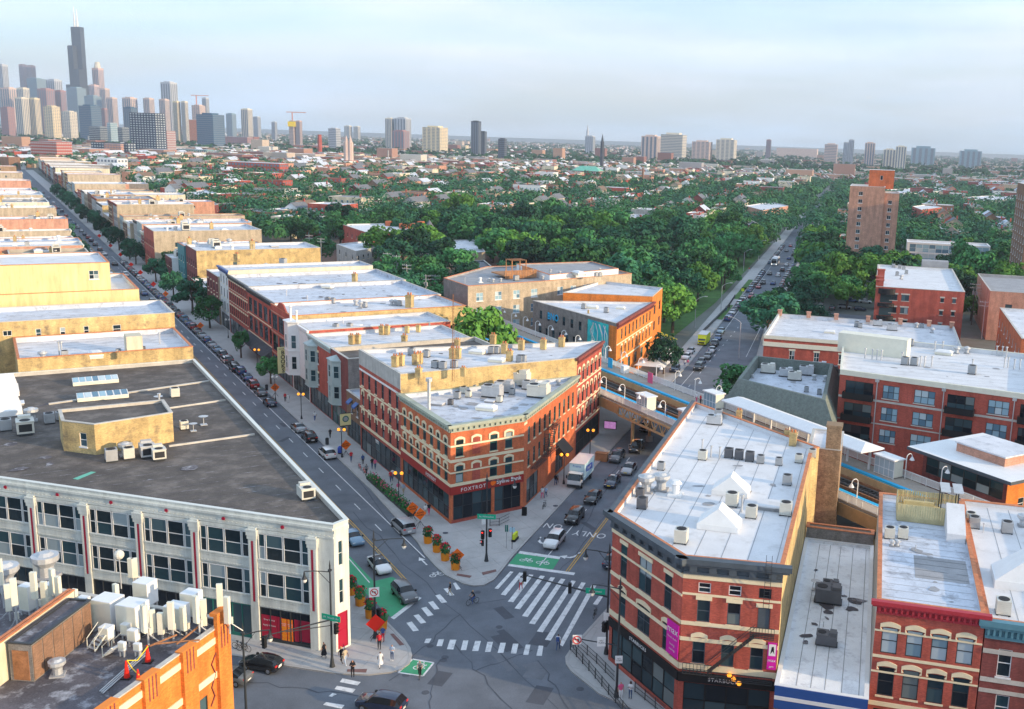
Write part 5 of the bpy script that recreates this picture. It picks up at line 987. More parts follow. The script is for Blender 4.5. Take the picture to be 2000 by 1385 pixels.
# ------------------------------------------------------------------ things on the roofs
PROT = {}
def proto(key, parts):
 PROT[key] = parts
def place(key, name, label, cat, x, y, z, rz=0.0, group=None, scale=1.0):
 r = thing(name, label, cat, (x, y, z), rz, group)
 if scale != 1.0: r.scale = (scale,) * 3
 for nm, me in PROT[key]: ob(nm, me, r)
 return r
def mk(fn, nm, m, sm=False): b = MB(); fn(b); return (nm, b.mesh(nm, m, sm))
def cond(body):
 def f(b):
  b.box(-.48, .48, -.48, .48, .1, 1.05); b.box(-.5, .5, -.5, .5, 1.05, 1.12)
  for k in range(6): b.box(-.5, .5, -.5, .5, .2 + k * .14, .24 + k * .14)
 return [mk(f, 'casing', body), mk(lambda b: (b.cyl(0, 0, 1.12, 1.16, .40, 12), b.cyl(0, 0, 1.15, 1.18, .12, 8)), 'fan_grille', 'grille'), mk(lambda b: (b.box(-.5, -.35, -.5, .5, 0, .1), b.box(.35, .5, -.5, .5, 0, .1)), 'foot', 'steel_dark')]
proto('cond', cond('ac_grey')); proto('condb', cond('ac_beige')); proto('condd', cond('ac_dark'))
def rtu(body): return [mk(lambda b: (b.box(-1.2, 1.2, -.8, .8, .2, 1.4), b.box(-1.25, .2, -.85, .85, 1.4, 1.5), b.box(.3, 1.1, -.6, .6, 1.4, 1.75)), 'casing', body), mk(lambda b: (b.cyl(-.6, 0, 1.5, 1.55, .5, 12), b.box(-1.22, -1.2, -.6, .6, .4, 1.2)), 'fan_grille', 'grille'), mk(lambda b: b.box(-1.3, 1.3, -.6, .6, 0, .2), 'curb', 'steel_dark')]
proto('rtu', rtu('ac_beige')); proto('rtug', rtu('galv')); proto('rtud', rtu('ac_dark'))
proto('exh', [mk(lambda b: (b.cyl(0, 0, 0, .6, .35, 10), b.cyl(0, 0, .6, .9, .35, 12, 0, .62), b.cyl(0, 0, .9, 1.15, .62, 12), b.cyl(0, 0, 1.15, 1.3, .4, 10, 0, .25)), 'hood', 'galv'), mk(lambda b: b.box(-.5, .5, -.5, .5, -.05, .1), 'curb', 'roof_grey')])
proto('mush', [mk(lambda b: (b.cyl(0, 0, 0, .9, .3, 10), b.cyl(0, 0, .9, 1.05, .3, 10, 0, .52), b.cyl(0, 0, 1.05, 1.3, .52, 10, 0, .3)), 'vent', 'white_paint'), mk(lambda b: b.box(-.55, .55, -.55, .55, 0, .2), 'curb', 'white_paint')])
proto('pipe', [mk(lambda b: b.cyl(0, 0, 0, 1.3, .08, 6), 'stack', 'galv'), mk(lambda b: b.cyl(0, 0, 1.3, 1.45, .16, 6), 'cap', 'galv')])
proto('chim', [mk(lambda b: (b.box(-.45, .45, -.45, .45, 0, 1.7), b.box(-.52, .52, -.52, .52, 1.45, 1.6)), 'stack', 'brick_yellow'), mk(lambda b: (b.cyl(-.2, 0, 1.7, 2.05, .14, 8), b.cyl(.2, 0, 1.7, 2.05, .14, 8)), 'pot', 'coping_tile')])
proto('hip', [mk(lambda b: b.add([(-1.7, -1.2, .5), (1.7, -1.2, .5), (1.7, 1.2, .5), (-1.7, 1.2, .5), (0, -.9, 1.9), (0, .9, 1.9)], [(0, 1, 4), (2, 3, 5), (1, 2, 5, 4), (3, 0, 4, 5)]), 'glazing', 'white_paint'), mk(lambda b: b.box(-1.75, 1.75, -1.25, 1.25, 0, .5), 'curb', 'white_paint')])
proto('dome', [mk(lambda b: (b.box(-1.3, 1.3, -.8, .8, .35, .5), b.add([(-1.2, -.7, .5), (1.2, -.7, .5), (1.2, .7, .5), (-1.2, .7, .5), (-.9, -.4, .7), (.9, -.4, .7), (.9, .4, .7), (-.9, .4, .7)], [(0, 1, 5, 4), (1, 2, 6, 5), (2, 3, 7, 6), (3, 0, 4, 7), (4, 5, 6, 7)])), 'lid', 'white_paint'), mk(lambda b: b.box(-1.25, 1.25, -.75, .75, 0, .35), 'curb', 'cream_paint')])
proto('hatch', [mk(lambda b: b.box(-1.3, 1.3, -1.0, 1.0, .3, .42), 'lid', 'roof_clean'), mk(lambda b: b.box(-1.2, 1.2, -.9, .9, 0, .3), 'curb', 'roof_grey')])
proto('dish', [mk(lambda b: b.cyl(0, 0, .7, .85, .1, 10, 0, .45), 'dish', 'galv'), mk(lambda b: (b.cyl(0, 0, 0, .7, .04, 6), b.box(-.3, .3, -.3, .3, 0, .06)), 'mount', 'galv')])
RA = -radians(14); NM = dict(cond='condenser_unit', condb='condenser_unit', condd='condenser_unit', rtu='rooftop_air_handler', rtug='rooftop_air_handler', rtud='rooftop_air_handler', exh='exhaust_fan', mush='roof_vent', pipe='vent_pipe', chim='chimney_stack', hip='hip_skylight', dome='skylight', hatch='roof_hatch', dish='satellite_dish')
DS = dict(cond='grey condenser unit', condb='beige condenser unit', condd='black condenser unit', rtu='beige rooftop air handler', rtug='metal rooftop air handler', rtud='dark rooftop air handler', exh='round metal exhaust fan', mush='white mushroom roof vent', pipe='thin grey vent pipe', chim='yellow brick chimney stack', hip='white pitched skylight', dome='cream box skylight', hatch='flat white roof hatch', dish='small satellite dish')
CT = dict(cond='condenser', condb='condenser', condd='condenser', rtu='air handler', rtug='air handler', rtud='air handler', exh='fan', mush='vent', pipe='pipe', chim='chimney', hip='skylight', dome='skylight', hatch='hatch', dish='dish')
def roofset(where, z, items, rz=RA, sc=1.0):
 from collections import defaultdict
 by = defaultdict(list)
 for it in items: by[it[0]].append(it)
 for k, L_ in by.items():
  L_.sort(key=lambda q: (q[1], q[2]))
  for i, it in enumerate(L_):
   u, v = it[1:3]; s = it[3] if len(it) > 3 else sc; p = at(u, v, z); lb = f"{DS[k]} on {where}" + ("" if len(L_) == 1 else f", {ordw(i + 1)} from the left")
   place(k, NM[k], lb, CT[k], p.x, p.y, z, rz, f"{DS[k]}s on {where}" if len(L_) > 1 else None, s)
roofset('the right corner building roof', 15.42, [('condb', 1372, 897), ('condd', 1423, 893), ('condd', 1443, 896), ('condd', 1464, 900), ('cond', 1485, 904, .85), ('cond', 1521, 908, .8), ('condb', 1560, 903, .9), ('condb', 1586, 893, .9), ('cond', 1291, 917, .8), ('condd', 1250, 970, .8), ('condd', 1254, 992, 1.0), ('exh', 1262, 960, 1.5), ('exh', 1291, 957, 1.5), ('mush', 1319, 968, 1.3), ('condb', 1429, 987, 1.25), ('condb', 1467, 1010, 1.1), ('cond', 1537, 946, 1.0), ('condb', 1534, 1005, 1.2), ('condb', 1330, 1059, 1.2),
         ('hip', 1428, 962, 1.1), ('hip', 1405, 1028, 1.15), ('hatch', 1508, 992, 1.2), ('pipe', 1371, 880), ('pipe', 1448, 1000, 1.3), ('pipe', 1405, 895), ('pipe', 1388, 893), ('cond', 1403, 815, 1.0), ('rtug', 1395, 828, .8), ('chim', 1548, 870, 1.0), ('chim', 1443, 820, .8), ('chim', 1536, 858, .7)])
roofset('the roof of the low stained shop', 5.7, [('rtud', 1617, 1175, 1.1), ('rtud', 1622, 1153, .7), ('rtud', 1614, 1258, .8), ('dish', 1592, 1152, 1.2), ('pipe', 1608, 1225, .4)])
roofset('the crimson-cornice building', 13.55, [('condb', 1737, 1050), ('condb', 1763, 1050), ('exh', 1742, 1066, .5), ('exh', 1752, 1066, .5), ('pipe', 1788, 1075, .4)])
roofset('the white roof at the right edge', 13.1, [('cond', 1902, 1030, 1.1), ('condb', 1895, 1020, 1.0), ('cond', 1966, 1040, 1.1), ('condb', 1958, 1198, 1.2), ('hip', 2000, 1140, 1.6), ('exh', 1998, 1028, 1.1), ('pipe', 1920, 1040, .7)])
roofset('the condominium roof', 15.25, [('cond', 1767, 712, 1.2), ('cond', 1785, 713, 1.2), ('cond', 1898, 730, 1.3), ('cond', 1757, 672, 1.1), ('cond', 1778, 675, 1.1), ('exh', 1868, 690, 1.0), ('exh', 1888, 690, 1.0), ('dome', 1843, 692, 1.2)] + [('pipe', u, v, 1.3) for u, v in ((1689, 700), (1703, 702), (1712, 703), (1721, 704), (1761, 708), (1797, 716), (1805, 716), (1819, 716), (1898, 722), (1946, 695), (1957, 696), (1965, 697), (1961, 718), (1968, 718), (1980, 722), (1991, 722), (1825, 686), (1840, 686))], RA - .2)
bk_ = MB(); bk_.box(-6.3, 6.3, -.6, 2.4, 0, 3.4); p = at(1703, 692, 15.2); tag(bk_.build('stair_bulkhead', 'cream_paint', None, (p.x, p.y, 15.2), RA - .24), 'plain cream bulkhead at the near corner of the condominium roof', 'bulkhead')
roofset('the sunken mansard roof', 9.75, [('rtu', 1500, 728, 1.1), ('exh', 1524, 715, 1.0), ('exh', 1543, 718, 1.0), ('rtug', 1535, 735, 1.0), ('cond', 1552, 722, 1.1), ('rtu', 1552, 742, 1.0), ('rtug', 1575, 732, 1.1), ('rtug', 1600, 725, 1.1), ('exh', 1590, 742, .8), ('exh', 1612, 745, .9), ('rtud', 1625, 730, .9), ('cond', 1575, 765, .8), ('cond', 1600, 770, .8), ('exh', 1470, 738, .5), ('dish', 1478, 715, 1.0), ('dome', 1570, 790, 1.0), ('dish', 1620, 790, .8)])
roofset('the chamfered building roof', 13.35, [('rtug', 962, 775, 1.2), ('exh', 990, 742, 1.1), ('rtu', 1012, 752, 1.5), ('rtu', 1052, 775, 1.3), ('cond', 950, 760, .9), ('cond', 926, 762, .8), ('condb', 905, 768, .9), ('cond', 893, 778, .9), ('exh', 1090, 752, .7), ('dome', 950, 800, 1.1), ('mush', 928, 748, .7), ('condb', 975, 785, .8), ('hatch', 957, 785, .6), ('rtug', 985, 765, 1.1), ('exh', 1020, 742, 1.0), ('cond', 1000, 770, .8), ('condb', 915, 775, .8), ('pipe', 838, 800, 3.2), ('pipe', 900, 755, 2.2), ('condd', 880, 790, .7), ('hatch', 855, 790, .8), ('rtug', 1035, 760, .9)])
roofset('the tall brick building', 16.45, [('chim', 772, 716), ('chim', 783, 714), ('chim', 812, 712), ('chim', 819, 710), ('chim', 884, 700, 1.0), ('chim', 894, 700), ('chim', 985, 690), ('chim', 893, 680, .9), ('chim', 963, 672), ('chim', 1018, 683), ('chim', 1061, 682), ('chim', 1097, 677), ('chim', 995, 705), ('chim', 818, 738, .9), ('chim', 905, 735, .8), ('cond', 804, 693, 1.0), ('cond', 833, 697), ('cond', 850, 718), ('cond', 865, 720), ('cond', 887, 718), ('cond', 960, 690), ('cond', 970, 690), ('cond', 1015, 707), ('cond', 1021, 707), ('dome', 932, 690, 1.0), ('dome', 970, 706, 1.0)])
roofset('the white row roofs on the avenue', 13.1, [('chim', 687, 672), ('chim', 699, 671), ('chim', 746, 653), ('chim', 756, 653), ('chim', 795, 650, .8), ('chim', 817, 648, .8), ('chim', 790, 672), ('cond', 656, 643), ('cond', 683, 642), ('dome', 697, 640), ('dome', 735, 641), ('cond', 837, 640), ('pipe', 670, 636, 1.2), ('hatch', 832, 668)])
roofset('the silver roofs of the red block', 14.35, [('cond', 640, 590), ('cond', 650, 592), ('exh', 695, 596), ('exh', 705, 600), ('cond', 712, 600), ('exh', 765, 596), ('exh', 772, 596), ('cond', 780, 597), ('chim', 800, 600, 1.6), ('dome', 640, 562), ('chim', 693, 550, 1.2), ('pipe', 560, 578), ('pipe', 600, 590), ('exh', 690, 518, 1.0), ('cond', 553, 517, 1.6), ('exh', 520, 523), ('chim', 463, 512, 1.4), ('dome', 570, 528), ('dish', 820, 585)])
roofset('the low yellow brick building', 15.05, [('exh', 84, 702, 1.1), ('dome', 187, 697, 1.3), ('cond', 127, 698), ('pipe', 116, 694, 1.6), ('pipe', 121, 694, 1.6), ('pipe', 312, 672, 1.4), ('cond', 268, 688, .8), ('condd', 280, 686, .7), ('cond', 232, 692, .8), ('chim', 234, 700, .6)], RZM)
wb = MB(); wb.box(-1.6, 1.6, -1.2, 1.2, 0, 3.2); p = at(262, 690, 15.1); tag(wb.build('stair_bulkhead', 'stucco_cream', None, (p.x, p.y, 15.0), RZM), 'pale stair bulkhead on the low yellow brick building', 'bulkhead')
roofset('the grey roof of the tan flats', 16.55, [('mush', 938, 552, 1.0), ('exh', 955, 550, .7), ('exh', 963, 551, .7), ('exh', 978, 550, .7), ('cond', 1008, 548, 1.2), ('pipe', 908, 553)], RZM)
roofset('the raised storey of the tan flats', 17.8, [('exh', 1042, 533, .7), ('exh', 1060, 545, .7), ('exh', 1075, 532, .7), ('exh', 1093, 536, .7), ('cond', 1165, 540, .9), ('cond', 1172, 540, .9), ('exh', 1171, 530, .7), ('dome', 1130, 537, 1.5)], RZM)
roofset('the wedge roof of the mural building', 13.65, [('cond', 1140, 603), ('cond', 1184, 610), ('dome', 1157, 602), ('dome', 1212, 603, .8), ('chim', 1149, 612, .4)])
roofset('the long classical roof', 8.05, [('cond', 1673, 638, 1.2), ('cond', 1680, 640), ('rtug', 1714, 636, .9), ('rtug', 1742, 645, 1.0), ('exh', 1790, 640), ('cond', 1800, 640), ('exh', 1820, 650), ('dome', 1620, 650)])
roofset('the red flats with black balconies', 15.45, [('cond', 1745, 522), ('cond', 1757, 524), ('cond', 1765, 526), ('cond', 1752, 538), ('cond', 1770, 535), ('exh', 1760, 545)])
roofset('the roof of the apartment tower', 36.5, [('cond', 1703, 357), ('cond', 1720, 360)])
tb = MB(); tb.box(-4, 4, -2.5, 2.5, 0, 2.6); p = at(1825, 525, 15.4); tag(tb.build('stair_bulkhead', 'roof_grey', None, (p.x, p.y, 15.4), RA), 'flat grey bulkhead on the red flats with black balconies', 'bulkhead')
for sc_, w_, ta, tb_, h_, wh in CLUT:
 for k in ('cond', 'chim', 'exh', 'pipe', 'dome', 'hatch', 'rtu', 'mush'):
  if lr.random() < .25: continue
  s_, t_ = sc_ + lr.uniform(-.36, .36) * w_, ta + (tb_ - ta) * lr.uniform(.12, .7); x, y = M_(s_, t_); place(k, NM[k], f'{DS[k]} on {wh}', CT[k], x, y, h_ - .75, RZM, None, lr.uniform(1.0, 1.7))
# roof things of the white corner building
def long_skylight(u, v, L, label):
 p = at(u, v, 13.3); r = thing('long_skylight', label, 'skylight', (p.x, p.y, 13.28), rzof(-M_.p) + pi); m = MB(); m.box(-L / 2, L / 2, -.9, .9, 0, .5); m.build('curb', 'cream_paint', r)
 m = MB(); m.add([(-L / 2, -.9, .5), (L / 2, -.9, .5), (L / 2, .9, .9), (-L / 2, .9, .9), (-L / 2, .9, .5), (L / 2, .9, .5)], [(0, 1, 2, 3), (5, 4, 3, 2), (0, 3, 4), (1, 5, 2)]); m.build('glazing_bed', 'white_paint', r)
 n = 7
 for k in range(n): w = L / n; x = -L / 2 + w * (k + .5); g_ = MB(); g_.add([(x - w * .4, -.8, .56), (x + w * .4, -.8, .56), (x + w * .4, .8, .92), (x - w * .4, .8, .92)], [(0, 1, 2, 3)]); g_.build('pane', 'glass_day', r)
long_skylight(187, 748, 6.2, 'long glazed skylight on the dark roof, the farther of two'); long_skylight(201, 778, 6.6, 'long glazed skylight on the dark roof, the nearer of two')
A = [at(*q, 13.3).xy[:] for q in ((125, 880), (188, 888), (340, 862))]; A.append((Vector(A[0]) + Vector(A[2]) - Vector(A[1]) + (M_.d * 1.5))[:]) if False else A.append((Vector(A[2]) + M_.d * 7)[:]); A.append((Vector(A[0]) + M_.d * 5.5)[:])
PH = bld('roof_penthouse', 'yellow brick penthouse with one white window on the dark roof', A, 17.0, 'brick_yellow', 'roof_dark', {0: [('W', .9, 1.7, 1.0, 1, (1, 2, 'white_paint', 'white_paint', 'glass'), None, 2.2, 3.6)]}, z0=13.2, par=.3, cop='coping_stone')
roofset('the dark roof of the white building', 13.3, [('cond', 218, 900, 1.3), ('exh', 246, 890, 1.3), ('condb', 252, 895, 1.2), ('rtug', 288, 890, 1.0), ('rtu', 310, 895, .9), ('condb', 360, 838, 1.0), ('rtu', 598, 972, .9), ('condb', 342, 775, 1.2), ('exh', 62, 822, 1.4), ('cond', 97, 826, 1.2), ('cond', 118, 820, 1.0), ('rtu', 50, 845, 1.2), ('cond', 12, 840, 1.3), ('dish', 310, 790, 1.4), ('dish', 398, 830, 1.4), ('dish', 378, 842, 1.2), ('pipe', 312, 800, 1.6), ('hip', 8, 768, 1.5), ('hip', 12, 805, 1.5), ('hatch', 35, 790, .8)], RZM)
for k, (a, b) in enumerate((((0, 735), (372, 702)), ((95, 790), (408, 745)), ((230, 812), (440, 782)), ((330, 872), (497, 849)))):
 A_, B_ = at(*a, 13.3), at(*b, 13.3); m = MB(); m.tube(A_, B_, .22, 4); tag(m.build('roof_ridge', 'coping_stone'), f'low pale ridge across the dark roof, {ADJ[k]} from the far end', 'roof ridge')
pt_ = MB(); P4 = [at(*q, 13.272) for q in ((142, 935), (178, 921), (188, 922), (152, 937))]; pt_.poly([tuple(q) for q in P4]); tag(pt_.build('roof_patch', 'copper_green'), 'green patch on the dark roof', 'patch')
# wooden fence and deck on the crimson-cornice roof
x, y = D_(-22, 53.2); DK = thing('roof_deck', 'roof deck fenced with corrugated yellow planks', 'deck', (x, y, 13.5), rzof(D_.p))
m = MB(); m.box(-2.9, 3.3, -2.2, 2.6, 0, .5); m.build('floor', 'plank_yellow', DK)
for k in range(26):
 for yy in (-2.25, 2.65):
  xx = -2.9 + k * .245; m = MB(); m.box(xx, xx + .2, yy - .03 + (.05 if k % 2 else 0), yy + .03 + (.05 if k % 2 else 0), .1, 1.9); m.build('plank', 'plank_yellow', DK)
for k in range(12):
 for xx in (-2.95,): m = MB(); m.box(xx - .03, xx + .03, -2.2 + k * .4, -1.85 + k * .4, .1, 1.9); m.build('plank', 'plank_yellow', DK)
m = MB(); m.box(-2.2, 1.0, 1.9, 2.4, .5, .95); m.build('bench', 'plank_yellow', DK); m = MB(); m.cyl(2.2, .6, .5, 1.2, .06, 6); m.cyl(2.2, .6, 1.2, 1.25, .8, 12); m.build('table', 'ac_grey', DK)
m = MB()
for xx, yy in ((1.5, -.6), (3.2, -.6), (1.5, 2.3), (3.2, 2.3)): m.box(xx - .06, xx + .06, yy - .06, yy + .06, .5, 3.2)
m.build('pergola_post', 'steel_dark', DK)
for k in range(2): m = MB(); m.box(1.4 + k * 1.3, 2.4 + k * 1.3, -.8, 2.5, 3.2, 3.28); m.build('pergola_panel', 'galv', DK)
m = MB(); m.add([(-.9, -2.3, 0), (.9, -2.3, 0), (.9, 2.3, 0), (-.9, 2.3, 0), (-.9, -2.3, .9), (.9, -2.3, .9), (.9, 2.3, 2.6), (-.9, 2.3, 2.6)], [(0, 1, 5, 4), (1, 2, 6, 5), (2, 3, 7, 6), (3, 0, 4, 7), (4, 5, 6, 7)]); x, y = D_(-26.5, 56); tag(m.build('stair_bulkhead', 'roof_clean', None, (x, y, 13.5), rzof(D_.p)), 'sloping white stair bulkhead beside the fenced roof deck', 'bulkhead')
m = MB(); c4 = [D_(-39, 51.8), D_(-39, 56.6), D_(-33.5, 56.6), D_(-33.5, 51.8)]; m.poly([(x, y, 13.512) for x, y in c4[::-1]]); tag(m.build('roof_patch', 'roof_grey'), 'square grey patch on the roof behind the crimson cornice', 'patch')
# cedar deck on the tan flats
p = at(1000, 530, 18); CD = thing('cedar_deck', 'cedar roof deck with railings and a pergola on the tan flats', 'deck', (p.x, p.y, 16.5), RZM); m = MB(); m.box(-4, 4, -5, 4, .8, 1.1); m.build('floor', 'cedar', CD)
for k in range(20): m = MB(); m.box(-4 + k * .42, -3.72 + k * .42, -5.05, -5, .2, 2.3); m.build('plank', 'cedar', CD); m = MB(); m.box(-4.05, -4, -5 + k * .45, -4.7 + k * .45, .2, 2.3); m.build('plank', 'cedar', CD)
m = MB()
for xx, yy in ((0, -4), (0, 0), (3.5, -4), (3.5, 0)): m.box(xx - .1, xx + .1, yy - .1, yy + .1, 1.1, 4.2)
for k in range(8): m.box(-.3, 3.8, -4 + k * .57, -3.9 + k * .57, 4.2, 4.35)
m.build('pergola', 'cedar', CD)
# ------------------------------------------------------------------ foreground roof with phone masts
POR = [D_(-69.8, 1.3), D_(-120, 1.3), D_(-120, -60), D_(-68.2, -60)]
OR = bld('foreground_building', 'orange brick building with cream bands in the bottom left corner', POR, 16, 'brick_orange', 'roof_worn', {0: [('B', 14.9, 15.4, CS, .08), ('B', 12.2, 12.7, CS, .08), ('W', 8.2, 3.2, 1.5, 12, (1, 2, 'steel_dark', CS, 'glass'), None, 1.6, 50)]}, par=.5, cop='coping_stone', walls={3: 'brick_tan'})
po_, uo_, no_, Lo_ = edge(OR, POR, 0)
for k in range(9):
 sd = Lo_ - 1.0 - k * 3.9
 m = MB(); m.box(-.75, .75, -.3, 0, 7, 16.12 if k else 17.0); m.box(-.8, .8, -.33, .3, 16.12 if k else 17.0, 16.2 if k else 17.25); c = po_ + uo_ * sd; o = part_at(OR, 'pilaster', m.mesh('pilaster', 'brick_orange'), c.x, c.y, 0, rzof(uo_))
 for j in range(3): m = MB(); m.box(-.4 + j * .35, -.28 + j * .35, -.32, -.29, 14.4, 16.1); m.build('groove', 'brick_dark', o)
m = MB(); pts = [(0, 0), (.5, .6), (.2, 1.4), (.7, 2.3), (.3, 3.2), (.9, 3.9)]
for a, b in zip(pts, pts[1:]): m.tube((a[0], 0, a[1]), (b[0], 0, b[1]), .05, 4)
c = po_ + uo_ * (Lo_ - 2.6) + no_ * .06; part_at(OR, 'ornament', m.mesh('ornament', 'brick_dark'), c.x, c.y, 10.3, rzof(uo_))
ZR = 15.52
def cab(u, v, w, d, h, lb, m_='white_paint'):
 p = at(u, v, ZR); r = thing('equipment_cabinet', lb, 'cabinet', (p.x, p.y, ZR), RA); b = MB(); b.box(-w / 2, w / 2, -d / 2, d / 2, .5, .5 + h); b.build('casing', m_, r); b = MB(); b.box(-w / 2 + .03, w / 2 - .03, -d / 2 - .012, -d / 2, .55, .45 + h); b.build('door', 'cream_paint', r)
 b = MB()
 for x in (-w / 2 + .1, w / 2 - .1):
  for y in (-d / 2 + .1, d / 2 - .1): b.box(x - .05, x + .05, y - .05, y + .05, 0, .5)
 b.box(-w / 2, w / 2, -d / 2, d / 2, .42, .5); b.build('stand', 'galv', r)
for i, (u, v, w, d, h) in enumerate(((214, 1228, 1.7, 1.5, 2.0), (262, 1238, 1.7, 1.5, 2.0), (286, 1188, 1.3, 1.2, 1.8), (347, 1232, 1.4, 1.2, 1.6), (376, 1208, 1.2, 1.1, 1.7), (57, 1200, .9, .8, 1.9), (210, 1258, .8, .7, .9), (262, 1262, .7, .5, .8), (248, 1250, .6, .5, .8), (240, 1282, .5, .3, .6), (270, 1282, .5, .3, .5), (164, 1200, .8, .7, .9), (100, 1180, .8, .6, 1.2))):
 cab(u, v, w, d, h, f'white equipment cabinet among the phone masts, {ADJ[i]} in size' if i < 5 else f'small white equipment box on a stand among the phone masts, {ordw(i - 4)} of the lot')
for i, (u, v0, v1) in enumerate(((285, 1262, 1181), (337, 1255, 1175), (386, 1248, 1163), (432, 1225, 1140), (446, 1240, 1165), (35, 1240, 1128), (72, 1210, 1116), (107, 1185, 1110), (6, 1190, 1090), (118, 1195, 1125), (265, 1140, 1098), (258, 1140, 1100), (300, 1250, 1190), (316, 1252, 1200), (360, 1246, 1185), (400, 1238, 1170), (150, 1215, 1150), (20, 1215, 1140), (90, 1200, 1135), (230, 1205, 1140))):
 p = at(u, v0, ZR); g0 = p; d = FW + RT * ((u - PPX) / FPX) + UP * ((PPY - v1) / FPX); zt = CAMH + d.z * (g0.xy.length / d.xy.length)
 h = max(2.2, zt - ZR); r = thing('phone_antenna', f'tall white phone antenna panel on a mast, {ADJ[i]} of the cluster', 'antenna', (p.x, p.y, ZR), RA + (i * .7 % 1.2) - .4)
 b = MB(); b.cyl(0, .2, 0, h - .1, .07, 6); b.tube((0, .2, h * .3), (.6, .9, 0), .04, 5); b.tube((0, .2, h * .3), (-.6, .9, 0), .04, 5); b.build('mast', 'galv', r); b = MB(); pl = min(2.1, h * .75); b.box(-.21, .21, -.14, .12, h - pl, h); b.box(-.19, .19, -.17, -.14, h - pl + .04, h - .04); b.build('panel', 'cream_paint', r); b = MB(); b.box(-.14, .14, .25, .45, h * .25, h * .25 + .5); b.build('radio_box', 'ac_beige', r)
for u, v in ((91, 1128), (12, 1150)): p = at(u, v, ZR); place('exh', 'exhaust_fan', 'big round exhaust fan behind the phone masts' if u > 50 else 'big round exhaust fan at the left edge behind the phone masts', 'fan', p.x, p.y, ZR, 0, None, 1.7)
p = at(113, 1318, ZR); r = place('exh', 'turbine_vent', 'squat round vent on a square board on the worn roof', 'vent', p.x, p.y, ZR, .3, None, .9)
for i, (u, v) in enumerate(((289, 1293), (248, 1324), (271, 1341))):
 p = at(u, v, ZR); r = thing('traffic_cone', f'red safety cone on the worn roof, {("rightmost, by the masts", "leftmost", "nearest the roof edge")[i]}', 'cone', (p.x, p.y, ZR)); b = MB(); b.cyl(0, 0, .05, 1.25, .2, 10, 0, .05); b.build('cone', 'red_cone', r); b = MB(); b.box(-.3, .3, -.3, .3, 0, .06); b.build('base', 'black', r)
A = [at(*q, ZR).xy for q in ((67, 1332), (181, 1240))]; d_ = (A[1] - A[0]).normalized(); nl = Vector((-d_.y, d_.x)) * 1.6
SHD = bld('roof_shed', 'long metal-clad roof shed with an orange-brown door', [A[0][:], A[1][:], (A[1] + nl)[:], (A[0] + nl)[:]], ZR + 2.7, 'brick_grey', 'roof_worn', {}, z0=ZR, par=.05, cop='steel_dark', cat='shed', thick=.1)
b = MB(); b.box(.25, 1.35, -.05, 0, .1, 2.2); ps_, us_, ns_, Ls_ = edge(SHD, [A[0][:], A[1][:], (A[1] + nl)[:], (A[0] + nl)[:]], 3); part_at(SHD, 'door', b.mesh('door', 'rust'), ps_.x, ps_.y, ZR, rzof(us_))
ps_, us_, ns_, Ls_ = edge(SHD, [A[0][:], A[1][:], (A[1] + nl)[:], (A[0] + nl)[:]], 0)
for k in range(6): b = MB(); b.box(Ls_ * k / 6 + .05, Ls_ * (k + 1) / 6 - .05, -.04, 0, .1, 2.55); part_at(SHD, 'cladding_panel', b.mesh('cladding_panel', 'brick_brown'), ps_.x, ps_.y, ZR, rzof(us_))
pw_ = bld('parapet_wall', 'low dividing parapet with orange tiles behind the metal shed', [(A[0] + nl * 1.15 - d_ * 2.5)[:], (A[1] + nl * 1.15 + d_ * 1)[:], (A[1] + nl * 1.4 + d_ * 1)[:], (A[0] + nl * 1.4 - d_ * 2.5)[:]], ZR + 2.9, 'stucco_cream', 'coping_tile', {}, z0=ZR - .3, par=.05, cop='coping_tile', cat='wall', thick=.1)
p = at(237, 1150, ZR); r = thing('ball_antenna', 'round ball antenna on a thin pole behind the cabinets', 'antenna', (p.x, p.y, ZR)); b = MB(); b.cyl(0, 0, 0, 2.6, .05, 6); b.build('pole', 'galv', r); b = MB(); b.ball((0, 0, 2.9), .4, 0, 12, 8); b.build('ball', 'ac_beige', r)
b = MB()
for k, (a, c) in enumerate((((195, 1350), (285, 1270)), ((198, 1352), (288, 1272)), ((201, 1354), (291, 1274)))): b.tube(at(*a, ZR + .08), at(*c, ZR + .08), .05, 5)
tag(b.build('conduit_run', 'galv'), 'bundle of grey conduits running over the worn roof', 'conduit')
b = MB()
for a, c in (((300, 1258), (390, 1250)), ((292, 1262), (345, 1240)), ((345, 1258), (390, 1222))): b.tube(at(*a, ZR + .6), at(*c, ZR + .6), .07, 5)
tag(b.build('mast_brace', 'rust'), 'rusty steel braces between the phone masts', 'brace')
b = MB(); b.path([at(248, 1290, ZR + 1.2), at(268, 1290, ZR + .8), at(289, 1262, ZR + 1.2)], .035, 5); b.path([at(248, 1290, ZR + 1.2), at(258, 1305, ZR + .5), at(271, 1318, ZR + 1.0)], .035, 5); tag(b.build('barrier_tape', 'yellow'), 'yellow barrier tape strung between the red cones', 'tape')
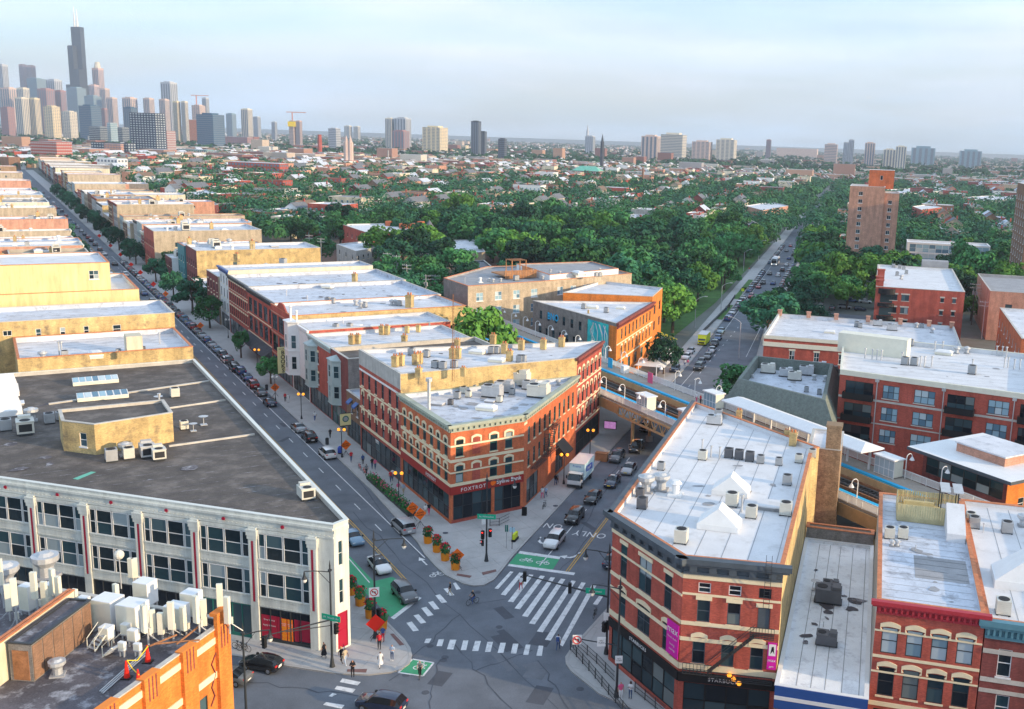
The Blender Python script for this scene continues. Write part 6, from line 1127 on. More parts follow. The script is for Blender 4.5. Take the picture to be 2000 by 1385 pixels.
for i, (a, c) in enumerate((((178, 1270), (200, 1238)), ((210, 1278), (228, 1262)))):
 A_, B_ = at(*a, ZR + .05), at(*c, ZR + .9); d_ = (B_ - A_).xy.normalized(); q = Vector((d_.y, -d_.x, 0)) * .4; r = thing('roof_steps', f'short metal steps up to the mast platform, {("wider", "narrower")[i]} flight', 'steps', tuple(A_)); b = MB()
 for sd in (-1, 1): b.tube(q * sd, B_ - A_ + q * sd, .06, 4); b.tube(q * sd + Vector((0, 0, .8)), B_ - A_ + q * sd + Vector((0, 0, .8)), .03, 4); b.tube(q * sd, q * sd + Vector((0, 0, .8)), .03, 4)
 b.build('stringer', 'cream_paint', r)
 for k in range(4): t = (k + .5) / 4; c_ = (B_ - A_) * t; b = MB(); b.obox(c_.xy[:], d_[:], .25, .8, c_.z, c_.z + .04); b.build('tread', 'galv', r)
# ------------------------------------------------------------------ vehicles
def car_meshes(kind):
 """stations along x (front +x): x, z bottom, z belt, half width belt, z top, half width top"""
 if kind == 'sedan':
  S = [(2.32, .42, .58, .70, .62, .55), (2.22, .25, .70, .84, .76, .70), (1.6, .18, .80, .90, .90, .80), (.95, .18, .88, .91, .98, .80), (.25, .18, .92, .92, 1.38, .66), (-.3, .18, .93, .92, 1.45, .64), (-.9, .18, .94, .92, 1.42, .64), (-1.65, .2, .96, .91, 1.06, .74), (-2.15, .25, .92, .87, 1.02, .74), (-2.32, .42, .72, .76, .80, .62)]; ws, rs, cab = 3, 6, (3, 7)
 elif kind == 'suv':
  S = [(2.3, .45, .66, .74, .72, .58), (2.2, .3, .88, .88, .94, .74), (1.55, .24, .98, .94, 1.06, .84), (1.05, .24, 1.04, .95, 1.14, .84), (.45, .24, 1.06, .95, 1.62, .70), (-.2, .24, 1.07, .95, 1.70, .70), (-1.2, .24, 1.08, .95, 1.68, .70), (-1.75, .26, 1.08, .94, 1.62, .68), (-2.2, .3, 1.04, .91, 1.14, .78), (-2.3, .45, .8, .84, .86, .7)]; ws, rs, cab = 3, 7, (3, 8)
 elif kind == 'van':
  S = [(2.5, .42, .66, .74, .70, .58), (2.4, .25, .84, .90, .90, .74), (1.8, .2, .98, .97, 1.06, .84), (1.5, .2, 1.02, .98, 1.14, .84), (.6, .2, 1.06, .98, 1.64, .74), (-.4, .2, 1.07, .98, 1.74, .76), (-1.7, .2, 1.07, .98, 1.72, .76), (-2.25, .22, 1.06, .97, 1.64, .76), (-2.45, .26, 1.02, .95, 1.14, .84), (-2.52, .42, .8, .88, .86, .74)]; ws, rs, cab = 3, 7, (3, 8)
 else:  # hatch
  S = [(2.05, .42, .60, .70, .66, .55), (1.95, .25, .74, .84, .80, .70), (1.4, .18, .84, .88, .94, .78), (.95, .18, .90, .89, 1.0, .78), (.3, .18, .94, .90, 1.42, .66), (-.3, .18, .95, .90, 1.5, .66), (-1.1, .18, .97, .90, 1.46, .66), (-1.6, .2, .97, .89, 1.36, .64), (-1.98, .25, .94, .86, 1.02, .72), (-2.05, .42, .74, .78, .8, .66)]; ws, rs, cab = 3, 7, (3, 8)
 def sec(s):
  x, zb, zw, hw, zt, tw = s
  half = [(0, zb), (hw * .86, zb), (hw * .97, zb + (zw - zb) * .3), (hw, zb + (zw - zb) * .65), (hw * .97, zw), (tw, zt - .05 if zt - zw > .2 else zt - .02), (tw * .72, zt), (0, zt + .03)]
  return [(x, y, z) for y, z in half] + [(x, -y, z) for y, z in half[-2:0:-1]]
 rings = [sec(s) for s in S]; n = len(rings[0]); body = MB(); parts = {}
 V = [p for r in rings for p in r]
 def put(key, f): parts.setdefault(key, []).append(f)
 for i in range(len(S) - 1):
  for k in range(n):
   k2 = (k + 1) % n; f = (i * n + k, i * n + k2, (i + 1) * n + k2, (i + 1) * n + k)
   side_row = k in (4, n - 5); top_row = k in (5, 6, n - 7, n - 6)
   key = 'body'
   if cab[0] <= i < cab[1]:
    if i == ws and (side_row or top_row): key = 'windscreen' if top_row else ('side_window_l' if k == 4 else 'side_window_r')
    elif i == rs and (side_row or top_row): key = 'rear_window' if top_row else ('side_window_l' if k == 4 else 'side_window_r')
    elif side_row: key = 'side_window_l' if k == 4 else 'side_window_r'
   put(key, f)
 put('body', tuple(range(n))[::-1]); put('body', tuple((len(S) - 1) * n + k for k in range(n)))
 out = []
 for key, fs in parts.items():
  m = MB(); m.add(V, fs)
  used = sorted({i for f in fs for i in f}); mp_ = {o: q for q, o in enumerate(used)}
  m.v = [V[i] for i in used]; m.f = [tuple(mp_[i] for i in f) for f in fs]
  nm = 'side_window' if key.startswith('side') else key
  out.append((nm, m.mesh(nm, 'p_white' if key == 'body' else 'glass_car', True)))
 wx = S[1][0] - .75, S[-2][0] + .72; wr = .36 if kind in ('suv', 'van') else .33; hw = S[4][3]
 for x in wx:
  for sd in (-1, 1):
   t = MB(); A = [(x + wr * cos(a), sd * (hw + .015), wr + wr * sin(a)) for a in [2 * pi * j / 14 for j in range(14)]]; Bp = [(x, y - sd * .22, z) for x, y, z in A]
   t.add(A + Bp, [(j, (j + 1) % 14, 14 + (j + 1) % 14, 14 + j) for j in range(14)]); t.poly(A)
   out.append(('tyre', t.mesh('tyre', 'rubber')))
   r = MB(); r.poly([(x + wr * .62 * cos(a), sd * (hw + .022), wr + wr * .62 * sin(a)) for a in [2 * pi * j / 10 for j in range(10)]]); out.append(('rim', r.mesh('rim', 'chrome')))
 fx, rx = S[1][0], S[-2][0]
 for sd in (-1, 1):
  h = MB(); h.box(fx - .12, fx + .07, sd * .58 - .17, sd * .58 + .17, S[1][2] - .12, S[1][2] + .01); out.append(('headlight', h.mesh('headlight', 'lamp_glass')))
  h = MB(); h.box(rx - .1, rx + .06, sd * .66 - .16, sd * .66 + .16, S[-2][2] - .16, S[-2][2] + .0); out.append(('tail_light', h.mesh('tail_light', 'sign_red')))
  h = MB(); h.box(.9, 1.1, sd * (S[3][3] + .02) - .1, sd * (S[3][3] + .02) + .1, S[3][2] + .02, S[3][2] + .18); out.append(('mirror', h.mesh('mirror', 'black')))
 g_ = MB(); g_.box(fx, fx + .08, -.42, .42, .42, S[1][2] - .16); out.append(('grille', g_.mesh('grille', 'grille')))
 g_ = MB(); g_.box(rx - .1, rx - .08, -.26, .26, .62, .76); g_.box(S[-1][0] - .012, S[-1][0] - .002, -.26, .26, .5, .62); out.append(('number_plate', g_.mesh('number_plate', 'sign_white')))
 return out
CARS = {k: car_meshes(k) for k in ('sedan', 'suv', 'van', 'hatch')}
PN = dict(p_white='white', p_black='black', p_silver='silver', p_grey='dark grey', p_blue='blue', p_red='dark red', p_navy='navy', p_sky='light blue', p_tan='tan'); KN = dict(sedan='saloon', suv='SUV', van='minivan', hatch='hatchback')
def car(x, y, d, kind, paint, label, group=None, small=False, sc=1.0, roof=None):
 r = thing('car', label, 'car', (x, y, .03), rzof(d), group)
 for nm, me in CARS[kind]:
  if small and nm in ('rim', 'mirror', 'grille', 'number_plate'): continue
  o = ob(nm, me, r)
  if nm == 'body': o.material_slots[0].link = 'OBJECT'; o.material_slots[0].material = MT[paint]
 return r
def carpx(u, v, d, kind, paint, label, group=None, small=False): p = at(u, v); return car(p.x, p.y, d, kind, paint, label, group, small)
mA, mB = M_.d, -M_.d; dA, dB = D_.d, -D_.d
for u, v, d, k, c, l in ((787, 1035, mA, 'van', 'p_silver', 'silver minivan parked by the planters with its tail lights to the camera'), (639, 892, mA, 'suv', 'p_white', 'white SUV parked beside the orange sign on the avenue'), (604, 860, mA, 'suv', 'p_black', 'black SUV parked just ahead of the white SUV'), (583, 841, mA, 'sedan', 'p_silver', 'silver saloon parked ahead of the black SUV below the BOOKS sign'), (527, 791, mA, 'sedan', 'p_navy', 'navy saloon parked beside the second orange sign'), (509, 771, mA, 'sedan', 'p_grey', 'grey saloon parked ahead of the navy one'), (494, 756, mA, 'suv', 'p_red', 'dark red SUV parked by the street tree on the avenue'), (459, 724, mA, 'suv', 'p_black', 'black SUV parked ahead of a gap on the avenue'), (441, 707, mA, 'hatch', 'p_white', 'white hatchback parked at the end of the parked row'),
      (690, 1058, mB, 'sedan', 'p_sky', 'blue-grey saloon half hidden behind the white corner building'), (741, 1112, mB, 'sedan', 'p_white', 'white saloon with a black roof waiting in the near lane'), (790, 1168, mB, 'suv', 'p_grey', 'grey SUV with a pale bonnet at the stop line'),
      (511, 1306, -D_.p, 'hatch', 'p_black', 'black hatchback stopped on the cross street'), (446, 1330, D_.p * -1, 'sedan', 'p_grey', 'dark saloon cut off behind the orange building'), (745, 1386, -D_.p, 'suv', 'p_navy', 'dark navy SUV cut by the bottom of the picture'),
      (1083, 1064, dB, 'suv', 'p_white', 'white SUV waiting behind the green bicycle box'), (1122, 1017, dB, 'suv', 'p_black', 'black SUV waiting behind the white one'), (1158, 978, dB, 'sedan', 'p_black', 'black saloon beside the delivery truck'), (1196, 947, dB, 'sedan', 'p_navy', 'navy taxi saloon with a yellow plate'), (1228, 922, dB, 'sedan', 'p_silver', 'silver saloon waiting behind the taxi'), (1205, 899, dB, 'suv', 'p_grey', 'grey SUV at the bend of the kerb before the bridge'), (1243, 881, dB, 'suv', 'p_black', 'black SUV just in front of the bridge'), (1262, 842, dB, 'suv', 'p_black', 'black SUV in the dark under the bridge'), (1197, 1102, dA, 'sedan', 'p_navy', 'dark saloon half hidden by the right corner building')):
 o = carpx(u, v, d, k, c, l)
 if 'black roof' in l: b = MB(); b.add([(.25, -.6, 1.40), (.25, .6, 1.40), (-.95, .6, 1.46), (-.95, -.6, 1.46), (-.3, .6, 1.49), (-.3, -.6, 1.49)], [(0, 1, 4, 5), (5, 4, 2, 3)]); b.build('roof_panel', 'p_black', o)
 if 'taxi' in l: b = MB(); b.box(-.15, .15, -.3, .3, 1.46, 1.62); b.build('roof_light', 'lamp_glass', o); b = MB(); b.box(2.32, 2.36, -.26, .26, .5, .62); b.build('number_plate', 'yellow', o)
vr = random.Random(11); PT = ['p_black', 'p_white', 'p_silver', 'p_grey', 'p_navy', 'p_black', 'p_silver', 'p_blue', 'p_grey', 'p_red', 'p_sky', 'p_white']; KT = ['sedan', 'suv', 'hatch', 'suv', 'sedan']
def rnd_row(pts, d, what, group, small=True):
 for i, (x, y) in enumerate(pts):
  c, k = vr.choice(PT), vr.choice(KT); car(x, y, d, k, c, f'{PN[c]} {KN[k]}, {ordw(i + 1)} {what}', group, small)
rnd_row([M_(s, -5.9) for s in [96 + 6.3 * k for k in range(34)] if not 160 < s < 164], mA, 'in the parked row beyond the white hatchback', 'cars parked along the avenue')
rnd_row([M_(s, -17.1) for s in [175 + 7.5 * k for k in range(24)]], mB, 'in the parked row on the left of the avenue', 'cars parked on the left of the avenue')
rnd_row([M_(s, -13.6) for s in (250, 262, 275, 290, 303, 318, 332, 345, 360, 378, 395, 410, 430, 450, 470, 495, 520, 545, 575, 610, 650, 700)], mB, 'in the traffic coming down the avenue', 'traffic coming down the avenue')
rnd_row([M_(s, -9.3) for s in (205, 222, 268, 300, 335, 352, 371, 388, 402, 418, 436, 455, 478, 505, 530, 560, 590, 630, 680, 740)], mA, 'in the traffic going away on the avenue', 'traffic going away on the avenue')
pxr = lambda L: [at(*q).xy[:] for q in L]
rnd_row(pxr([(1364, 722), (1369, 711), (1382, 700), (1390, 688), (1395, 676), (1402, 664), (1408, 650), (1467, 582), (1481, 563), (1490, 555), (1503, 537), (1536, 492), (1544, 482)]), dB, 'in the queue coming up the straight street', 'queue on the straight street')
rnd_row(pxr([(1510, 556), (1520, 540), (1528, 530), (1536, 519), (1541, 507), (1550, 500), (1552, 492), (1557, 485), (1566, 468), (1574, 455), (1581, 444), (1586, 436), (1590, 428), (1595, 420), (1599, 412), (1604, 402), (1608, 394)]), dA, 'in the traffic going down the straight street', 'traffic on the straight street')
rnd_row(pxr([(1318, 726), (1340, 701), (1348, 690)]), dB, 'of three parked behind the street tree', 'cars parked by the street tree')
rnd_row([D_(s, KL(s) + 1.2) for s in [172 + 6.4 * k for k in range(8)] + [236 + 6.4 * k for k in range(10)] + [330 + 6.6 * k for k in range(14)]], dA, 'in the row parked along the park pavement', 'cars parked along the park')
rnd_row([D_(s, KR(s) - 1.2) for s in [225 + 6.8 * k for k in range(16)]], dA, 'in the row parked on the right of the straight street', 'cars parked right of the straight street')
rnd_row(pxr([(1588, 603), (1603, 603), (1625, 605)]), dA, 'of three pale cars in the small car park', 'cars in the small car park'); rnd_row(pxr([(1560, 588), (1590, 585), (1662, 590), (1690, 592), (1650, 603), (1680, 607)]), D_.p, 'in the back of the small car park', 'cars at the back of the small car park')
rnd_row([D_(s, t) for s, t in ((112, -12), (114, -16), (118, -12), (131, -14), (134, -19), (113, -20))], D_.p, 'parked behind the white tents', 'cars behind the tents')
# delivery truck
p = at(1130, 945); TR = thing('delivery_truck', 'white and pale blue box delivery truck beside the brick building', 'truck', (p.x, p.y, .03), rzof(dB))
def P_(mb, nm, m, par=None): return mb.build(nm, m, par or TR)
b = MB(); b.box(-4.3, 1.1, -1.2, 1.2, 1.0, 3.5); P_(b, 'cargo_box', 'truck_blue'); b = MB(); b.box(-4.35, 1.15, -1.23, 1.23, 3.5, 3.58); P_(b, 'box_roof', 'p_white')
b = MB(); b.add([(1.25, y, z) for y in (-1.05, 1.05) for z in (.6, 2.35)] + [(2.7, y, z) for y in (-1.05, 1.05) for z in (.6, 1.35)] + [(2.35, y, 2.3) for y in (-1.0, 1.0)], [(0, 1, 8, 5, 4), (2, 6, 7, 9, 3), (1, 3, 9, 8), (4, 5, 7, 6), (0, 2, 3, 1), (0, 4, 6, 2)]); P_(b, 'cab', 'p_white')
b = MB(); b.add([(2.715, -.95, 1.38), (2.715, .95, 1.38), (2.40, .9, 2.2), (2.40, -.9, 2.2)], [(0, 1, 2, 3)]); P_(b, 'windscreen', 'glass_car')
for sd in (-1, 1):
 b = MB(); b.add([(1.5, sd * 1.062, 1.4), (2.5, sd * 1.062, 1.4), (2.3, sd * 1.03, 2.15), (1.5, sd * 1.05, 2.15)], [(0, 1, 2, 3)]); P_(b, 'side_window', 'glass_car')
 b = MB(); b.box(2.68, 2.74, sd * .8 - .15, sd * .8 + .15, .8, 1.0); P_(b, 'headlight', 'lamp_glass'); b = MB(); b.box(2.3, 2.4, sd * 1.25 - .08, sd * 1.25 + .08, 1.5, 1.95); P_(b, 'mirror', 'black')
 for x in (1.9, -2.9): b = MB(); b.tube((x, sd * .95, .45), (x, sd * 1.18, .45), .45, 14); w_ = P_(b, 'wheel', 'rubber'); b = MB(); b.tube((x, sd * 1.18, .45), (x, sd * 1.2, .45), .24, 10); b.build('rim', 'chrome', w_)
 b = MB(); b.add([(-3.3, sd * 1.215, 1.7), (.2, sd * 1.215, 2.1), (.2, sd * 1.215, 3.0), (-3.3, sd * 1.215, 2.7)], [(0, 1, 2, 3)]); P_(b, 'side_logo', 'sign_blue'); text('Prairie', 'lettering', TR, (-1.5, sd * 1.23, 2.4), .8, 'white_paint', euler=(pi / 2, 0, 0 if sd < 0 else pi), ext=0)
b = MB(); b.box(2.65, 2.78, -1.0, 1.0, .35, .7); P_(b, 'bumper', 'steel_dark'); b = MB(); b.box(-4.3, 2.4, -.5, .5, .6, 1.0); P_(b, 'chassis', 'black'); text('Prairie', 'lettering', TR, (1.12, 0, 3.1), .5, 'sign_blue', euler=(pi / 2, 0, pi / 2), ext=0)
# yellow step van, bus
p = at(1374, 672); SV = thing('food_truck', 'bright yellow step van parked at the kerb by the park', 'van', (p.x, p.y, .03), rzof(dB)); b = MB(); b.add([(x, y, z) for x in (-3.4, 2.6) for y in (-1.15, 1.15) for z in (.5, 2.9)] + [(3.3, -1.0, .5), (3.3, -1.0, 1.4), (3.3, 1.0, .5), (3.3, 1.0, 1.4)], [(0, 1, 3, 2), (0, 4, 5, 1), (2, 3, 7, 6), (0, 2, 6, 4), (4, 8, 9, 5), (6, 7, 11, 10), (8, 10, 11, 9), (9, 11, 7, 5), (4, 6, 10, 8)]); b.build('body', 'lime', SV)
b = MB(); b.box(-3.45, 2.65, -1.18, 1.18, 2.9, 3.0); b.build('roof', 'roof_clean', SV); b = MB(); b.add([(3.28, -.9, 1.5), (3.28, .9, 1.5), (2.75, 1.0, 2.5), (2.75, -1.0, 2.5)], [(0, 1, 2, 3)]); b.build('windscreen', 'glass_car', SV); b = MB(); b.box(3.3, 3.36, -.7, .7, .7, 1.1); b.build('grille', 'grille', SV); b = MB(); b.box(-1, 1, -1.18, -1.16, 1.4, 2.3); b.build('serving_hatch', 'steel_dark', SV)
for sd in (-1, 1):
 for x in (2.2, -2.2): b = MB(); b.tube((x, sd * .9, .42), (x, sd * 1.17, .42), .42, 12); b.build('wheel', 'rubber', SV)
 b = MB(); b.box(3.3, 3.35, sd * .82 - .12, sd * .82 + .12, .8, 1.04); b.build('headlight', 'lamp_glass', SV)
p = at(1514, 517); BU = thing('city_bus', 'white city bus coming up the straight street', 'bus', (p.x, p.y, .03), rzof(dB)); b = MB(); b.box(-6, 6, -1.28, 1.28, .35, 3.1); b.build('body', 'p_white', BU); b = MB(); b.box(6, 6.03, -1.1, 1.1, 1.2, 2.5); b.build('windscreen', 'glass_car', BU); b = MB(); b.box(6, 6.04, -.9, .9, 2.6, 2.95); b.build('destination_sign', 'black', BU); b = MB(); b.box(-5.8, 5.8, -1.15, 1.15, 3.1, 3.25); b.build('roof', 'roof_clean', BU)
for sd in (-1, 1):
 b = MB(); b.box(-5.6, 5.6, sd * 1.285 - .01, sd * 1.285 + .01, 1.4, 2.5); b.build('side_window', 'glass_car', BU)
 for x in (3.8, -3.6): b = MB(); b.tube((x, sd * 1.0, .48), (x, sd * 1.3, .48), .48, 12); b.build('wheel', 'rubber', BU)
 b = MB(); b.box(6, 6.05, sd * 1.0 - .15, sd * 1.0 + .15, .7, .95); b.build('headlight', 'bulb_white', BU)
# ------------------------------------------------------------------ people
def skin_person(name, J, E_, root='pelvis'):
 """grow one continuous body mesh from joints {name:(x,y,z,r)} and edges"""
 ks = list(J); me = bpy.data.meshes.new(name); me.from_pydata([J[k][:3] for k in ks], [(ks.index(a), ks.index(b)) for a, b in E_], [])
 o = bpy.data.objects.new(name, me); o.modifiers.new('skin', 'SKIN'); me.update()
 for i, k in enumerate(ks):
  sv = me.skin_vertices[0].data[i]; r = J[k][3]; sv.radius = (r, r) if not isinstance(r, tuple) else r; sv.use_root = (k == root)
 sd = o.modifiers.new('sub', 'SUBSURF'); sd.levels = 1; sd.render_levels = 1
 out = bake(o); out.name = name; return out
def pose(kind):
 j = dict(pelvis=(0, 0, .95, (.17, .12)), spine=(0, 0, 1.18, (.16, .11)), chest=(0, 0, 1.38, (.20, .125)), neck=(0, .0, 1.53, .06), head=(0, .02, 1.62, .085), crown=(0, .01, 1.74, .075))
 legs = dict(stand=((.0, .0), (.0, .0)), walk=((.28, .12), (-.30, -.10)), ride=None)
 for sd, s in (('l', 1), ('r', -1)):
  x = .10 * s; sw = {'stand': (.02, 0), 'phone': (.0, .0), 'walk': (.26 * s, .10 * s)}.get(kind, (0, 0))
  if kind == 'ride': K = (x, .36, .80 - .22 * (s < 0)); A_ = (x, .16 if s > 0 else .22, .42 - .22 * (s < 0))
  else: K = (x * 1.05, sw[1] * .9 + .03, .50); A_ = (x * 1.05, sw[0] * .9 - (.08 if kind == 'walk' and s < 0 else 0), .09 + (.05 if kind == 'walk' and s < 0 else 0))
  j['hip' + sd] = (x, 0, .88, .10); j['knee' + sd] = (*K, .068); j['ank' + sd] = (*A_, .045); j['toe' + sd] = (A_[0], A_[1] + .17, A_[2] - .045, .04)
  j['sh' + sd] = (.19 * s, 0, 1.43, .065)
  if kind == 'ride': el, ha = (.25 * s, .22, 1.16), (.22 * s, .48, 1.05)
  elif kind == 'phone': el, ha = (.27 * s, .02, 1.15), (.10 * s, .26, 1.24 + .08 * (s > 0))
  elif kind == 'walk': el, ha = (.26 * s, -.10 * s, 1.17), (.26 * s, -.02 - .14 * s + .06, .93)
  else: el, ha = (.27 * s, -.02, 1.16), (.27 * s, .05, .91)
  j['el' + sd] = (*el, .045); j['wr' + sd] = (*ha, .035); v = Vector(ha) - Vector(el); f = Vector(ha) + v.normalized() * .13; j['hand' + sd] = (*f, .03)
 if kind == 'ride':
  for k in ('chest', 'neck', 'head', 'crown', 'shl', 'shr', 'ell', 'elr', 'spine'): x, y, z, r = j[k]; j[k] = (x, y + {'spine': .08}.get(k, .2 if k[:2] != 'el' else .12), z - (.03 if k != 'spine' else 0), r)
 E_ = [('pelvis', 'spine'), ('spine', 'chest'), ('chest', 'neck'), ('neck', 'head'), ('head', 'crown')]
 for sd in 'lr': E_ += [('pelvis', 'hip' + sd), ('hip' + sd, 'knee' + sd), ('knee' + sd, 'ank' + sd), ('ank' + sd, 'toe' + sd), ('chest', 'sh' + sd), ('sh' + sd, 'el' + sd), ('el' + sd, 'wr' + sd), ('wr' + sd, 'hand' + sd)]
 me = skin_person('person_' + kind, j, E_)
 for k in ('skin', 'c_white', 'c_jean', 'c_black', 'hair'): me.materials.append(MT[k])
 idx = []
 for pl in me.polygons:
  c = pl.center; hz = j['neck'][2]
  d_arm = abs(c.x) > .19 and c.z < j['shl'][2] - .12 and c.z > .75
  if c.z > hz + .02: i = 4 if (c.z > hz + .19 or (c.y < j['head'][1] - .02 and c.z > hz + .04)) else 0
  elif kind == 'ride' and c.z < 1.0 and c.y > .4 and abs(c.x) > .15: i = 0
  elif d_arm and c.z < (1.22 if kind != 'ride' else 1.3): i = 0
  elif kind == 'phone' and c.y > .14 and c.z > 1.05 and c.z < 1.5: i = 0
  elif c.z > .97: i = 1
  elif c.z < (.11 if kind != 'ride' else .0): i = 3
  else: i = 2
  idx.append(i)
 me.polygons.foreach_set('material_index', idx); me.polygons.foreach_set('use_smooth', [True] * len(idx)); return me
POSE = {k: pose(k) for k in ('stand', 'walk', 'phone', 'ride')}
def person(x, y, z, d, kind, top, legs, label, skin='skin', hair='hair', shoe='c_black', extra=None, h=1.0, par=None):
 o = ob('person', POSE[kind], par, (x, y, z), rzof(d) - pi / 2); o.scale = (h, h, h); tag(o, label, 'person')
 for s, m in zip(o.material_slots, (skin, top, legs, shoe, hair)): s.link = 'OBJECT'; s.material = MT[m]
 if extra == 'pack': b = MB(); b.box(-.16, .16, -.32, -.13, 1.08, 1.5); b.build('backpack', 'c_blue' if top == 'c_white' else 'c_black', o)
 if extra == 'bag': b = MB(); b.box(.2, .3, -.15, .2, .75, 1.05); b.build('handbag', 'c_beige', o)
 if extra == 'dress': b = MB(); b.cyl(0, 0, .4, 1.0, .30, 12, 0, .17); b.build('dress', top, o)
 if extra == 'shorts': b = MB(); b.cyl(.1, .02, .5, .92, .10, 8); b.cyl(-.1, .02, .5, .92, .10, 8); b.build('shorts', legs, o)
 if extra == 'long': b = MB(); b.ball((0, -.04, 1.62), .12, 0, 8, 6, 1.5); b.build('hair', hair, o)
 return o
G = .15
PP = [(879, 1163, 0.03, (-1, -.1), 'walk', 'c_black', 'c_beige', 'person in a dark vest and beige trousers crossing by the plaza', None), (1017, 1152, .03, (.2, 1), 'walk', 'c_white', 'c_red', 'person in white top and red trousers on the wide crossing', 'bag'), (1090, 1270, .03, (.2, 1), 'walk', 'c_white', 'c_jean', 'person with a blue backpack stepping off the right kerb', 'pack'), (1122, 1268, G, (-.5, 1), 'stand', 'c_black', 'c_grey', 'person in dark clothes at the end of the railing', None),
      (689, 1322, G, (.2, -1), 'phone', 'c_black', 'c_black', 'person in black holding a phone at the kerb ramp', 'pack'), (743, 1303, G, (.3, -1), 'walk', 'c_white', 'c_white', 'person in a long white dress on the left corner', 'dress'), (766, 1290, G, (-.2, -1), 'phone', 'c_light', 'c_jean', 'person in a pale blue shirt by the left kerb', None), (741, 1268, G, (0, -1), 'stand', 'c_red', 'c_black', 'person in an orange-red top below the red diamond sign', 'long'), (748, 1253, G, (0, -1), 'stand', 'c_blue', 'c_red', 'person in blue behind the red diamond sign', None),
      (674, 1298, G, (.8, -.6), 'walk', 'c_beige', 'c_light', 'person with a bag walking past the signal pole', 'bag'), (667, 1294, G, (.8, -.6), 'walk', 'c_black', 'c_black', 'person in black walking behind the signal pole', 'long'), (633, 1285, G, (-1, .1), 'walk', 'c_black', 'c_grey', 'person in a dark dress walking past the red posters', 'dress'),
      (1212, 1366, G, (.3, -1), 'stand', 'c_pink', 'c_white', 'person in a red top and white shorts inside the railing', 'shorts'), (1231, 1364, G, (-.2, -1), 'phone', 'c_white', 'c_jean', 'person in a white top and jeans inside the railing', 'long'), (778, 964, G, M_.d, 'walk', 'c_pink', 'c_white', 'person in a pink top walking beside the flower bed', 'shorts'), (788, 965, G, M_.d, 'walk', 'c_light', 'c_beige', 'person in a pale blue top beside the flower bed', 'shorts'),
      (763, 941, G, -M_.d, 'walk', 'c_red', 'c_jean', 'person in red before the dark shop front', None), (767, 938, G, -M_.d, 'walk', 'c_white', 'c_jean', 'person in white beside the person in red', None), (716, 927, G, M_.d, 'walk', 'c_grey', 'c_black', 'person in grey pushing along the kerb', None), (727, 915, G, -M_.d, 'walk', 'c_black', 'c_jean', 'person in black near the hanging shop lettering', None), (733, 916, G, -M_.d, 'walk', 'c_pink', 'c_jean', 'person in pink near the hanging shop lettering', None), (709, 908, G, M_.d, 'stand', 'c_blue', 'c_black', 'person in blue at the shop doorway', None),
      (686, 902, G, -M_.d, 'walk', 'c_red', 'c_jean', 'person in dark red behind the orange sign', None), (645, 856, G, M_.d, 'walk', 'c_black', 'c_black', 'person in black by the dark bin', None), (615, 822, G, M_.d, 'walk', 'c_white', 'c_blue', 'person in white and blue below the BOOKS sign', None), (563, 786, G, -M_.d, 'stand', 'c_white', 'c_white', 'person in white by the street lamps', None), (557, 784, G, -M_.d, 'walk', 'c_red', 'c_black', 'person in a red shirt by the street lamps', None),
      (1059, 974, G, -D_.d, 'walk', 'c_white', 'c_pink', 'person in white and pink near the street pole', 'long'), (1066, 972, G, -D_.d, 'walk', 'c_light', 'c_jean', 'person in pale blue near the street pole', None), (1085, 948, G, D_.d, 'walk', 'c_black', 'c_jean', 'person in black beside the delivery truck', None), (1088, 945, G, D_.d, 'walk', 'c_grey', 'c_black', 'person in grey beside the delivery truck', None), (831, 1008, G, M_.d, 'walk', 'c_white', 'c_beige', 'person in white behind the orange signs', None), (838, 1006, G, M_.d, 'walk', 'c_black', 'c_pink', 'person in black beside the shop corner', None),
      (1337, 716, G, -D_.d, 'walk', 'c_white', 'c_blue', 'person in white beyond the railway', None), (1343, 716, G, -D_.d, 'walk', 'c_pink', 'c_white', 'person in pink beyond the railway', None), (1384, 690, G, D_.d, 'walk', 'c_light', 'c_jean', 'person by the tents beyond the railway', None), (1424, 605, G, D_.d, 'walk', 'c_black', 'c_black', 'person in black walking beside the park railing', None), (1418, 608, G, D_.d, 'walk', 'c_grey', 'c_jean', 'person in grey walking beside the park railing', None), (1463, 530, G, D_.d, 'walk', 'c_red', 'c_white', 'person in red on the park pavement', None),
      (1360, 786, 7.52, M_.p, 'stand', 'c_white', 'c_pink', 'person in white waiting on the far platform', None), (1368, 789, 7.52, M_.p, 'stand', 'c_red', 'c_black', 'person in red waiting on the far platform', None), (1247, 790, 7.52, M_.p, 'stand', 'c_black', 'c_black', 'person in black on the near platform', None), (1300, 816, 7.52, M_.p, 'walk', 'c_blue', 'c_black', 'person in blue on the near platform', None)]
for i, (u, v, z, d, k, a, b, l, ex) in enumerate(PP):
 q = at(u, v, z); person(q.x, q.y, z, d, k, a, b, l, 'skin' if i % 4 != 1 else 'skin_dark', 'hair' if i % 5 else 'hair_blond', 'c_white' if i % 3 == 0 else 'c_black', ex, 1.0 + .04 * ((i * 7) % 5 - 2) / 2)
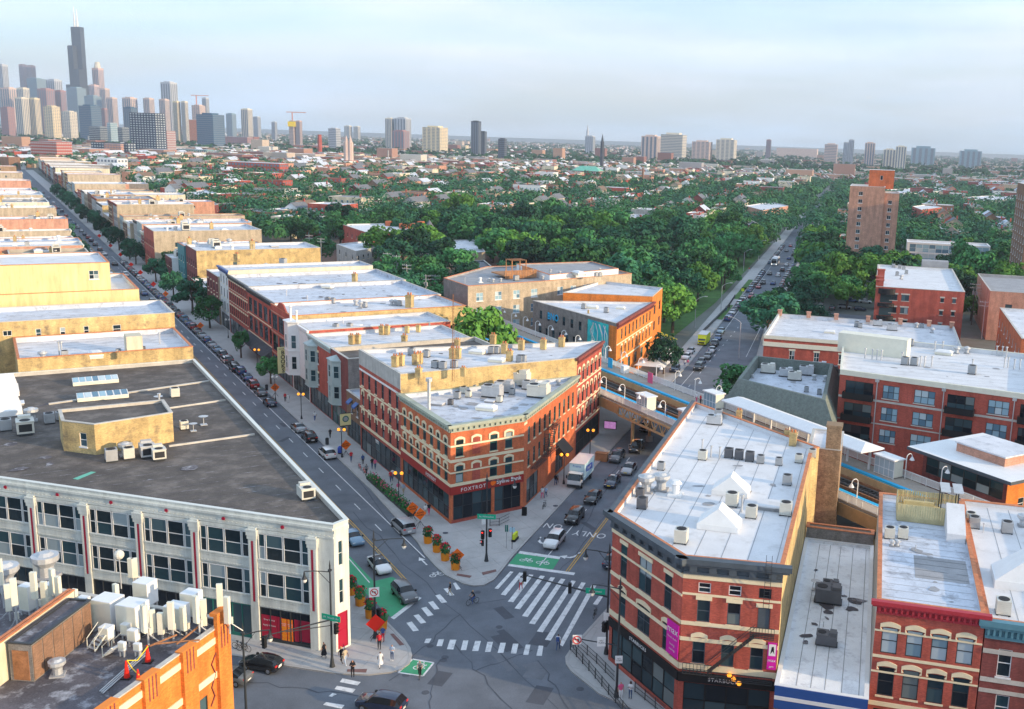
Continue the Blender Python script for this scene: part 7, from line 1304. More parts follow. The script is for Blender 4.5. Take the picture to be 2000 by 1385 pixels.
def bike_parts(r, frame='black', lean=0):
 for x in (-.52, .52):
  b = MB(); R_ = [(x + .34 * cos(a), 0, .34 + .34 * sin(a)) for a in [2 * pi * j / 14 for j in range(15)]]; b.path(R_, .025, 5); w = b.build('wheel', 'rubber', r); b = MB()
  for j in range(7): b.tube((x, 0, .34), R_[j * 2], .006, 3)
  b.build('spokes', 'chrome', w)
 b = MB()
 for a, c in (((-.52, 0, .34), (-.12, 0, .30)), ((-.12, 0, .30), (-.24, 0, .82)), ((-.52, 0, .34), (-.22, 0, .75)), ((-.22, 0, .75), (.36, 0, .78)), ((-.12, 0, .30), (.38, 0, .70)), ((.36, 0, .85), (.52, 0, .34)), ((.36, 0, .8), (.34, 0, .98))): b.tube(a, c, .022, 5)
 b.build('frame', frame, r); b = MB(); b.box(-.36, -.12, -.07, .07, .84, .9); b.build('saddle', 'black', r); b = MB(); b.tube((.34, -.27, .99), (.34, .27, .99), .018, 5); b.build('handlebar', 'black', r); b = MB(); b.tube((-.12, -.12, .3), (-.12, .12, .3), .03, 5); b.tube((-.12, .12, .3), (-.12, .2, .16), .015, 4); b.tube((-.12, -.12, .3), (-.12, -.2, .44), .015, 4); b.build('crank', 'steel_dark', r)
def bicycle(u, v, d, label, z=G, frame='black'):
 q = at(u, v, z); r = thing('bicycle', label, 'bicycle', (q.x, q.y, z), rzof(d)); bike_parts(r, frame); return r
def rider(u, v, d, top, legs, lb1, lb2, hair='hair'):
 q = at(u, v, .02); bicycle(u, v, d, lb2, .02); dv = Vector(d).normalized(); person(q.x - dv.x * .22, q.y - dv.y * .22, .02, d, 'ride', top, legs, lb1, 'skin', hair)
rider(923, 1180, (-.75, -.66), 'c_black', 'c_blue', 'cyclist in black with a yellow helmet crossing the junction', 'bicycle ridden across the junction by the plaza', 'yellow'); rider(820, 1322, (.1, -1), 'c_grey', 'c_black', 'cyclist in grey riding over the small green box', 'bicycle ridden over the small green box')
for u, v, d, l in ((468, 1268, D_.p, 'left one of two bicycles chained by the white building'), (476, 1272, D_.p, 'right one of two bicycles chained by the white building'), (1162, 1204, D_.d, 'bicycle leaning at the right kerb before the brick corner'), (703, 917, M_.d, 'orange bicycle parked before the dark shop'), (712, 926, M_.d, 'red bicycle parked before the dark shop'), (1063, 992, D_.d, 'bicycle chained to the street pole')): bicycle(u, v, d, l, frame='red_cone' if 'red' in l or 'orange' in l else 'black')
# ------------------------------------------------------------------ street furniture
def planter(u, v, label):
 q = at(u, v, G); r = thing('flower_planter', label, 'planter', (q.x, q.y, G)); b = MB(); b.cyl(0, 0, 0, .95, .52, 16, 0, .58); b.build('pot', 'orange_pot', r); b = MB(); b.cyl(0, 0, .90, .955, .57, 16, 0, .5); b.build('rim', 'orange_pot', r)
 rr = random.Random(int(u * 7 + v)); b = MB()
 for k in range(170):
  a, t, rad = rr.uniform(0, 2 * pi), rr.uniform(0, 1), rr.uniform(.1, .75); z = .95 + t * 1.15; rad *= (1 - .45 * abs(t - .4)); c = Vector((rad * cos(a), rad * sin(a), z)); n_ = Vector((cos(a), sin(a), rr.uniform(-.3, .8))).normalized(); p_ = n_.orthogonal().normalized() * .13; q_ = n_.cross(p_).normalized() * .2; b.quad(c - p_, c + q_, c + p_, c - q_)
 b.build('foliage', 'leaf_mid', r); b = MB()
 for k in range(34): a, rad = rr.uniform(0, 2 * pi), rr.uniform(.05, .72); b.ball((rad * cos(a), rad * sin(a), 2.25 - rad * .75 + rr.uniform(-.15, .15)), .09, 0, 5, 3)
 b.build('flowers', 'flower_red', r)['kind'] = 'stuff'
for i, (u, v) in enumerate(((836, 1060), (853.5, 1077), (869.5, 1093.5), (889.5, 1111.5))): planter(u, v, f'orange planter of red flowers on the plaza kerb, {ADJ[i]} from the silver minivan')
for i, (u, v) in enumerate(((686.5, 1160), (703.6, 1181), (723.4, 1205.5), (746, 1228))): planter(u, v, f'orange planter of red flowers beside the green lane, {ADJ[i]} from the white building')
def diamond(u, v, label, face, m='orange_sign', h=1.9, s=.62, txt='ROAD\nWORK'):
 q = at(u, v, G); r = thing('roadwork_sign', label, 'sign', (q.x, q.y, G), rzof(face) + pi / 2); b = MB(); b.add([(0, -.02, h - s * 1.42), (s * 1.42, -.02, h), (0, -.02, h + s * 1.42), (-s * 1.42, -.02, h), (0, .02, h - s * 1.42), (s * 1.42, .02, h), (0, .02, h + s * 1.42), (-s * 1.42, .02, h)], [(0, 1, 2, 3), (7, 6, 5, 4), (0, 4, 5, 1), (1, 5, 6, 2), (2, 6, 7, 3), (3, 7, 4, 0)]); b.build('board', m, r)
 b = MB()
 for sd in (-1, 1): b.tube((0, .05, .9), (sd * .55, -.25, .02), .03, 4); b.tube((0, .05, .9), (sd * .55, .45, .02), .03, 4)
 b.tube((0, .05, .3), (0, .05, h + .3), .03, 4); b.build('stand', 'steel_dark', r)
 if txt: text(txt, 'lettering', r, (0, -.03, h), .34, 'black', 0, ext=0, bold=.006)
nw_ = -M_.d
for u, v, l in ((821, 1030, 'larger orange diamond road sign behind the silver minivan'), (806, 1018, 'smaller orange diamond road sign behind the silver minivan'), (893, 1113, 'orange-red diamond road sign by the last plaza planter'), (676, 891, 'orange diamond road sign beside the white parked SUV'), (538, 775, 'orange diamond road sign beside the navy saloon'), (392, 650, 'orange diamond road sign farther along the avenue pavement'), (324, 586, 'orange diamond road sign by the far street tree')): diamond(u, v, l, nw_ if 'red' not in l else (.2, -1))
diamond(734, 1250, 'bright red diamond board beside the left corner planters', (.35, -1), 'red_cone', 1.9, .7, None)
for i, (s, t) in enumerate(((232, -5.2), (262, -5.2), (285, -5.4), (318, -5.2), (352, -5.2), (395, -5.3), (300, -17.6), (345, -17.6))): x, y = M_(s, t); diamond(880, 1025, f'small far red road board on the avenue, {ADJ[i]} going away', nw_, 'red_cone', 1.8, .6, None); o = [q for q in COL.objects if q.name.startswith('roadwork_sign')][-1]; o.location = (x, y, G)
def mast(name, label, u, v, H_, arm=None, lamp=True, sign=None, sig=None, cat='street lamp', dirs=None):
 q = at(u, v, G); r = thing(name, label, cat, (q.x, q.y, G)); b = MB(); b.cyl(0, 0, 0, .5, .28, 10, 0, .2); b.cyl(0, 0, .5, 1.1, .2, 10, 0, .12); b.cyl(0, 0, 1.1, H_, .12, 8, 0, .08); b.cyl(0, 0, H_, H_ + .6, .09, 6, 0, .01); b.cyl(0, 0, H_ - .5, H_ - .35, .2, 8); b.build('post', 'steel_dark', r)
 if arm is not None:
  d = Vector(arm).normalized(); L = Vector(arm).length; b = MB(); pts = [Vector((0, 0, H_ - .6))] + [Vector((d.x * L * k / 5, d.y * L * k / 5, H_ - .6 + .35 * sin(pi * k / 10))) for k in range(1, 6)]; b.path([tuple(x) for x in pts], .055, 6); b.tube((0, 0, H_ - 1.8), (d.x * L * .45, d.y * L * .45, H_ - .42), .03, 4); b.build('arm', 'steel_dark', r)
  e = pts[-1]; b = MB(); b.cyl(e.x, e.y, e.z - .5, e.z, .12, 8, 0, .06); b.cyl(e.x, e.y, e.z - .75, e.z - .5, .3, 10, 0, .14); h_ = b.build('lamp_housing', 'steel_dark', r); b = MB(); b.ball((e.x, e.y, e.z - .85), .24, 0, 10, 6, 1.3); b.build('globe', 'lamp_glass', h_)
 return r
def signal(r, x, y, z, d, nm='signal_head', on='bulb_red', n=3):
 d = Vector(d).normalized(); p = Vector((-d.y, d.x)); b = MB(); b.obox((x, y), p, .36, .3, z, z + .36 * n); o = b.build(nm, 'black', r)
 for k in range(n):
  c = Vector((x, y)) + d * .16; zz = z + .18 + .36 * k; b = MB(); b.tube((c.x, c.y, zz), (c.x + d.x * .03, c.y + d.y * .03, zz), .12, 10); b.build('lens', on if k == n - 1 else 'grille', o); b = MB(); b.tube((c.x, c.y, zz + .13), (c.x + d.x * .2, c.y + d.y * .2, zz + .12), .02, 4); b.obox((c + d * .1)[:], p, .28, .2, zz + .11, zz + .13); b.build('visor', 'black', o)
 return o
def plate(r, x, y, z, w, h, d, m, s=None, size=.3, tm='white_paint', nm='sign_plate'):
 d = Vector(d).normalized(); p = Vector((-d.y, d.x)); b = MB(); b.obox((x, y), p, w, .05, z, z + h); o = b.build(nm, m, r)
 if s: text(s, 'lettering', r, (x + d.x * .04, y + d.y * .04, z + h / 2), size, tm, rzof(p), ext=0)
 return o
# pole on the plaza
PL1 = mast('traffic_signal', 'black signal pole with a green street sign on the plaza corner', 950, 1096, 11.0, tuple(RT.xy.normalized() * 3.4), cat='traffic signal'); q = PL1.location
for d, x in (((-.3, -1), -.45), ((.5, -1), .45)): signal(PL1, x, -.2, 3.0 if x < 0 else 3.3, d)
signal(PL1, -.5, .1, 2.0, (-1, -.2), on='bulb_red', n=2); plate(PL1, 0, -.16, 5.6, 2.3, .62, (0, -1), 'sign_green', 'N. Milwaukee', .32); plate(PL1, -.35, -.15, 4.9, .5, .7, (0, -1), 'sign_white')
PL2 = mast('traffic_signal', 'black signal pole with a no-turn sign beside the green lane', 733, 1246, 11.4, tuple(RT.xy.normalized() * 3.1), cat='traffic signal'); plate(PL2, 0, -.2, 4.7, 1.05, 1.05, (.3, -1), 'sign_white')
def noturn(r, x, y, z, d):
 d = Vector(d).normalized(); p = Vector((-d.y, d.x)); b = MB(); n = 20; F = lambda a, b_: (x + d.x * .035 + p.x * a, y + d.y * .035 + p.y * a, z + b_)
 for k in range(n): a0, a1 = 2 * pi * k / n, 2 * pi * (k + 1) / n; b.quad(F(.42 * cos(a0), .42 * sin(a0)), F(.42 * cos(a1), .42 * sin(a1)), F(.33 * cos(a1), .33 * sin(a1)), F(.33 * cos(a0), .33 * sin(a0)))
 b.quad(F(-.33, .26), F(-.26, .33), F(.33, -.26), F(.26, -.33)); b.build('prohibition_ring', 'sign_red', r); b = MB(); b.quad(F(.08, -.22), F(.16, -.22), F(.16, .1), F(.08, .1)); b.quad(F(-.14, .03), F(.16, .03), F(.16, .1), F(-.14, .1)); b.add([F(-.26, .065), F(-.12, -.04), F(-.12, .17)], [(0, 1, 2)]); b.build('turn_arrow', 'black', r)
noturn(PL2, 0, -.2, 5.22, (.3, -1)); signal(PL2, -.1, -.25, 2.5, (.2, -1), on='grille'); signal(PL2, .35, .1, 2.2, (.9, -.4), on='grille'); signal(PL2, -.3, .0, 1.4, (.9, -.3), on='bulb_white', n=2)
PL3 = mast('traffic_signal', 'black signal pole with a green street sign at the white corner building', 649, 1302, 10.6, tuple(-RT.xy.normalized() * 2.2 + Vector((0, -.9))), cat='traffic signal'); plate(PL3, .05, -.2, 5.0, 2.1, .6, (-.35, -1), 'sign_green', 'W. North Av', .32); signal(PL3, .5, -.1, 3.6, (.8, -.5), on='grille')
b = MB(); b.tube((0, 0, 5.0), (-5.0, -4.5, 5.4), .09, 6, 0, .05); b.tube((0, 0, 4.4), (-3.4, -3.2, 5.2), .05, 5); b.build('mast_arm', 'steel_dark', PL3); signal(PL3, -5.0, -4.5, 4.2, (-.6, .2), on='bulb_red')
PL4 = mast('traffic_signal', 'tall black signal mast reaching over the wide crossing', 1184, 1277, 11.6, tuple(-RT.xy.normalized() * 2.4), cat='traffic signal'); A_ = at(1030, 1128, 6.6).xy - PL4.location.xy; A_ = D_.p * -9.5 + D_.d * 1.5; b = MB(); b.tube((0, 0, 6.3), (A_.x, A_.y, 6.7), .12, 6, 0, .06); b.build('mast_arm', 'steel_dark', PL4); signal(PL4, A_.x, A_.y, 6.0, (0, 1), on='grille'); signal(PL4, A_.x * .45, A_.y * .45, 5.8, (0, 1), on='grille'); plate(PL4, A_.x * .08 - .6, A_.y * .08 - .15, 6.5, 2.0, .6, (-.1, -1), 'sign_green', 'N. Damen', .32); signal(PL4, .3, -.2, 2.8, (.4, -1), on='grille'); signal(PL4, -.3, -.3, 2.6, (-.6, -1), on='grille'); plate(PL4, -.1, -.3, 3.9, .6, .8, (-.2, -1), 'sign_white')
PL5 = mast('street_lamp', 'black street lamp pole standing inside the railing', 1204, 1361, 11.6, tuple(-RT.xy.normalized() * 2.6)); plate(PL5, .1, -.2, 3.6, .7, .75, (.1, -1), 'sign_white', 'NO\nTURN', .2, 'black')
q5 = MB(); q5.tube((0, 0, 5.3), (-3.9, .5, 5.6), .06, 5); q5.build('sign_arm', 'steel_dark', PL5); plate(PL5, -3.9, .35, 5.1, .85, .95, (.1, -1), 'sign_white'); noturn(PL5, -3.9, .3, 5.57, (.1, -1)); plate(PL5, -1.6, .1, 5.1, .8, .95, (.1, -1), 'sign_white', 'NO\nTURN', .22, 'black')
mast('street_lamp', 'black street lamp pole at the bottom left beside the orange building', 482, 1415, 9.2, tuple(RT.xy.normalized() * 2.2 + Vector((0, .4))))
LAMPS = []
for i, (u, v) in enumerate(((538, 782), (589, 818), (668, 893), (503, 724), (446, 660), (1152, 893), (1101, 945), (779, 985))):
 q = at(u, v, G); r = thing('globe_lamp_post', f'short black lamp post with two warm globes, {ADJ[i]} of the set', 'street lamp', (q.x, q.y, G)); b = MB(); b.cyl(0, 0, 0, .6, .2, 8, 0, .12); b.cyl(0, 0, .6, 4.3, .07, 6); b.tube((-.45, 0, 4.3), (.45, 0, 4.3), .05, 5); b.build('post', 'steel_dark', r)
 for sd in (-.45, .45): b = MB(); b.ball((sd, 0, 4.65), .25, 0, 10, 7); b.build('globe', 'bulb_warm' if i not in (0, 4) else 'lamp_glass', r)
for i, (u, v, H_, sd) in enumerate(((1408, 608, 9, 1), (1357, 640, 9, 1), (1443, 700, 10, -1), (1452, 530, 9, 1), (1481, 508, 9, 1), (1503, 470, 9, 1))):
 q = at(u, v, G); r = thing('cobra_street_lamp', f'grey curved street lamp along the straight street, {ADJ[i]} of the set', 'street lamp', (q.x, q.y, G)); b = MB(); b.cyl(0, 0, 0, H_ - 1, .12, 6, 0, .08); b.path([(D_.p.x * sd * 2.6 * t, D_.p.y * sd * 2.6 * t, H_ - 1 + 1.2 * sin(t * pi / 2)) for t in (0, .25, .5, .75, 1)], .06, 5); b.build('post', 'galv', r); b = MB(); b.obox((D_.p * sd * 2.8)[:], D_.p[:], .8, .3, H_ + .12, H_ + .3); b.build('lamp_head', 'galv', r)
# railing of the ramp
def railing(pts, label, z=G):
 P = [at(*p, z).xy for p in pts]; r = thing('ramp_railing', label, 'railing', (P[0].x, P[0].y, z))
 for A, B in zip(P, P[1:]):
  n = max(1, int((B - A).length / 1.5))
  for k in range(n):
   a = A + (B - A) * k / n - P[0]; c = A + (B - A) * (k + 1) / n - P[0]; b = MB()
   for zz in (.15, .6, 1.05): b.tube((a.x, a.y, zz), (c.x, c.y, zz), .03, 4)
   for j in range(1, 8): e = a + (c - a) * j / 8; b.tube((e.x, e.y, .15), (e.x, e.y, 1.05), .012, 3)
   b.build('railing_panel', 'steel_dark', r); b = MB(); b.cyl(a.x, a.y, 0, 1.12, .05, 6); b.build('post', 'steel_dark', r)
railing([(1114, 1270), (1150, 1310), (1216, 1390), (1250, 1430)], 'outer black railing along the ramp kerb'); railing([(1129, 1264), (1165, 1296), (1200, 1332)], 'inner black railing along the ramp'); railing([(1240, 1352), (1300, 1400)], 'black railing beside the coffee shop front'); railing([(957, 1028), (975, 1027), (995, 1017)], 'low black handrail before the bank doors')
railing([(1372, 652), (1420, 604), (1436, 580)], 'long black park fence beside the pavement')
def box_thing(name, label, cat, u, v, parts, z=G, face=None):
 q = at(u, v, z); r = thing(name, label, cat, (q.x, q.y, z), rzof(face) if face is not None else 0)
 for nm, m, f in parts: b = MB(); f(b); b.build(nm, m, r)
 return r
bin_ = [('barrel', 'steel_dark', lambda b: b.cyl(0, 0, 0, .95, .28, 10, 0, .32)), ('lid', 'black', lambda b: b.cyl(0, 0, .95, 1.15, .33, 10, 0, .2))]
box_thing('litter_bin', 'black litter bin at the kerb below the BOOKS sign', 'bin', 639, 868, bin_); box_thing('litter_bin', 'black litter bin by the street lamps on the avenue', 'bin', 521, 762, bin_)
box_thing('mail_box', 'blue mail box behind the orange sign', 'mail box', 664, 886, [('body', 'sign_blue', lambda b: b.box(-.3, .3, -.3, .3, .2, 1.1)), ('top', 'sign_blue', lambda b: b.cyl(0, 0, 1.1, 1.3, .3, 10, 0, .12)), ('legs', 'black', lambda b: b.box(-.25, .25, -.25, .25, 0, .2))])
box_thing('bus_stop', 'tall bus stop pole with a pale sign on the plaza', 'bus stop', 989, 1070, [('pole', 'galv', lambda b: b.cyl(0, 0, 0, 3.2, .05, 6)), ('board', 'shutter_green', lambda b: b.box(-.2, .2, -.03, .03, 2.2, 3.1))])
box_thing('bus_stop', 'short pale blue bus sign pole on the plaza', 'bus stop', 1000, 1072, [('pole', 'black', lambda b: b.cyl(0, 0, 0, 3.0, .04, 6)), ('board', 'truck_blue', lambda b: b.box(-.35, .35, -.03, .03, 2.3, 2.9))])
box_thing('newspaper_box', 'yellow striped rental scooter stand on the plaza', 'stand', 1006, 1055, [('body', 'lime', lambda b: b.box(-.7, .7, -.15, .15, .3, 1.0)), ('base', 'black', lambda b: b.box(-.75, .75, -.25, .25, 0, .3))], face=D_.d)
box_thing('folding_sign', 'dark folding board by the bank doors', 'sign', 1024, 1006, [('front', 'black', lambda b: b.add([(-.35, -.3, 0), (.35, -.3, 0), (.35, 0, 1.2), (-.35, 0, 1.2)], [(0, 1, 2, 3), (3, 2, 1, 0)])), ('back', 'steel_dark', lambda b: b.add([(-.35, .3, 0), (.35, .3, 0), (.35, .01, 1.2), (-.35, .01, 1.2)], [(0, 1, 2, 3), (3, 2, 1, 0)]))])
q = at(1175, 900); b = MB(); b.box(-1, 1, -.5, .5, 0, 1.3); b.box(-1.05, 1.05, -.55, .55, 1.3, 1.4); tag(b.build('brown_crate', 'cedar', None, (q.x, q.y, .03), rzof(D_.p)), 'brown wooden crate behind the delivery truck', 'crate')
# flower bed along the avenue
FB = thing('flower_bed', 'long hedge of green leaves and pink flowers on the avenue kerb', 'flower bed', (*M_(14, -3.6), G), rzof(M_.d)); b = MB(); b.box(-9, 9, -.6, .6, 0, .45); b.build('trough', 'steel_dark', FB); rr = random.Random(9); b = MB()
for k in range(900): c = Vector((rr.uniform(-8.9, 8.9), rr.uniform(-.75, .75), .4 + abs(rr.gauss(0, .35)))); a = rr.uniform(0, 6.3); n_ = Vector((cos(a), sin(a), .8)).normalized(); p_ = n_.orthogonal().normalized() * .14; q_ = n_.cross(p_) * 1.2; b.quad(c - p_, c + q_, c + p_, c - q_)
b.build('foliage', 'leaf_mid', FB); b = MB()
for k in range(70): b.ball((rr.uniform(-8.8, 8.8), rr.uniform(-.6, .6), .8 + rr.uniform(0, .4)), .09, 0, 5, 3)
b.build('flowers', 'c_pink', FB)['kind'] = 'stuff'
# second hanging sign, tents, antenna mast
q = at(700, 830, 6.0); HS = thing('shop_sign', 'square cream hanging sign with a round emblem', 'sign', (*M_(41.5, -1.6), 4.6), rzof(M_.d) - pi / 2); b = MB(); b.box(-.9, .9, -.1, .1, -1, 1); b.build('panel', 'books_cream', HS); b = MB(); b.box(-.98, .98, -.08, .08, -1.15, -1); b.build('bottom_bar', 'steel_dark', HS); b = MB(); b.box(-.98, 1.7, -.08, .08, 1, 1.1); b.build('top_bar', 'steel_dark', HS)
for y, s in ((.11, 1), (-.11, -1)): b = MB(); b.tube((0, y, .1), (0, y + .01 * s, .1), .55, 14); b.build('emblem', 'shutter_green', HS); b = MB(); b.tube((0, y + .01 * s, .1), (0, y + .02 * s, .1), .38, 14); b.build('emblem_centre', 'ac_grey', HS)
for i, (s, t, L) in enumerate(((92, -1.5, 7), (103, -1.2, 6))):
 x, y = D_(s, t); r = thing('white_tent', f'white pitched market tent beside the orange building, {("nearer", "farther")[i]} one', 'tent', (x, y, G), -radians(14)); b = MB(); h = L / 2; b.add([(-h, -h, 2.4), (h, -h, 2.4), (h, h, 2.4), (-h, h, 2.4), (0, 0, 4.2)], [(0, 1, 4), (1, 2, 4), (2, 3, 4), (3, 0, 4)]); b.build('canopy', 'white_paint', r)
 for sx in (-h, h):
  for sy in (-h, h): b = MB(); b.cyl(sx, sy, 0, 2.4, .06, 6); b.build('pole', 'galv', r)
for i, (u, v) in enumerate(((1300, 672), (1312, 678), (1290, 668))): q = at(u, v, G); r = thing('patio_parasol', f'yellow parasol behind the tents, {ADJ[i]} from the right', 'parasol', (q.x, q.y, G)); b = MB(); b.cyl(0, 0, 2.1, 2.7, 1.4, 8, 0, .05); b.build('canopy', 'yellow', r); b = MB(); b.cyl(0, 0, 0, 2.2, .04, 5); b.build('pole', 'white_paint', r)
q = at(885, 745, 16.4); r = thing('lattice_mast', 'thin red lattice radio mast on the tall brick roof', 'mast', (q.x, q.y, 16.4)); b = MB()
for k in range(3): a = 2 * pi * k / 3; b.tube((.25 * cos(a), .25 * sin(a), 0), (.08 * cos(a), .08 * sin(a), 13), .025, 4)
for k in range(26):
 f = .25 - .17 * k / 26; g_ = .25 - .17 * (k + 1) / 26
 for j in range(3): a, c = 2 * pi * j / 3, 2 * pi * (j + 1) / 3; b.tube((f * cos(a), f * sin(a), k * .5), (g_ * cos(c), g_ * sin(c), k * .5 + .5), .014, 3)
b.build('lattice', 'rust', r)
# power poles with transformers and wires
def upole(u, v, ztop, label, z=0, tr=True, wires=None):
 q = at(u, v, z); r = thing('power_pole', label, 'power pole', (q.x, q.y, z), rzof(D_.p)); b = MB(); b.cyl(0, 0, 0, ztop, .17, 7, 0, .11); b.build('pole', 'bark' if 'dark' in label else 'galv', r)
 for k, zz in enumerate((ztop - .5, ztop - 1.6)): b = MB(); b.box(-1.5, 1.5, -.07, .07, zz, zz + .14); c_ = b.build('crossarm', 'galv', r); [None for _ in ()]; b = MB(); [b.cyl(x, 0, zz + .14, zz + .38, .05, 5) for x in (-1.4, -.8, .8, 1.4)]; b.build('insulator', 'lamp_glass', c_)
 if tr: 
  for x in (-.45, .45): b = MB(); b.cyl(x, -.25, ztop - 3.6, ztop - 2.4, .28, 9); b.build('transformer', 'ac_grey', r)
 return r
for i, (u, v, h, tr) in enumerate(((757, 562, 12, False), (775, 568, 12, True), (795, 590, 12, True), (832, 592, 9, True), (628, 520, 11, False), (605, 512, 11, False), (850, 585, 8, False))): upole(u, v, h, f'pale power pole behind the red block, {ADJ[i]} of the alley', 0, tr)
UP1 = upole(1897, 635, 13, 'dark power pole with many wires beside the red flats'); UP2 = upole(1917, 662, 11, 'pale power pole with loose wires at the right', tr=False); upole(1840, 512, 11, 'far pale power pole behind the red flats', tr=False)
b = MB()
for k in range(6):
 A_, B_ = UP1.location + Vector((k * .3 - .8, 0, 12 - (k % 3) * .9)), UP2.location + Vector((k * .3 - .8, 0, 10 - (k % 3) * .6)); b.path([tuple(A_ + (B_ - A_) * t / 8 - Vector((0, 0, 5 * (t / 8) * (1 - t / 8)))) for t in range(9)], .025, 3); C_ = A_ + Vector((25, -8, -1)); b.path([tuple(A_ + (C_ - A_) * t / 6 - Vector((0, 0, 3 * (t / 6) * (1 - t / 6)))) for t in range(7)], .02, 3)
o = b.build('overhead_wires', 'galv'); tag(o, 'loose overhead wires strung between the right-hand power poles', 'wires', None, 'stuff')
# ------------------------------------------------------------------ trees
def crown_mesh(seed, blobs=34, leaves=95, ls=.085, flat=.85):
 r = random.Random(seed); b = MB()
 C = []
 for k in range(blobs):
  a = r.uniform(0, 2 * pi); ct = r.uniform(-.55, 1.0); st = sqrt(1 - ct * ct); q = r.uniform(.48, .92) if k > 5 else r.uniform(0, .4)
  C.append((Vector((q * st * cos(a), q * st * sin(a), q * ct * flat)), r.uniform(.15, .37)))
 for c, br in C:
  for j in range(leaves):
   n = Vector((r.gauss(0, 1), r.gauss(0, 1), r.gauss(.35, 1)))
   if n.length < .1: continue
   n.normalize(); p = c + n * br * r.uniform(.72, 1.06)
   if p.length < .45: continue
   m = (n * .75 + Vector((r.uniform(-.6, .6), r.uniform(-.6, .6), r.uniform(-.3, .6)))).normalized(); u = m.orthogonal().normalized(); ang = r.uniform(0, pi); v = m.cross(u); s = ls * r.uniform(.6, 1.35)
   u2 = (u * cos(ang) + v * sin(ang)) * s; v2 = m.cross(u2.normalized()) * s * .75
   b.quad(p - u2 - v2 * .3, p + v2, p + u2 - v2 * .3, p - v2)
 return b.mesh('crown', 'leaf_mid')
CROWN = [crown_mesh(s, 30 + 3 * (s % 4), 95, .075, .75 + .1 * (s % 3)) for s in range(6)]
def trunk_mesh(seed):
 r = random.Random(seed); b = MB(); b.tube((0, 0, -.02), (.01, 0, .45), .035, 7, 0, .024)
 for k in range(5): a = k * 1.26 + r.uniform(-.3, .3); e = (.34 * cos(a), .34 * sin(a), r.uniform(.62, .85)); b.tube((.01, 0, r.uniform(.34, .45)), e, .018, 5, 0, .006)
 b.tube((.01, 0, .44), (0, .03, .9), .022, 5, 0, .006); return b.mesh('trunk', 'bark')
TRUNK = [trunk_mesh(s) for s in range(3)]
tcount = [0]; LN = dict(leaf_dark='dark green', leaf_mid='mid green', leaf_lime='bright lime green')
def tree(x, y, h, r, m, label, group=None, seed=None, z=0.0, name='broadleaf_tree'):
 i = tcount[0]; tcount[0] += 1; rr = random.Random(i if seed is None else seed)
 o = thing(name, label, 'tree', (x, y, z), rr.uniform(0, 6.28), group)
 t = ob('trunk', TRUNK[i % 3], o); t.scale = (h, h, h * .9)
 c = ob('crown', CROWN[i % 6], o, (0, 0, h * .56)); c.scale = (r * 1.06, r * rr.uniform(.94, 1.14), h * .5); c.material_slots[0].link = 'OBJECT'; c.material_slots[0].material = MT[m]
 return o
for fr, s, t, h, r, m, l in ((M_, 70.5, 36.5, 17.5, 6.9, 'leaf_lime', 'round bright green tree between the white roofs and the railway'), (M_, 78, 35, 13, 4.6, 'leaf_mid', 'smaller green tree at the left of the round bright one'), (M_, 133, -21, 11, 6, 'leaf_mid', 'broad dusty green tree on the left of the avenue'), (M_, 146, -20, 9, 4.5, 'leaf_mid', 'second dusty green tree on the left of the avenue'), (M_, 185, -1.5, 9.5, 5.5, 'leaf_dark', 'dark street tree in front of the low cream building'), (M_, 158, -1.8, 8.5, 4.2, 'leaf_mid', 'street tree in front of the narrow white building'), (M_, 90, -2.4, 6, 2.3, 'leaf_mid', 'young street tree before the red block'), (M_, 118, -2.4, 6.5, 2.0, 'leaf_mid', 'thin young street tree under the long awning'),
                          (M_, 62, -20.3, 7, 2.6, 'leaf_mid', 'small tree showing over the edge of the dark roof'), (M_, 57, -20.2, 6, 1.8, 'leaf_mid', 'lower small tree at the edge of the dark roof'), (D_, 93, 1.0, 9, 3.8, 'leaf_dark', 'dark street tree beside the mural building'), (D_, 72, 20.8, 8, 4.6, 'leaf_mid', 'bushy tree beside the mansard building'), (D_, 80, 21.5, 6, 3.0, 'leaf_mid', 'low bush behind the bushy tree by the mansard'), (D_, 143, 19, 13, 7.6, 'leaf_dark', 'big dark tree beside the low classical building'), (D_, 156, 19, 12, 6, 'leaf_mid', 'second big tree beside the straight street'), (D_, 145, -7.5, 14, 6.6, 'leaf_lime', 'lime tree beside the orange building'), (D_, 160, -13, 14, 6.6, 'leaf_mid', 'broad green tree at the corner of the park lawn'), (D_, 152, -22, 15, 7, 'leaf_dark', 'dark tree behind the lime tree at the park corner'), (D_, 174, -21, 14, 6.5, 'leaf_mid', 'green tree at the back of the park lawn'), (D_, 190, -12, 13, 6, 'leaf_dark', 'dark tree on the park lawn beside the fence'), (D_, 205, -11, 13, 6.2, 'leaf_lime', 'lime tree on the park lawn beside the fence'), (D_, 128, -20, 11, 5.5, 'leaf_mid', 'tree tucked behind the orange building'),
                          (D_, 168, 30, 7, 4.4, 'leaf_dark', 'round shrub tree at the small car park'), (D_, 176, 24, 9, 4.6, 'leaf_dark', 'dark tree behind the billboard'), (D_, 100, 74, 6, 2.6, 'leaf_lime', 'small yellow-green tree behind the condominium'), (D_, 205, 76, 8, 3.6, 'leaf_lime', 'yellow-green tree at the corner of the red flats'), (M_, 214, -2, 8, 4, 'leaf_dark', 'dark street tree beyond the low cream building'), (M_, 250, -2, 8, 4, 'leaf_dark', 'dark street tree by the teal building'), (M_, 300, -2, 8, 4, 'leaf_dark', 'dark street tree farther up the avenue'), (M_, 268, 6, 8, 4, 'leaf_mid', 'tree in a gap of the avenue row')):
 x, y = fr(s, t); tree(x, y, h, r, m, l, z=.1)
tr_ = random.Random(21)
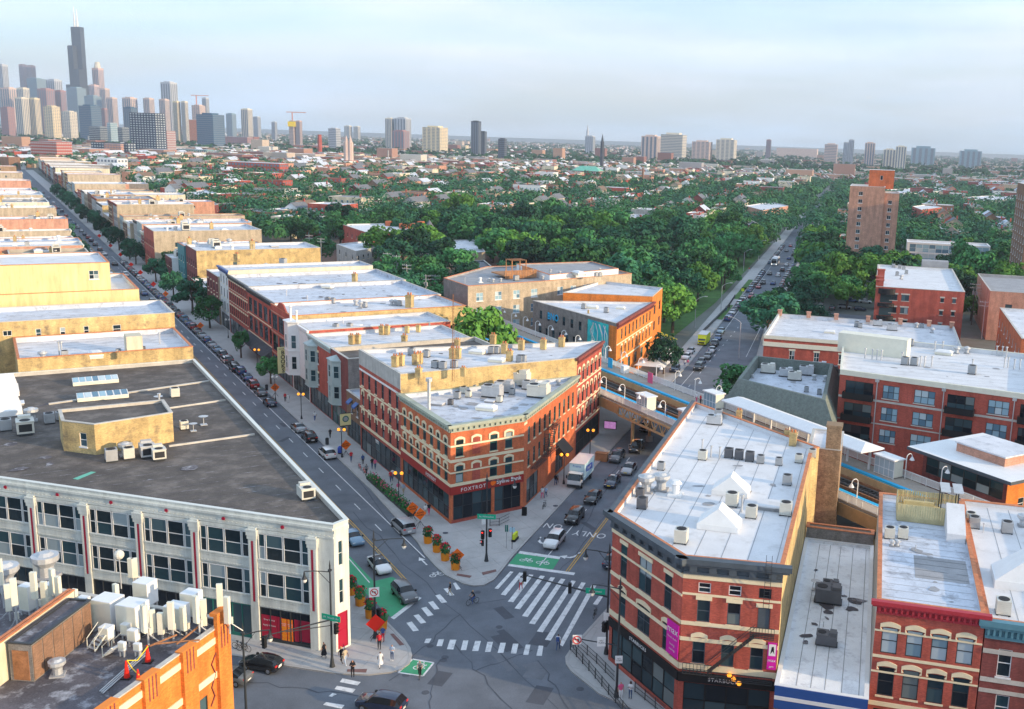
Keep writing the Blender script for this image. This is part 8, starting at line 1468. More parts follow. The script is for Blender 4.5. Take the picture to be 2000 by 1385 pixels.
def scatter(fr, s0, s1, t0, t1, n, rmin, rmax, mats, what, group, gap=.75, skip=None):
 pts = []; k = 0; i = 0
 while len(pts) < n and k < n * 60:
  k += 1; s, t = tr_.uniform(s0, s1), tr_.uniform(t0, t1); r = tr_.uniform(rmin, rmax)
  if skip and skip(s, t): continue
  if any(hypot(s - a, t - b) < (r + c) * gap for a, b, c in pts): continue
  pts.append((s, t, r))
 pts.sort(key=lambda q: q[0])
 for i, (s, t, r) in enumerate(pts):
  m = tr_.choice(mats); x, y = fr(s, t); tree(x, y, r * tr_.uniform(1.7, 2.1), r, m, f'{LN[m]} tree, {ordw(i + 1)} nearest {what}', group)
DM = ['leaf_dark', 'leaf_mid', 'leaf_mid', 'leaf_dark', 'leaf_mid', 'leaf_lime']
scatter(D_, 148, 425, -205, -20, 94, 6.4, 9.8, DM, 'in the big park', 'trees of the park', .66, lambda s, t: (s < 195 and t > -17) or t > KL(s) - 9 or M_.inv(*D_(s, t))[1] < 102 + max(0, (s - 150)) * .2)
scatter(D_, 175, 300, 17, 110, 46, 4.8, 8.5, ['leaf_lime', 'leaf_lime', 'leaf_mid', 'leaf_dark'], 'around the apartment tower', 'trees around the apartment tower', .64, lambda s, t: t < KR(s) + 5 or (s < 200 and t > 24 and t < 47) or (s < 213 and 44 < t) or (t > 96 and s > 255))
scatter(D_, 197, 425, -24, -3, 24, 5.4, 7.8, DM, 'along the park side of the straight street', 'trees beside the straight street', .62, lambda s, t: t > KL(s) - 8)
scatter(D_, 300, 420, 12, 170, 40, 5.6, 9.0, DM, 'behind the apartment tower', 'trees behind the apartment tower', .68, lambda s, t: (292 < s < 348 and 28 < t < 96) or t < KR(s) + 5)
scatter(M_, 108, 210, 52, 130, 26, 4.5, 7.5, ['leaf_dark', 'leaf_dark', 'leaf_mid'], 'in the alley behind the red block', 'alley trees behind the red block', .75, lambda s, t: (s < 140 and t > 40) or t > 130)
scatter(M_, 215, 420, 48, 190, 36, 6.0, 9.0, DM, 'behind the avenue buildings', 'trees behind the avenue buildings', .78, lambda s, t: t < 50)
for i in range(26):
 s = 318 + (i // 2) * 33 + tr_.uniform(-5, 5); x, y = M_(s, -2.2 if i % 2 else -20.2); tree(x, y, tr_.uniform(7, 9.5), tr_.uniform(3.2, 4.4), 'leaf_dark', f'dark street tree, {ordw(i // 2 + 1)} up the far {"right" if i % 2 else "left"} side of the avenue', 'street trees of the far avenue')
# ------------------------------------------------------------------ single buildings standing among the trees
MIDB = []
def bpx(label, px, z, wl, roof, fac=None, **k):
 P = [at(u, v, z).xy[:] for u, v in px]; o = bld('building', label, P, z, wl, roof, fac or {}, par=.5, **k); MIDB.append(o); return o
w3 = lambda n, z=4: [('W', z, 1.7, 1.0, n, DH), ('W', z + 3.6, 1.7, 1.0, n, DH)]
a_ = bpx('dark red brick flats with a white roof among the middle trees', ((667, 438), (718, 455), (828, 449), (775, 436)), 12, 'brick_red', 'roof_clean', {0: w3(6), 1: w3(7)})
for i, (u, v) in enumerate(((760, 441), (787, 446), (804, 446), (822, 449))): p = at(u, v, 11.6); q = MB(); q.box(-1.2, 1.2, -1.2, 1.2, 0, 2.2 + (1.5 if i == 3 else 0)); part_at(a_, 'chimney', q.mesh('chimney', 'brick_rust'), p.x, p.y, 11.5, RA)
p = at(839, 452, 10); q = MB(); q.cyl(0, 0, 0, 10.5, 2.6, 8); q.cyl(0, 0, 10.5, 15, 3.0, 8, 0, .1); part_at(a_, 'turret', q.mesh('turret', 'shingle_grey'), p.x, p.y, 0)
bpx('grey stone two-storey building with a pale roof among the middle trees', ((657, 477), (695, 491), (742, 482), (722, 470)), 9, 'stone_grey', 'roof_white', {0: w3(3, 2), 1: w3(5, 2)})
bpx('row of low white-roofed sheds behind the middle trees', ((838, 470), (858, 498), (948, 492), (930, 468)), 8, 'brick_tan', 'roof_white'); bpx('long low white-roofed garage beside the tan flats', ((770, 486), (790, 500), (850, 496), (835, 484)), 8, 'brick_tan', 'roof_clean'); bpx('grey shingled shed behind the cedar deck', ((888, 512), (898, 530), (960, 520), (945, 508)), 7, 'stone_grey', 'shingle_grey')
bpx('cream three-storey flats behind the avenue row', ((364, 376), (392, 382), (428, 378), (400, 370)), 11, 'stucco_cream', 'roof_white', {0: w3(4), 1: w3(5)}); bpx('dark brick house with arched windows behind the avenue row', ((389, 397), (408, 404), (427, 399), (410, 392)), 11, 'brick_dark', 'roof_grey', {0: w3(4), 1: w3(3)})
bpx('red and tan courtyard flats with a white roof in the trees', ((975, 410), (1000, 415), (1112, 408), (1080, 400)), 11, 'brick_rust', 'roof_white', {0: w3(4), 1: w3(12)}); bpx('pink stone mansion at the park edge', ((1455, 402), (1490, 411), (1540, 402), (1505, 394)), 12, 'brick_salmon', 'roof_white', {0: w3(4), 1: w3(5)}); bpx('tall narrow rowhouse of red brick with a cream chimney wall', ((1782, 403), (1800, 410), (1840, 405), (1815, 399)), 13, 'brick_red', 'roof_clean', {0: w3(2), 1: w3(4)}); bpx('red brick corner house with a turret beside the straight street', ((1452, 434), (1466, 441), (1482, 437), (1468, 431)), 12, 'brick_red', 'shingle_grey', {0: w3(2), 1: w3(3)})
bpx('white-roofed school wing among the right trees', ((1700, 372), (1720, 380), (1860, 372), (1830, 365)), 10, 'white_paint', 'roof_clean', {1: w3(12, 2)}); bpx('pale grey flats among the right trees', ((1880, 385), (1895, 394), (1995, 388), (1970, 380)), 10, 'stone_grey', 'roof_clean', {1: w3(10, 2)})
# ------------------------------------------------------------------ lawns and paths
m = MB(); P_l = [D_(140, -6), D_(205, -5), D_(430, -10), D_(430, -21), D_(205, -32), D_(160, -32)]; m.poly([(x, y, .03) for x, y in (P_l if area(P_l) > 0 else P_l[::-1])]); struct('lawn', m, 'grass', 'green lawn at the corner of the park')
m = MB(); P_l = [D_(140, -32.1), D_(205, -32.1), D_(430, -21.1), D_(430, -210), D_(200, -210)]; m.poly([(x, y, .01) for x, y in (P_l if area(P_l) > 0 else P_l[::-1])]); struct('park_ground', m, 'dirt', 'bare shaded ground under the park trees')
m = MB(); P_l = [D_(164, 22), D_(200, 22), D_(200, 45), D_(164, 45)]; m.poly([(x, y, .02) for x, y in (P_l if area(P_l) > 0 else P_l[::-1])]); struct('car_park', m, 'asphalt', 'small asphalt car park beside the red flats')
for i, s in enumerate((172, 216, 240)):
 m = MB(); P_l = [D_(s, KL(s) - 2.4), D_(s + 30, KL(s + 30) - 2.4), D_(s + 30, KL(s + 30) - .5), D_(s, KL(s) - .5)]; m.poly([(x, y, .16) for x, y in (P_l if area(P_l) > 0 else P_l[::-1])]); struct('grass_verge', m, 'grass')
q = at(1566, 585); BB = thing('billboard', 'white billboard with faded print beside the car park', 'billboard', (q.x, q.y, 0), rzof(D_.p)); b = MB(); b.box(-2.6, 2.6, -.15, .15, 3.2, 6.6); b.build('board', 'sign_white', BB); b = MB(); b.box(-1.5, -1.3, -.1, .1, 0, 3.2); b.box(1.3, 1.5, -.1, .1, 0, 3.2); b.build('post', 'galv', BB); text('PARK', 'lettering', BB, (0, -.17, 5), 1.2, 'sign_red', ext=0)
for i, (u, v) in enumerate(((1450, 580), (1522, 583))): q = at(u, v, 0); r = thing('crossing_sign', f'yellow-green crossing sign on the {("left", "right")[i]} of the straight street', 'sign', (q.x, q.y, .1)); b = MB(); b.cyl(0, 0, 0, 2.4, .05, 5); b.build('post', 'galv', r); b = MB(); b.box(-.5, .5, -.03, .03, 1.9, 2.9); b.build('plate', 'lime', r)
# ------------------------------------------------------------------ houses, outer trees and the far city
def seen(x, y, z=8.0, pad=60):
 q = Vector((x, y, z - CAMH)); w = q.dot(FW)
 if w < 10: return False
 u = PPX + FPX * q.dot(RT) / w; return -pad < u < 2000 + pad
def blocked(x, y):
 s, t = M_.inv(x, y)
 if -75 < t < 62 and s < 1150: return True
 if s < 215 and t < 110 and s > -200: return True
 a, b = D_.inv(x, y)
 if a < 2000 and (KL(a) - 5 < b < KR(a) + 5 if a < 430 else KL(a) + .5 < b < KR(a) - .5): return True
 if 135 < a < 428 and -212 < b < 0: return True
 if a < 290 and b > -10: return True
 if 286 < a < 352 and 26 < b < 130: return True
 if 250 < a < 305 and 95 < b < 130: return True
 return any(hypot(x - p.x, y - p.y) < r for p, r in KEEP)
KEEP = [(o_.location, 17) for o_ in MIDB]
WCOL = ['brick_red', 'brick_dark', 'brick_tan', 'brick_salmon', 'brick_brown', 'white_paint', 'stucco_cream', 'stone_grey']; RCOL = ['roof_white', 'roof_silver', 'roof_grey', 'shingle_grey', 'shingle_brown', 'roof_clean']
HN = dict(brick_red='red brick', brick_dark='dark red brick', brick_tan='tan brick', brick_salmon='pink brick', brick_brown='brown brick', white_paint='white boarded', stucco_cream='cream', brick_orange='orange brick', stone_grey='grey stone')
def house_faces(b, w, d, h, gable, wi, ri, gi=None, ox=0, oy=0, cs=1, sn=0, z0=0):
 T = lambda x, y, z: (ox + x * cs - y * sn, oy + x * sn + y * cs, z0 + z)
 x, y = w / 2, d / 2; c = [(-x, -y), (x, -y), (x, y), (-x, y)]
 for i in range(4): p, q = c[i], c[(i + 1) % 4]; b.quad(T(*p, 0), T(*q, 0), T(*q, h), T(*p, h), wi)
 if gable:
  e = .4; rz = h + w * .36
  b.add([T(-x, -y, h), T(x, -y, h), T(0, -y, rz)], [(0, 1, 2)], wi); b.add([T(-x, y, h), T(0, y, rz), T(x, y, h)], [(0, 1, 2)], wi)
  b.quad(T(x + e, -y - e, h - .2), T(x + e, y + e, h - .2), T(0, y + e, rz + .08), T(0, -y - e, rz + .08), ri); b.quad(T(-x - e, y + e, h - .2), T(-x - e, -y - e, h - .2), T(0, -y - e, rz + .08), T(0, y + e, rz + .08), ri)
 else:
  k = .35; I = [(-x + k, -y + k), (x - k, -y + k), (x - k, y - k), (-x + k, y - k)]
  for i in range(4): b.quad(T(*c[i], h), T(*c[(i + 1) % 4], h), T(*I[(i + 1) % 4], h), T(*I[i], h), wi); b.quad(T(*I[i], h), T(*I[(i + 1) % 4], h), T(*I[(i + 1) % 4], h - .6), T(*I[i], h - .6), ri)
  b.quad(*[T(*p, h - .6) for p in I], ri)
 if gi is not None:
  for (p, q) in ((c[0], c[1]), (c[1], c[2]), (c[3], c[0])):
   P, Q = Vector(p), Vector(q); L = (Q - P).length; u = (Q - P) / L; n = Vector((u.y, -u.x)); k = max(2, int(L / 3.2))
   for fl in range(int(h / 3)):
    for j in range(k):
     s0 = L * (j + .5) / k; a = P + u * (s0 - .5) + n * .04; e = P + u * (s0 + .5) + n * .04; z = 1.1 + fl * 3.0
     if z + 1.5 < h: b.quad(T(a.x, a.y, z), T(e.x, e.y, z), T(e.x, e.y, z + 1.5), T(a.x, a.y, z + 1.5), gi)
hr = random.Random(77); HOUSES = []
for col in range(-40, 24):
 tc_ = 34 + col * 44
 s = 150
 while s < 1750:
  w = hr.uniform(6.5, 9.5) if hr.random() < .86 else hr.uniform(13, 24); s += w + hr.uniform(.8, 3.2)
  if hr.random() < (.34 if s < 900 else .28) or (s % 205) < 16: continue
  d = hr.uniform(13, 22); t = tc_ + hr.uniform(-4, 4) + (8 if col % 2 else -4); x, y = D_(s, t)
  if blocked(x, y) or not seen(x, y) or KL(s) - 17 < t < KR(s) + 17: continue
  HOUSES.append((hypot(x, y), x, y, w, d, hr.uniform(7.5, 11.5) + (2.5 if w > 12 else 0), hr.random() < .34 and w < 10, hr.choice(WCOL), hr.choice(RCOL)))
HOUSES.sort(); cs, sn = cos(RA), sin(RA)
hp = {}
cnt = {}
for k, (dist, x, y, w, d, h, gb, wm, rm) in enumerate(HOUSES[:300]):
 if gb: rm = hr.choice(['shingle_grey', 'shingle_brown', 'shingle_grey', 'roof_silver'])
 kind = (gb, wm); cnt[kind] = cnt.get(kind, 0) + 1
 o = thing('house', f'{HN[wm]} {"gable-roofed" if gb else "flat-roofed"} house among the trees, {ordw(cnt[kind])} nearest of its kind', 'house', (x, y, 0), RA, 'houses among the trees')
 wb_ = MB(); house_faces(wb_, w, d, h, gb, 0, 1, 2); 
 for nm, mi, mt_ in (('wall', 0, wm), ('roof', 1, rm), ('glazing', 2, 'glass_day')):
  q = MB()
  for f, m2 in zip(wb_.f, wb_.m):
   if m2 == mi: q.poly([wb_.v[k2] for k2 in f])
  if q.f:
   o2 = q.build(nm, mt_, o)
   if nm == 'glazing': o2['kind'] = 'stuff'
 if hr.random() < .6: c_ = MB(); cx_ = hr.uniform(-w / 3, w / 3); cy_ = hr.uniform(-d / 3, d / 3); c_.box(cx_ - .4, cx_ + .4, cy_ - .4, cy_ + .4, h - .8, h + 1.6 + (w * .3 if gb else 0)); c_.build('chimney', 'brick_red', o)
MATS = WCOL + RCOL; B = MB()
for dist, x, y, w, d, h, gb, wm, rm in HOUSES[300:]:
 house_faces(B, w, d, h, gb, MATS.index(wm), MATS.index(hr.choice(['shingle_grey', 'shingle_brown', 'roof_silver']) if gb else rm), None, x, y, cs, sn)
 if hr.random() < .4: B.box(x - .5, x + .5, y - .5, y + .5, h - 1, h + 1.8, MATS.index('brick_red'))
tag(B.build('outer_houses', MATS), 'mass of low houses and flats running out towards the horizon', 'houses', None, 'stuff')
# far city: low blocks to eight kilometres
FARM = ['far_a', 'far_b', 'far_c', 'far_d', 'far_e', 'far_f', 'roof_white', 'roof_grey']
for n_, c_ in zip(FARM, ((.38, .22, .17), (.52, .42, .34), (.26, .13, .11), (.58, .54, .48), (.36, .34, .34), (.44, .27, .19))): mat(n_, c_, .9, 0)
B = MB(); fr_ = random.Random(5)
for k in range(15000):
 y = 1500 + (fr_.random() ** 1.7) * 7500; x = fr_.uniform(-.72, .5) * y
 if not seen(x, y): continue
 big = fr_.random(); w, d, h = (fr_.uniform(7, 13), fr_.uniform(12, 22), fr_.uniform(6, 10)) if big < .93 else (fr_.uniform(16, 45), fr_.uniform(16, 40), fr_.uniform(8, 15)) if big < .996 else (fr_.uniform(16, 40), fr_.uniform(16, 30), fr_.uniform(18, 32))
 s_, t_ = D_.inv(x, y)
 house_faces(B, w, d, h, fr_.random() < .3 and w < 12, fr_.randrange(6), 6 + (fr_.random() < .5), None, x, y, cs, sn)
tag(B.build('far_rooftops', FARM), 'far-off rooftops of the city below the horizon', 'rooftops', None, 'stuff')
# outer trees
def blob_tree(B, x, y, h, r, n, ls, rr):
 for k in range(n):
  ct = rr.uniform(-.35, 1); a = rr.uniform(0, 2 * pi); st = sqrt(1 - ct * ct); q = rr.uniform(.75, 1.05); m_ = Vector((st * cos(a), st * sin(a), ct)); p = Vector((x + r * q * m_.x, y + r * q * m_.y, h * .58 + h * .42 * q * ct)); m2 = (m_ + Vector((rr.uniform(-.5, .5), rr.uniform(-.5, .5), rr.uniform(-.2, .7)))).normalized(); u = m2.orthogonal().normalized(); v = m2.cross(u); an = rr.uniform(0, pi); u2 = (u * cos(an) + v * sin(an)) * ls * rr.uniform(.6, 1.3); v2 = m2.cross(u2); B.quad(p - u2, p - v2 * .8, p + u2, p + v2 * .8)
OT = []; rr = random.Random(31)
for k in range(26000):
 y = 300 + (rr.random() ** 1.25) * 1800; x = rr.uniform(-.72, .5) * y
 if blocked(x, y) or not seen(x, y): continue
 OT.append((hypot(x, y), x, y))
OT.sort(); kept = []; grid = {}
for dist, x, y in OT:
 r = rr.uniform(4.6, 8.8) if dist < 1100 else rr.uniform(4, 7.5); key = (int(x // 9), int(y // 9))
 if any(hypot(x - a, y - b) < (r + c) * .76 for i in (-1, 0, 1) for j in (-1, 0, 1) for a, b, c in grid.get((key[0] + i, key[1] + j), ())): continue
 dens = .9 if dist < 1000 else .72
 if rr.random() > dens: continue
 grid.setdefault(key, []).append((x, y, r)); kept.append((dist, x, y, r))
for i, (dist, x, y, r) in enumerate(kept[:0]): m_ = rr.choice(DM); tree(x, y, r * rr.uniform(1.7, 2.2), r, m_, f'{LN[m_]} tree between the houses, {ordw(i + 1)} nearest of the outer streets', 'trees of the outer streets')
BD = [MB(), MB()]
for dist, x, y, r in kept:
 n = 280 if dist < 500 else 170 if dist < 700 else 90 if dist < 1000 else 40; blob_tree(BD[rr.random() < .45], x, y, r * 1.8, r, n, .8 if dist < 700 else 1.1 if dist < 1000 else 1.6, rr)
for b_, m_, l_ in ((BD[0], 'leaf_dark', 'mass of dark trees between the outer houses'), (BD[1], 'leaf_mid', 'mass of lighter trees between the outer houses')): tag(b_.build('outer_trees', m_), l_, 'trees', None, 'stuff')
B = MB()
for k in range(9000):
 y = 2000 + (rr.random() ** 1.5) * 7000; x = rr.uniform(-.72, .5) * y
 if seen(x, y): r = rr.uniform(5, 12); blob_tree(B, x, y, r * 1.3 + 2, r, 9, 4.5, rr)
tag(B.build('far_trees', 'leaf_far'), 'far-off green of street trees below the horizon', 'trees', None, 'stuff')
# ------------------------------------------------------------------ mid-distance landmarks and the skyline
for n_, c_, r_ in (('sk_tan', (.62, .47, .41), .8), ('sk_pink', (.60, .42, .38), .8), ('sk_grey', (.48, .50, .54), .7), ('sk_dark', (.05, .06, .08), .4), ('sk_white', (.66, .60, .50), .7), ('sk_glass', (.22, .33, .40), .25), ('sk_navy', (.02, .035, .07), .4), ('sk_brick', (.55, .19, .10), .85), ('sk_maroon', (.36, .20, .20), .8), ('sk_blue', (.05, .12, .20), .3), ('sk_cream', (.72, .60, .40), .8), ('sk_window', (.16, .19, .24), .3), ('sk_lit', (.50, .55, .56), .4)): mat(n_, c_, r_, 0)  # skyline tones lightened to carry part of the distance haze in their colour
SN = dict(sk_tan='tan', sk_pink='pinkish', sk_grey='grey', sk_dark='black', sk_white='pale', sk_glass='glassy', sk_navy='navy', sk_brick='orange brick', sk_maroon='maroon', sk_blue='dark blue glass', sk_cream='cream')
def tower(u0, u1, vt, Yd, m, label=None, win='sk_window', nv=5, vb=None, style='v', cat='tower', top=None, zb=0.0):
 a, b = atd(u0, vt, Yd), atd(u1, vt, Yd); c = (a + b) / 2; wa = (b - a).xy.length; vd = Vector((c.x, c.y)).normalized()
 ca, sa = abs(vd.dot(D_.d)), abs(vd.dot(D_.p)); s = wa * vd.y / (ca + sa); H_ = c.z
 r = thing('tower' if cat == 'tower' else 'building', label, cat, (c.x, c.y, zb), RA); bb = MB(); bb.box(-s / 2, s / 2, -s / 2, s / 2, 0, H_); bb.build('body', m, r)
 g_ = MB(); e = max(.15, Yd * 1e-4)
 if style == 'v':
  for k in range(nv):
   x = -s / 2 + s * (k + .5) / nv; w = s / nv * .24
   g_.box(x - w, x + w, -s / 2 - e, -s / 2, H_ * .02, H_ * .97); g_.box(s / 2, s / 2 + e, x - w, x + w, H_ * .02, H_ * .97)
 elif style == 'h':
  nf = max(4, int(H_ / 4)); 
  for k in range(nf): z = H_ * (k + .3) / nf; z2 = H_ * (k + .78) / nf; g_.box(-s / 2 + .6, s / 2 - .6, -s / 2 - e, -s / 2, z, z2); g_.box(s / 2, s / 2 + e, -s / 2 + .6, s / 2 - .6, z, z2)
 elif style == 'g':
  nf = max(3, int(H_ / 3.4))
  for k in range(nf):
   for j in range(nv):
    x = -s / 2 + s * (j + .5) / nv; w = s / nv * .3; z = H_ * (k + .3) / nf; z2 = H_ * (k + .78) / nf; g_.box(x - w, x + w, -s / 2 - e, -s / 2, z, z2); g_.box(s / 2, s / 2 + e, x - w, x + w, z, z2)
 o = g_.build('glazing', win, r); o['kind'] = 'stuff'
 t_ = MB(); t_.box(-s * .3, s * .3, -s * .3, s * .3, H_, H_ + (top or s * .08)); t_.build('roof_plant', m, r)
 return r
SKY = [(-8, 15, 126, 4300, 'sk_grey', 'v'), (36, 52, 126, 4500, 'sk_pink', 'v'), (52, 69, 128, 4450, 'sk_pink', 'v'), (52, 89, 154, 4000, 'sk_glass', 'h'), (89, 121, 156, 4100, 'sk_grey', 'v'), (0, 34, 172, 3700, 'sk_tan', 'v'), (32, 57, 172, 3500, 'sk_white', 'v'), (72, 106, 174, 3600, 'sk_maroon', 'v'), (106, 129, 177, 3650, 'sk_maroon', 'v'), (28, 55, 191, 2900, 'sk_white', 'v'), (56, 78, 192, 2920, 'sk_cream', 'v'), (0, 28, 210, 2600, 'sk_maroon', 'g'), (84, 117, 208, 2500, 'sk_cream', 'g'), (129, 168, 172, 3900, 'sk_glass', 'h'), (179, 202, 133, 4400, 'sk_pink', 'v'), (173, 193, 166, 4300, 'sk_pink', 'v'), (194, 214, 173, 4200, 'sk_tan', 'v'), (164, 198, 188, 3400, 'sk_glass', 'h'), (153, 197, 207, 2400, 'sk_blue', 'h'), (197, 210, 212, 2500, 'sk_maroon', 'v'),
       (207, 229, 191, 3600, 'sk_tan', 'v'), (238, 268, 191, 3500, 'sk_tan', 'v'), (240, 268, 210, 2600, 'sk_blue', 'v'), (279, 301, 192, 3500, 'sk_tan', 'v'), (313, 346, 161, 3300, 'sk_grey', 'v'), (310, 331, 194, 3200, 'sk_tan', 'v'), (337, 352, 198, 2600, 'sk_cream', 'v'), (353, 367, 198, 2600, 'sk_white', 'v'), (374, 401, 206, 2900, 'sk_tan', 'g'), (394, 408, 191, 3300, 'sk_grey', 'v'), (383, 438, 224, 2200, 'sk_blue', 'h'), (120, 150, 218, 2600, 'sk_white', 'g'), (441, 461, 222, 4300, 'sk_glass', 'v'), (470, 493, 213, 3000, 'sk_white', 'v'), (494, 509, 228, 4300, 'sk_grey', 'v'), (530, 541, 238, 3800, 'sk_grey', 'v'), (564, 578, 236, 2600, 'sk_tan', 'g'), (577, 590, 236, 2600, 'sk_pink', 'v'), (641, 665, 251, 2500, 'sk_grey', 'h'), (672, 688, 246, 5500, 'sk_white', 'v'), (690, 704, 247, 5500, 'sk_white', 'v'), (752, 770, 231, 3000, 'sk_white', 'v'), (770, 803, 231, 3000, 'sk_grey', 'v'), (765, 800, 256, 2800, 'sk_maroon', 'v'),
       (825, 875, 249, 2600, 'sk_cream', 'g'), (920, 940, 237, 2300, 'sk_dark', 'v'), (936, 951, 257, 2320, 'sk_dark', 'v'), (973, 990, 271, 2000, 'sk_dark', 'g'), (1143, 1163, 266, 3400, 'sk_grey', 'v'), (1253, 1291, 266, 2400, 'sk_tan', 'v'), (1291, 1342, 263, 2900, 'sk_white', 'h'), (1352, 1392, 277, 2700, 'sk_tan', 'g'), (1399, 1440, 273, 2700, 'sk_white', 'g'), (1497, 1507, 273, 3400, 'sk_maroon', 'v'), (1611, 1637, 282, 2900, 'sk_tan', 'h'), (1648, 1659, 278, 2700, 'sk_grey', 'v'), (1658, 1669, 273, 2700, 'sk_grey', 'v'), (1690, 1710, 279, 2500, 'sk_tan', 'v'), (1726, 1750, 292, 2500, 'sk_white', 'v'), (1750, 1771, 286, 2450, 'sk_white', 'v'), (1780, 1827, 289, 3200, 'sk_glass', 'v'), (1874, 1918, 295, 3000, 'sk_glass', 'v')]
SKY.sort(key=lambda q: q[0] + q[1])
for i, (a, b, v, Yd, m, st) in enumerate(SKY):
 o = tower(a, b, v, Yd, m, f'{SN[m]} distant tower on the skyline, {ordw(i + 1)} from the left', nv=4, style=st)
 if a == 179: q = MB(); q.cyl(0, 0, 0, 24, 13, 8, 0, 9); q.build('crown', 'sk_white', o, (0, 0, atd(191, 133, 4400).z))
# the tallest tower, built of bundled square tubes with two masts
c = atd(146, 53, 4380); WT = thing('skyscraper', 'tallest black stepped skyscraper with two white masts', 'skyscraper', (c.x, c.y, 0), RA); k_ = (c.z) / 442.0; t_ = 23 * k_
HT = [[205, 365, 270], [365, 442, 365], [270, 442, 205]]
for i in range(3):
 for j in range(3): b = MB(); x, y = (i - 1.5) * t_, (j - 1.5) * t_; h = HT[i][j] * k_; b.box(x, x + t_ - .05, y, y + t_ - .05, 0, h); [b.box(x - .25, x + t_ + .2, y - .25, y + t_ + .2, h * f, h * f + 7) for f in (.97,)]; b.build('tube', 'sk_dark', WT)
for i, h in ((1, 85), (2, 74)):
 b = MB(); x = (i - .5 - .5) * t_; b.cyl((i - 1) * t_ - (t_ * .5 if i == 2 else 0), (0 if i == 1 else t_ * .1), 442 * k_, (442 + h * .45) * k_, 4.2, 8, 0, 3.4); b.cyl((i - 1) * t_ - (t_ * .5 if i == 2 else 0), (0 if i == 1 else t_ * .1), (442 + h * .45) * k_, (442 + h) * k_, 2.4, 8, 0, 1.2); b.build('mast', 'white_paint', WT)
# crowned tower top, construction cores and cranes
for i, (u, v, Yd, h) in enumerate(((384, 206, 2900, 26), (571, 236, 2600, 20))):
 c = atd(u, v, Yd); r = thing('tower_crane', f'orange tower crane over the {("left", "right")[i]} building site', 'crane', (c.x, c.y, c.z)); b = MB(); b.box(-1, 1, -1, 1, 0, h); b.build('mast', 'sk_brick', r); b = MB(); b.box(-14, 34, -.7, .7, h, h + 1.6); b.build('jib', 'sk_brick', r); b = MB(); b.box(-9, 9, -9, 9, -14, -2); b.build('site_netting', 'yellow', r)
# middle-distance buildings that stand out
def slab(u0, u1, vt, vb, m, label, style='g', nv=10, dep=20, win='sk_window', roof='roof_white', top=None, fr=D_):
 g0, g1 = at(u0, vb), at(u1, vb); Yd = (g0.y + g1.y) / 2; a, b = atd(u0, vt, Yd), atd(u1, vt, Yd); c = (a + b) / 2; H_ = c.z; wa = (b - a).xy.length; vd = c.xy.normalized(); ca, sa = abs(vd.dot(D_.d)), abs(vd.dot(D_.p)); L_ = max(8, (wa * vd.y - dep * sa) / max(.3, ca))
 r = thing('building', label, 'building', (c.x, c.y + dep * .3, 0), RA); q = MB(); q.box(-L_ / 2, L_ / 2, -dep / 2, dep / 2, 0, H_); q.build('wall', m, r); q = MB(); q.box(-L_ / 2 + .5, L_ / 2 - .5, -dep / 2 + .5, dep / 2 - .5, H_, H_ + .3); q.build('roof', roof, r)
 g_ = MB(); nf = max(2, int(H_ / 3.6)); nd = max(2, int(nv * dep / L_))
 for k in range(nf):
  z, z2 = H_ * (k + .3) / nf, H_ * (k + .76) / nf
  for j in range(nv): x = -L_ / 2 + L_ * (j + .5) / nv; w = L_ / nv * .27; g_.box(x - w, x + w, -dep / 2 - .12, -dep / 2, z, z2)
  for j in range(nd): y = -dep / 2 + dep * (j + .5) / nd; w = dep / nd * .27; g_.box(L_ / 2, L_ / 2 + .12, y - w, y + w, z, z2)
 o = g_.build('glazing', win, r); o['kind'] = 'stuff'; return r, H_, L_
slab(248, 318, 221, 308, 'sk_navy', 'tall navy apartment tower with a grid of bright windows', nv=9, dep=24, win='sk_lit', roof='roof_dark'); slab(316, 337, 256, 307, 'sk_maroon', 'lower maroon wing of the navy apartment tower', nv=3, dep=22, win='sk_lit', roof='roof_dark')
slab(170, 206, 247, 291, 'sk_navy', 'black and white striped block left of the navy tower', style='v', nv=14, dep=20, win='sk_lit'); slab(206, 226, 240, 291, 'sk_glass', 'pale glass block between the striped blocks', nv=4, dep=20, win='sk_lit'); slab(226, 249, 249, 291, 'sk_navy', 'second black and white striped block beside the navy tower', nv=9, dep=20, win='sk_lit')
slab(174, 262, 279, 309, 'sk_navy', 'dark apartment block with a pink brick middle below the navy tower', nv=14, dep=18, win='sk_lit', roof='roof_dark'); slab(202, 240, 281, 310, 'brick_salmon', 'pink brick middle of the dark apartment block', nv=6, dep=6)
slab(355, 397, 234, 284, 'sk_brick', 'orange brick slab block lit by the low sun', nv=12, dep=22, win='brick_salmon'); slab(52, 134, 277, 318, 'brick_red', 'long red brick loft building with rows of pale windows', nv=14, dep=26, win='sk_lit', roof='roof_grey'); slab(415, 492, 267, 290, 'sk_maroon', 'long red brick school-like block in the middle distance', nv=16, dep=24); slab(442, 560, 318, 351, 'brick_red', 'long low red brick building with wide windows among the trees', nv=16, dep=16, win='glass_day')
slab(340, 415, 292, 308, 'bay_teal', 'long blue-green low building behind the trees', nv=16, dep=20, win='sk_lit', roof='roof_white'); slab(570, 640, 284, 298, 'sk_brick', 'low orange brick works in the middle distance', nv=12, dep=26); slab(668, 722, 285, 297, 'sk_brick', 'orange brick church-like block in the middle distance', nv=8, dep=20); slab(838, 915, 283, 298, 'sk_cream', 'yellow block with a row of arches in the middle distance', nv=14, dep=24); slab(1518, 1600, 290, 311, 'sk_tan', 'wide low arena hall near the horizon', nv=8, dep=60, win='sk_tan'); slab(185, 245, 310, 346, 'white_paint', 'white terraced flats with dark balconies on the left', nv=6, dep=14)
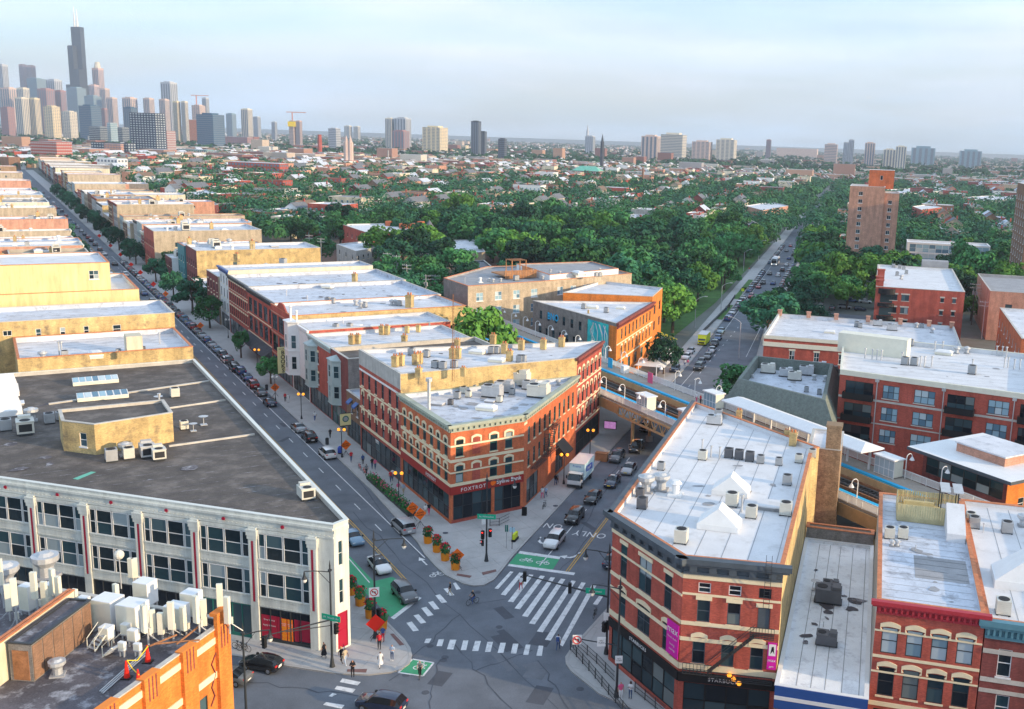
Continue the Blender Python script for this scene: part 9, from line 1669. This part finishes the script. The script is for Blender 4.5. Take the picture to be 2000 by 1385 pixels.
r, H_, L_ = slab(1117, 1178, 334, 352, 'brick_red', 'brick school with a green hipped roof', nv=12, dep=22, win='sk_lit'); q = MB(); x, y = L_ / 2 + 1, 12; q.add([(-x, -y, H_), (x, -y, H_), (x, y, H_), (-x, y, H_), (-x * .55, 0, H_ + 6), (x * .55, 0, H_ + 6)], [(0, 1, 5, 4), (1, 2, 5), (2, 3, 4, 5), (3, 0, 4)]); q.build('hipped_roof', 'copper_green', r)
for i, (u, vt, Yd, m, rad, lb) in enumerate(((624, 263, 1900, 'brick_red', 4, 'tall square red brick chimney tower in the middle distance'), (1177, 262, 1700, 'sk_dark', 3, 'thin dark church spire on the horizon'), (1148, 243, 3400, 'sk_grey', 4, 'tall thin mast on the horizon'), (1256, 328, 1150, 'brick_brown', 1.2, 'brown brick factory chimney among the trees'), (676, 265, 1450, 'sk_tan', 4, 'left of two domed church towers'), (684, 265, 1450, 'sk_tan', 4, 'right of two domed church towers'), (758, 293, 1600, 'stone_grey', 1.0, 'thin grey chimney among the middle roofs'))):
 c = atd(u, vt, Yd); q = MB(); q.cyl(0, 0, 0, c.z * .8, rad, 8); q.cyl(0, 0, c.z * .8, c.z, rad * (.9 if 'chimney' in lb else .8), 8, 0, rad * (.9 if 'chimney' in lb else .08)); tag(q.build('spire' if 'spire' in lb or 'church' in lb else 'chimney_tower' if 'chimney' in lb else 'mast', m, None, (c.x, c.y, 0)), lb, 'spire' if 'church' in lb else 'chimney' if 'chimney' in lb else 'mast')
# airliner
c = atd(1697, 191, 2600); r = thing('airliner', 'tiny airliner low in the right of the sky', 'aeroplane', tuple(c), .3); q = MB(); q.tube((-6, 0, 0), (6, 0, 0), .9, 8, 0, .6); q.build('fuselage', 'white_paint', r); q = MB(); q.add([(1, 0, 0), (-1.5, 6.5, .3), (-2.3, 6.5, .3), (-1.4, 0, 0)], [(0, 1, 2, 3)]); q.add([(1, 0, 0), (-1.5, -6.5, .3), (-2.3, -6.5, .3), (-1.4, 0, 0)], [(3, 2, 1, 0)]); q.build('wing', 'ac_grey', r)
# ------------------------------------------------------------------ haze
hz = MB(); hz.box(-9000, 9000, -400, 11000, -1.0, 640.0)
hm = bpy.data.materials.new('haze'); hm.use_nodes = True; ht = hm.node_tree; ht.nodes.clear(); ho = N(ht, 'ShaderNodeOutputMaterial'); pv = N(ht, 'ShaderNodeVolumePrincipled'); pv.inputs['Color'].default_value = (.72, .84, 1.0, 1); pv.inputs['Density'].default_value = 9.5e-5; pv.inputs['Anisotropy'].default_value = .1; ht.links.new(pv.outputs[0], ho.inputs['Volume']); MT['haze'] = hm
tag(hz.build('haze', 'haze'), 'thin evening haze over the city', 'haze', None, 'stuff')
bpy.data.scenes.remove(TMP)
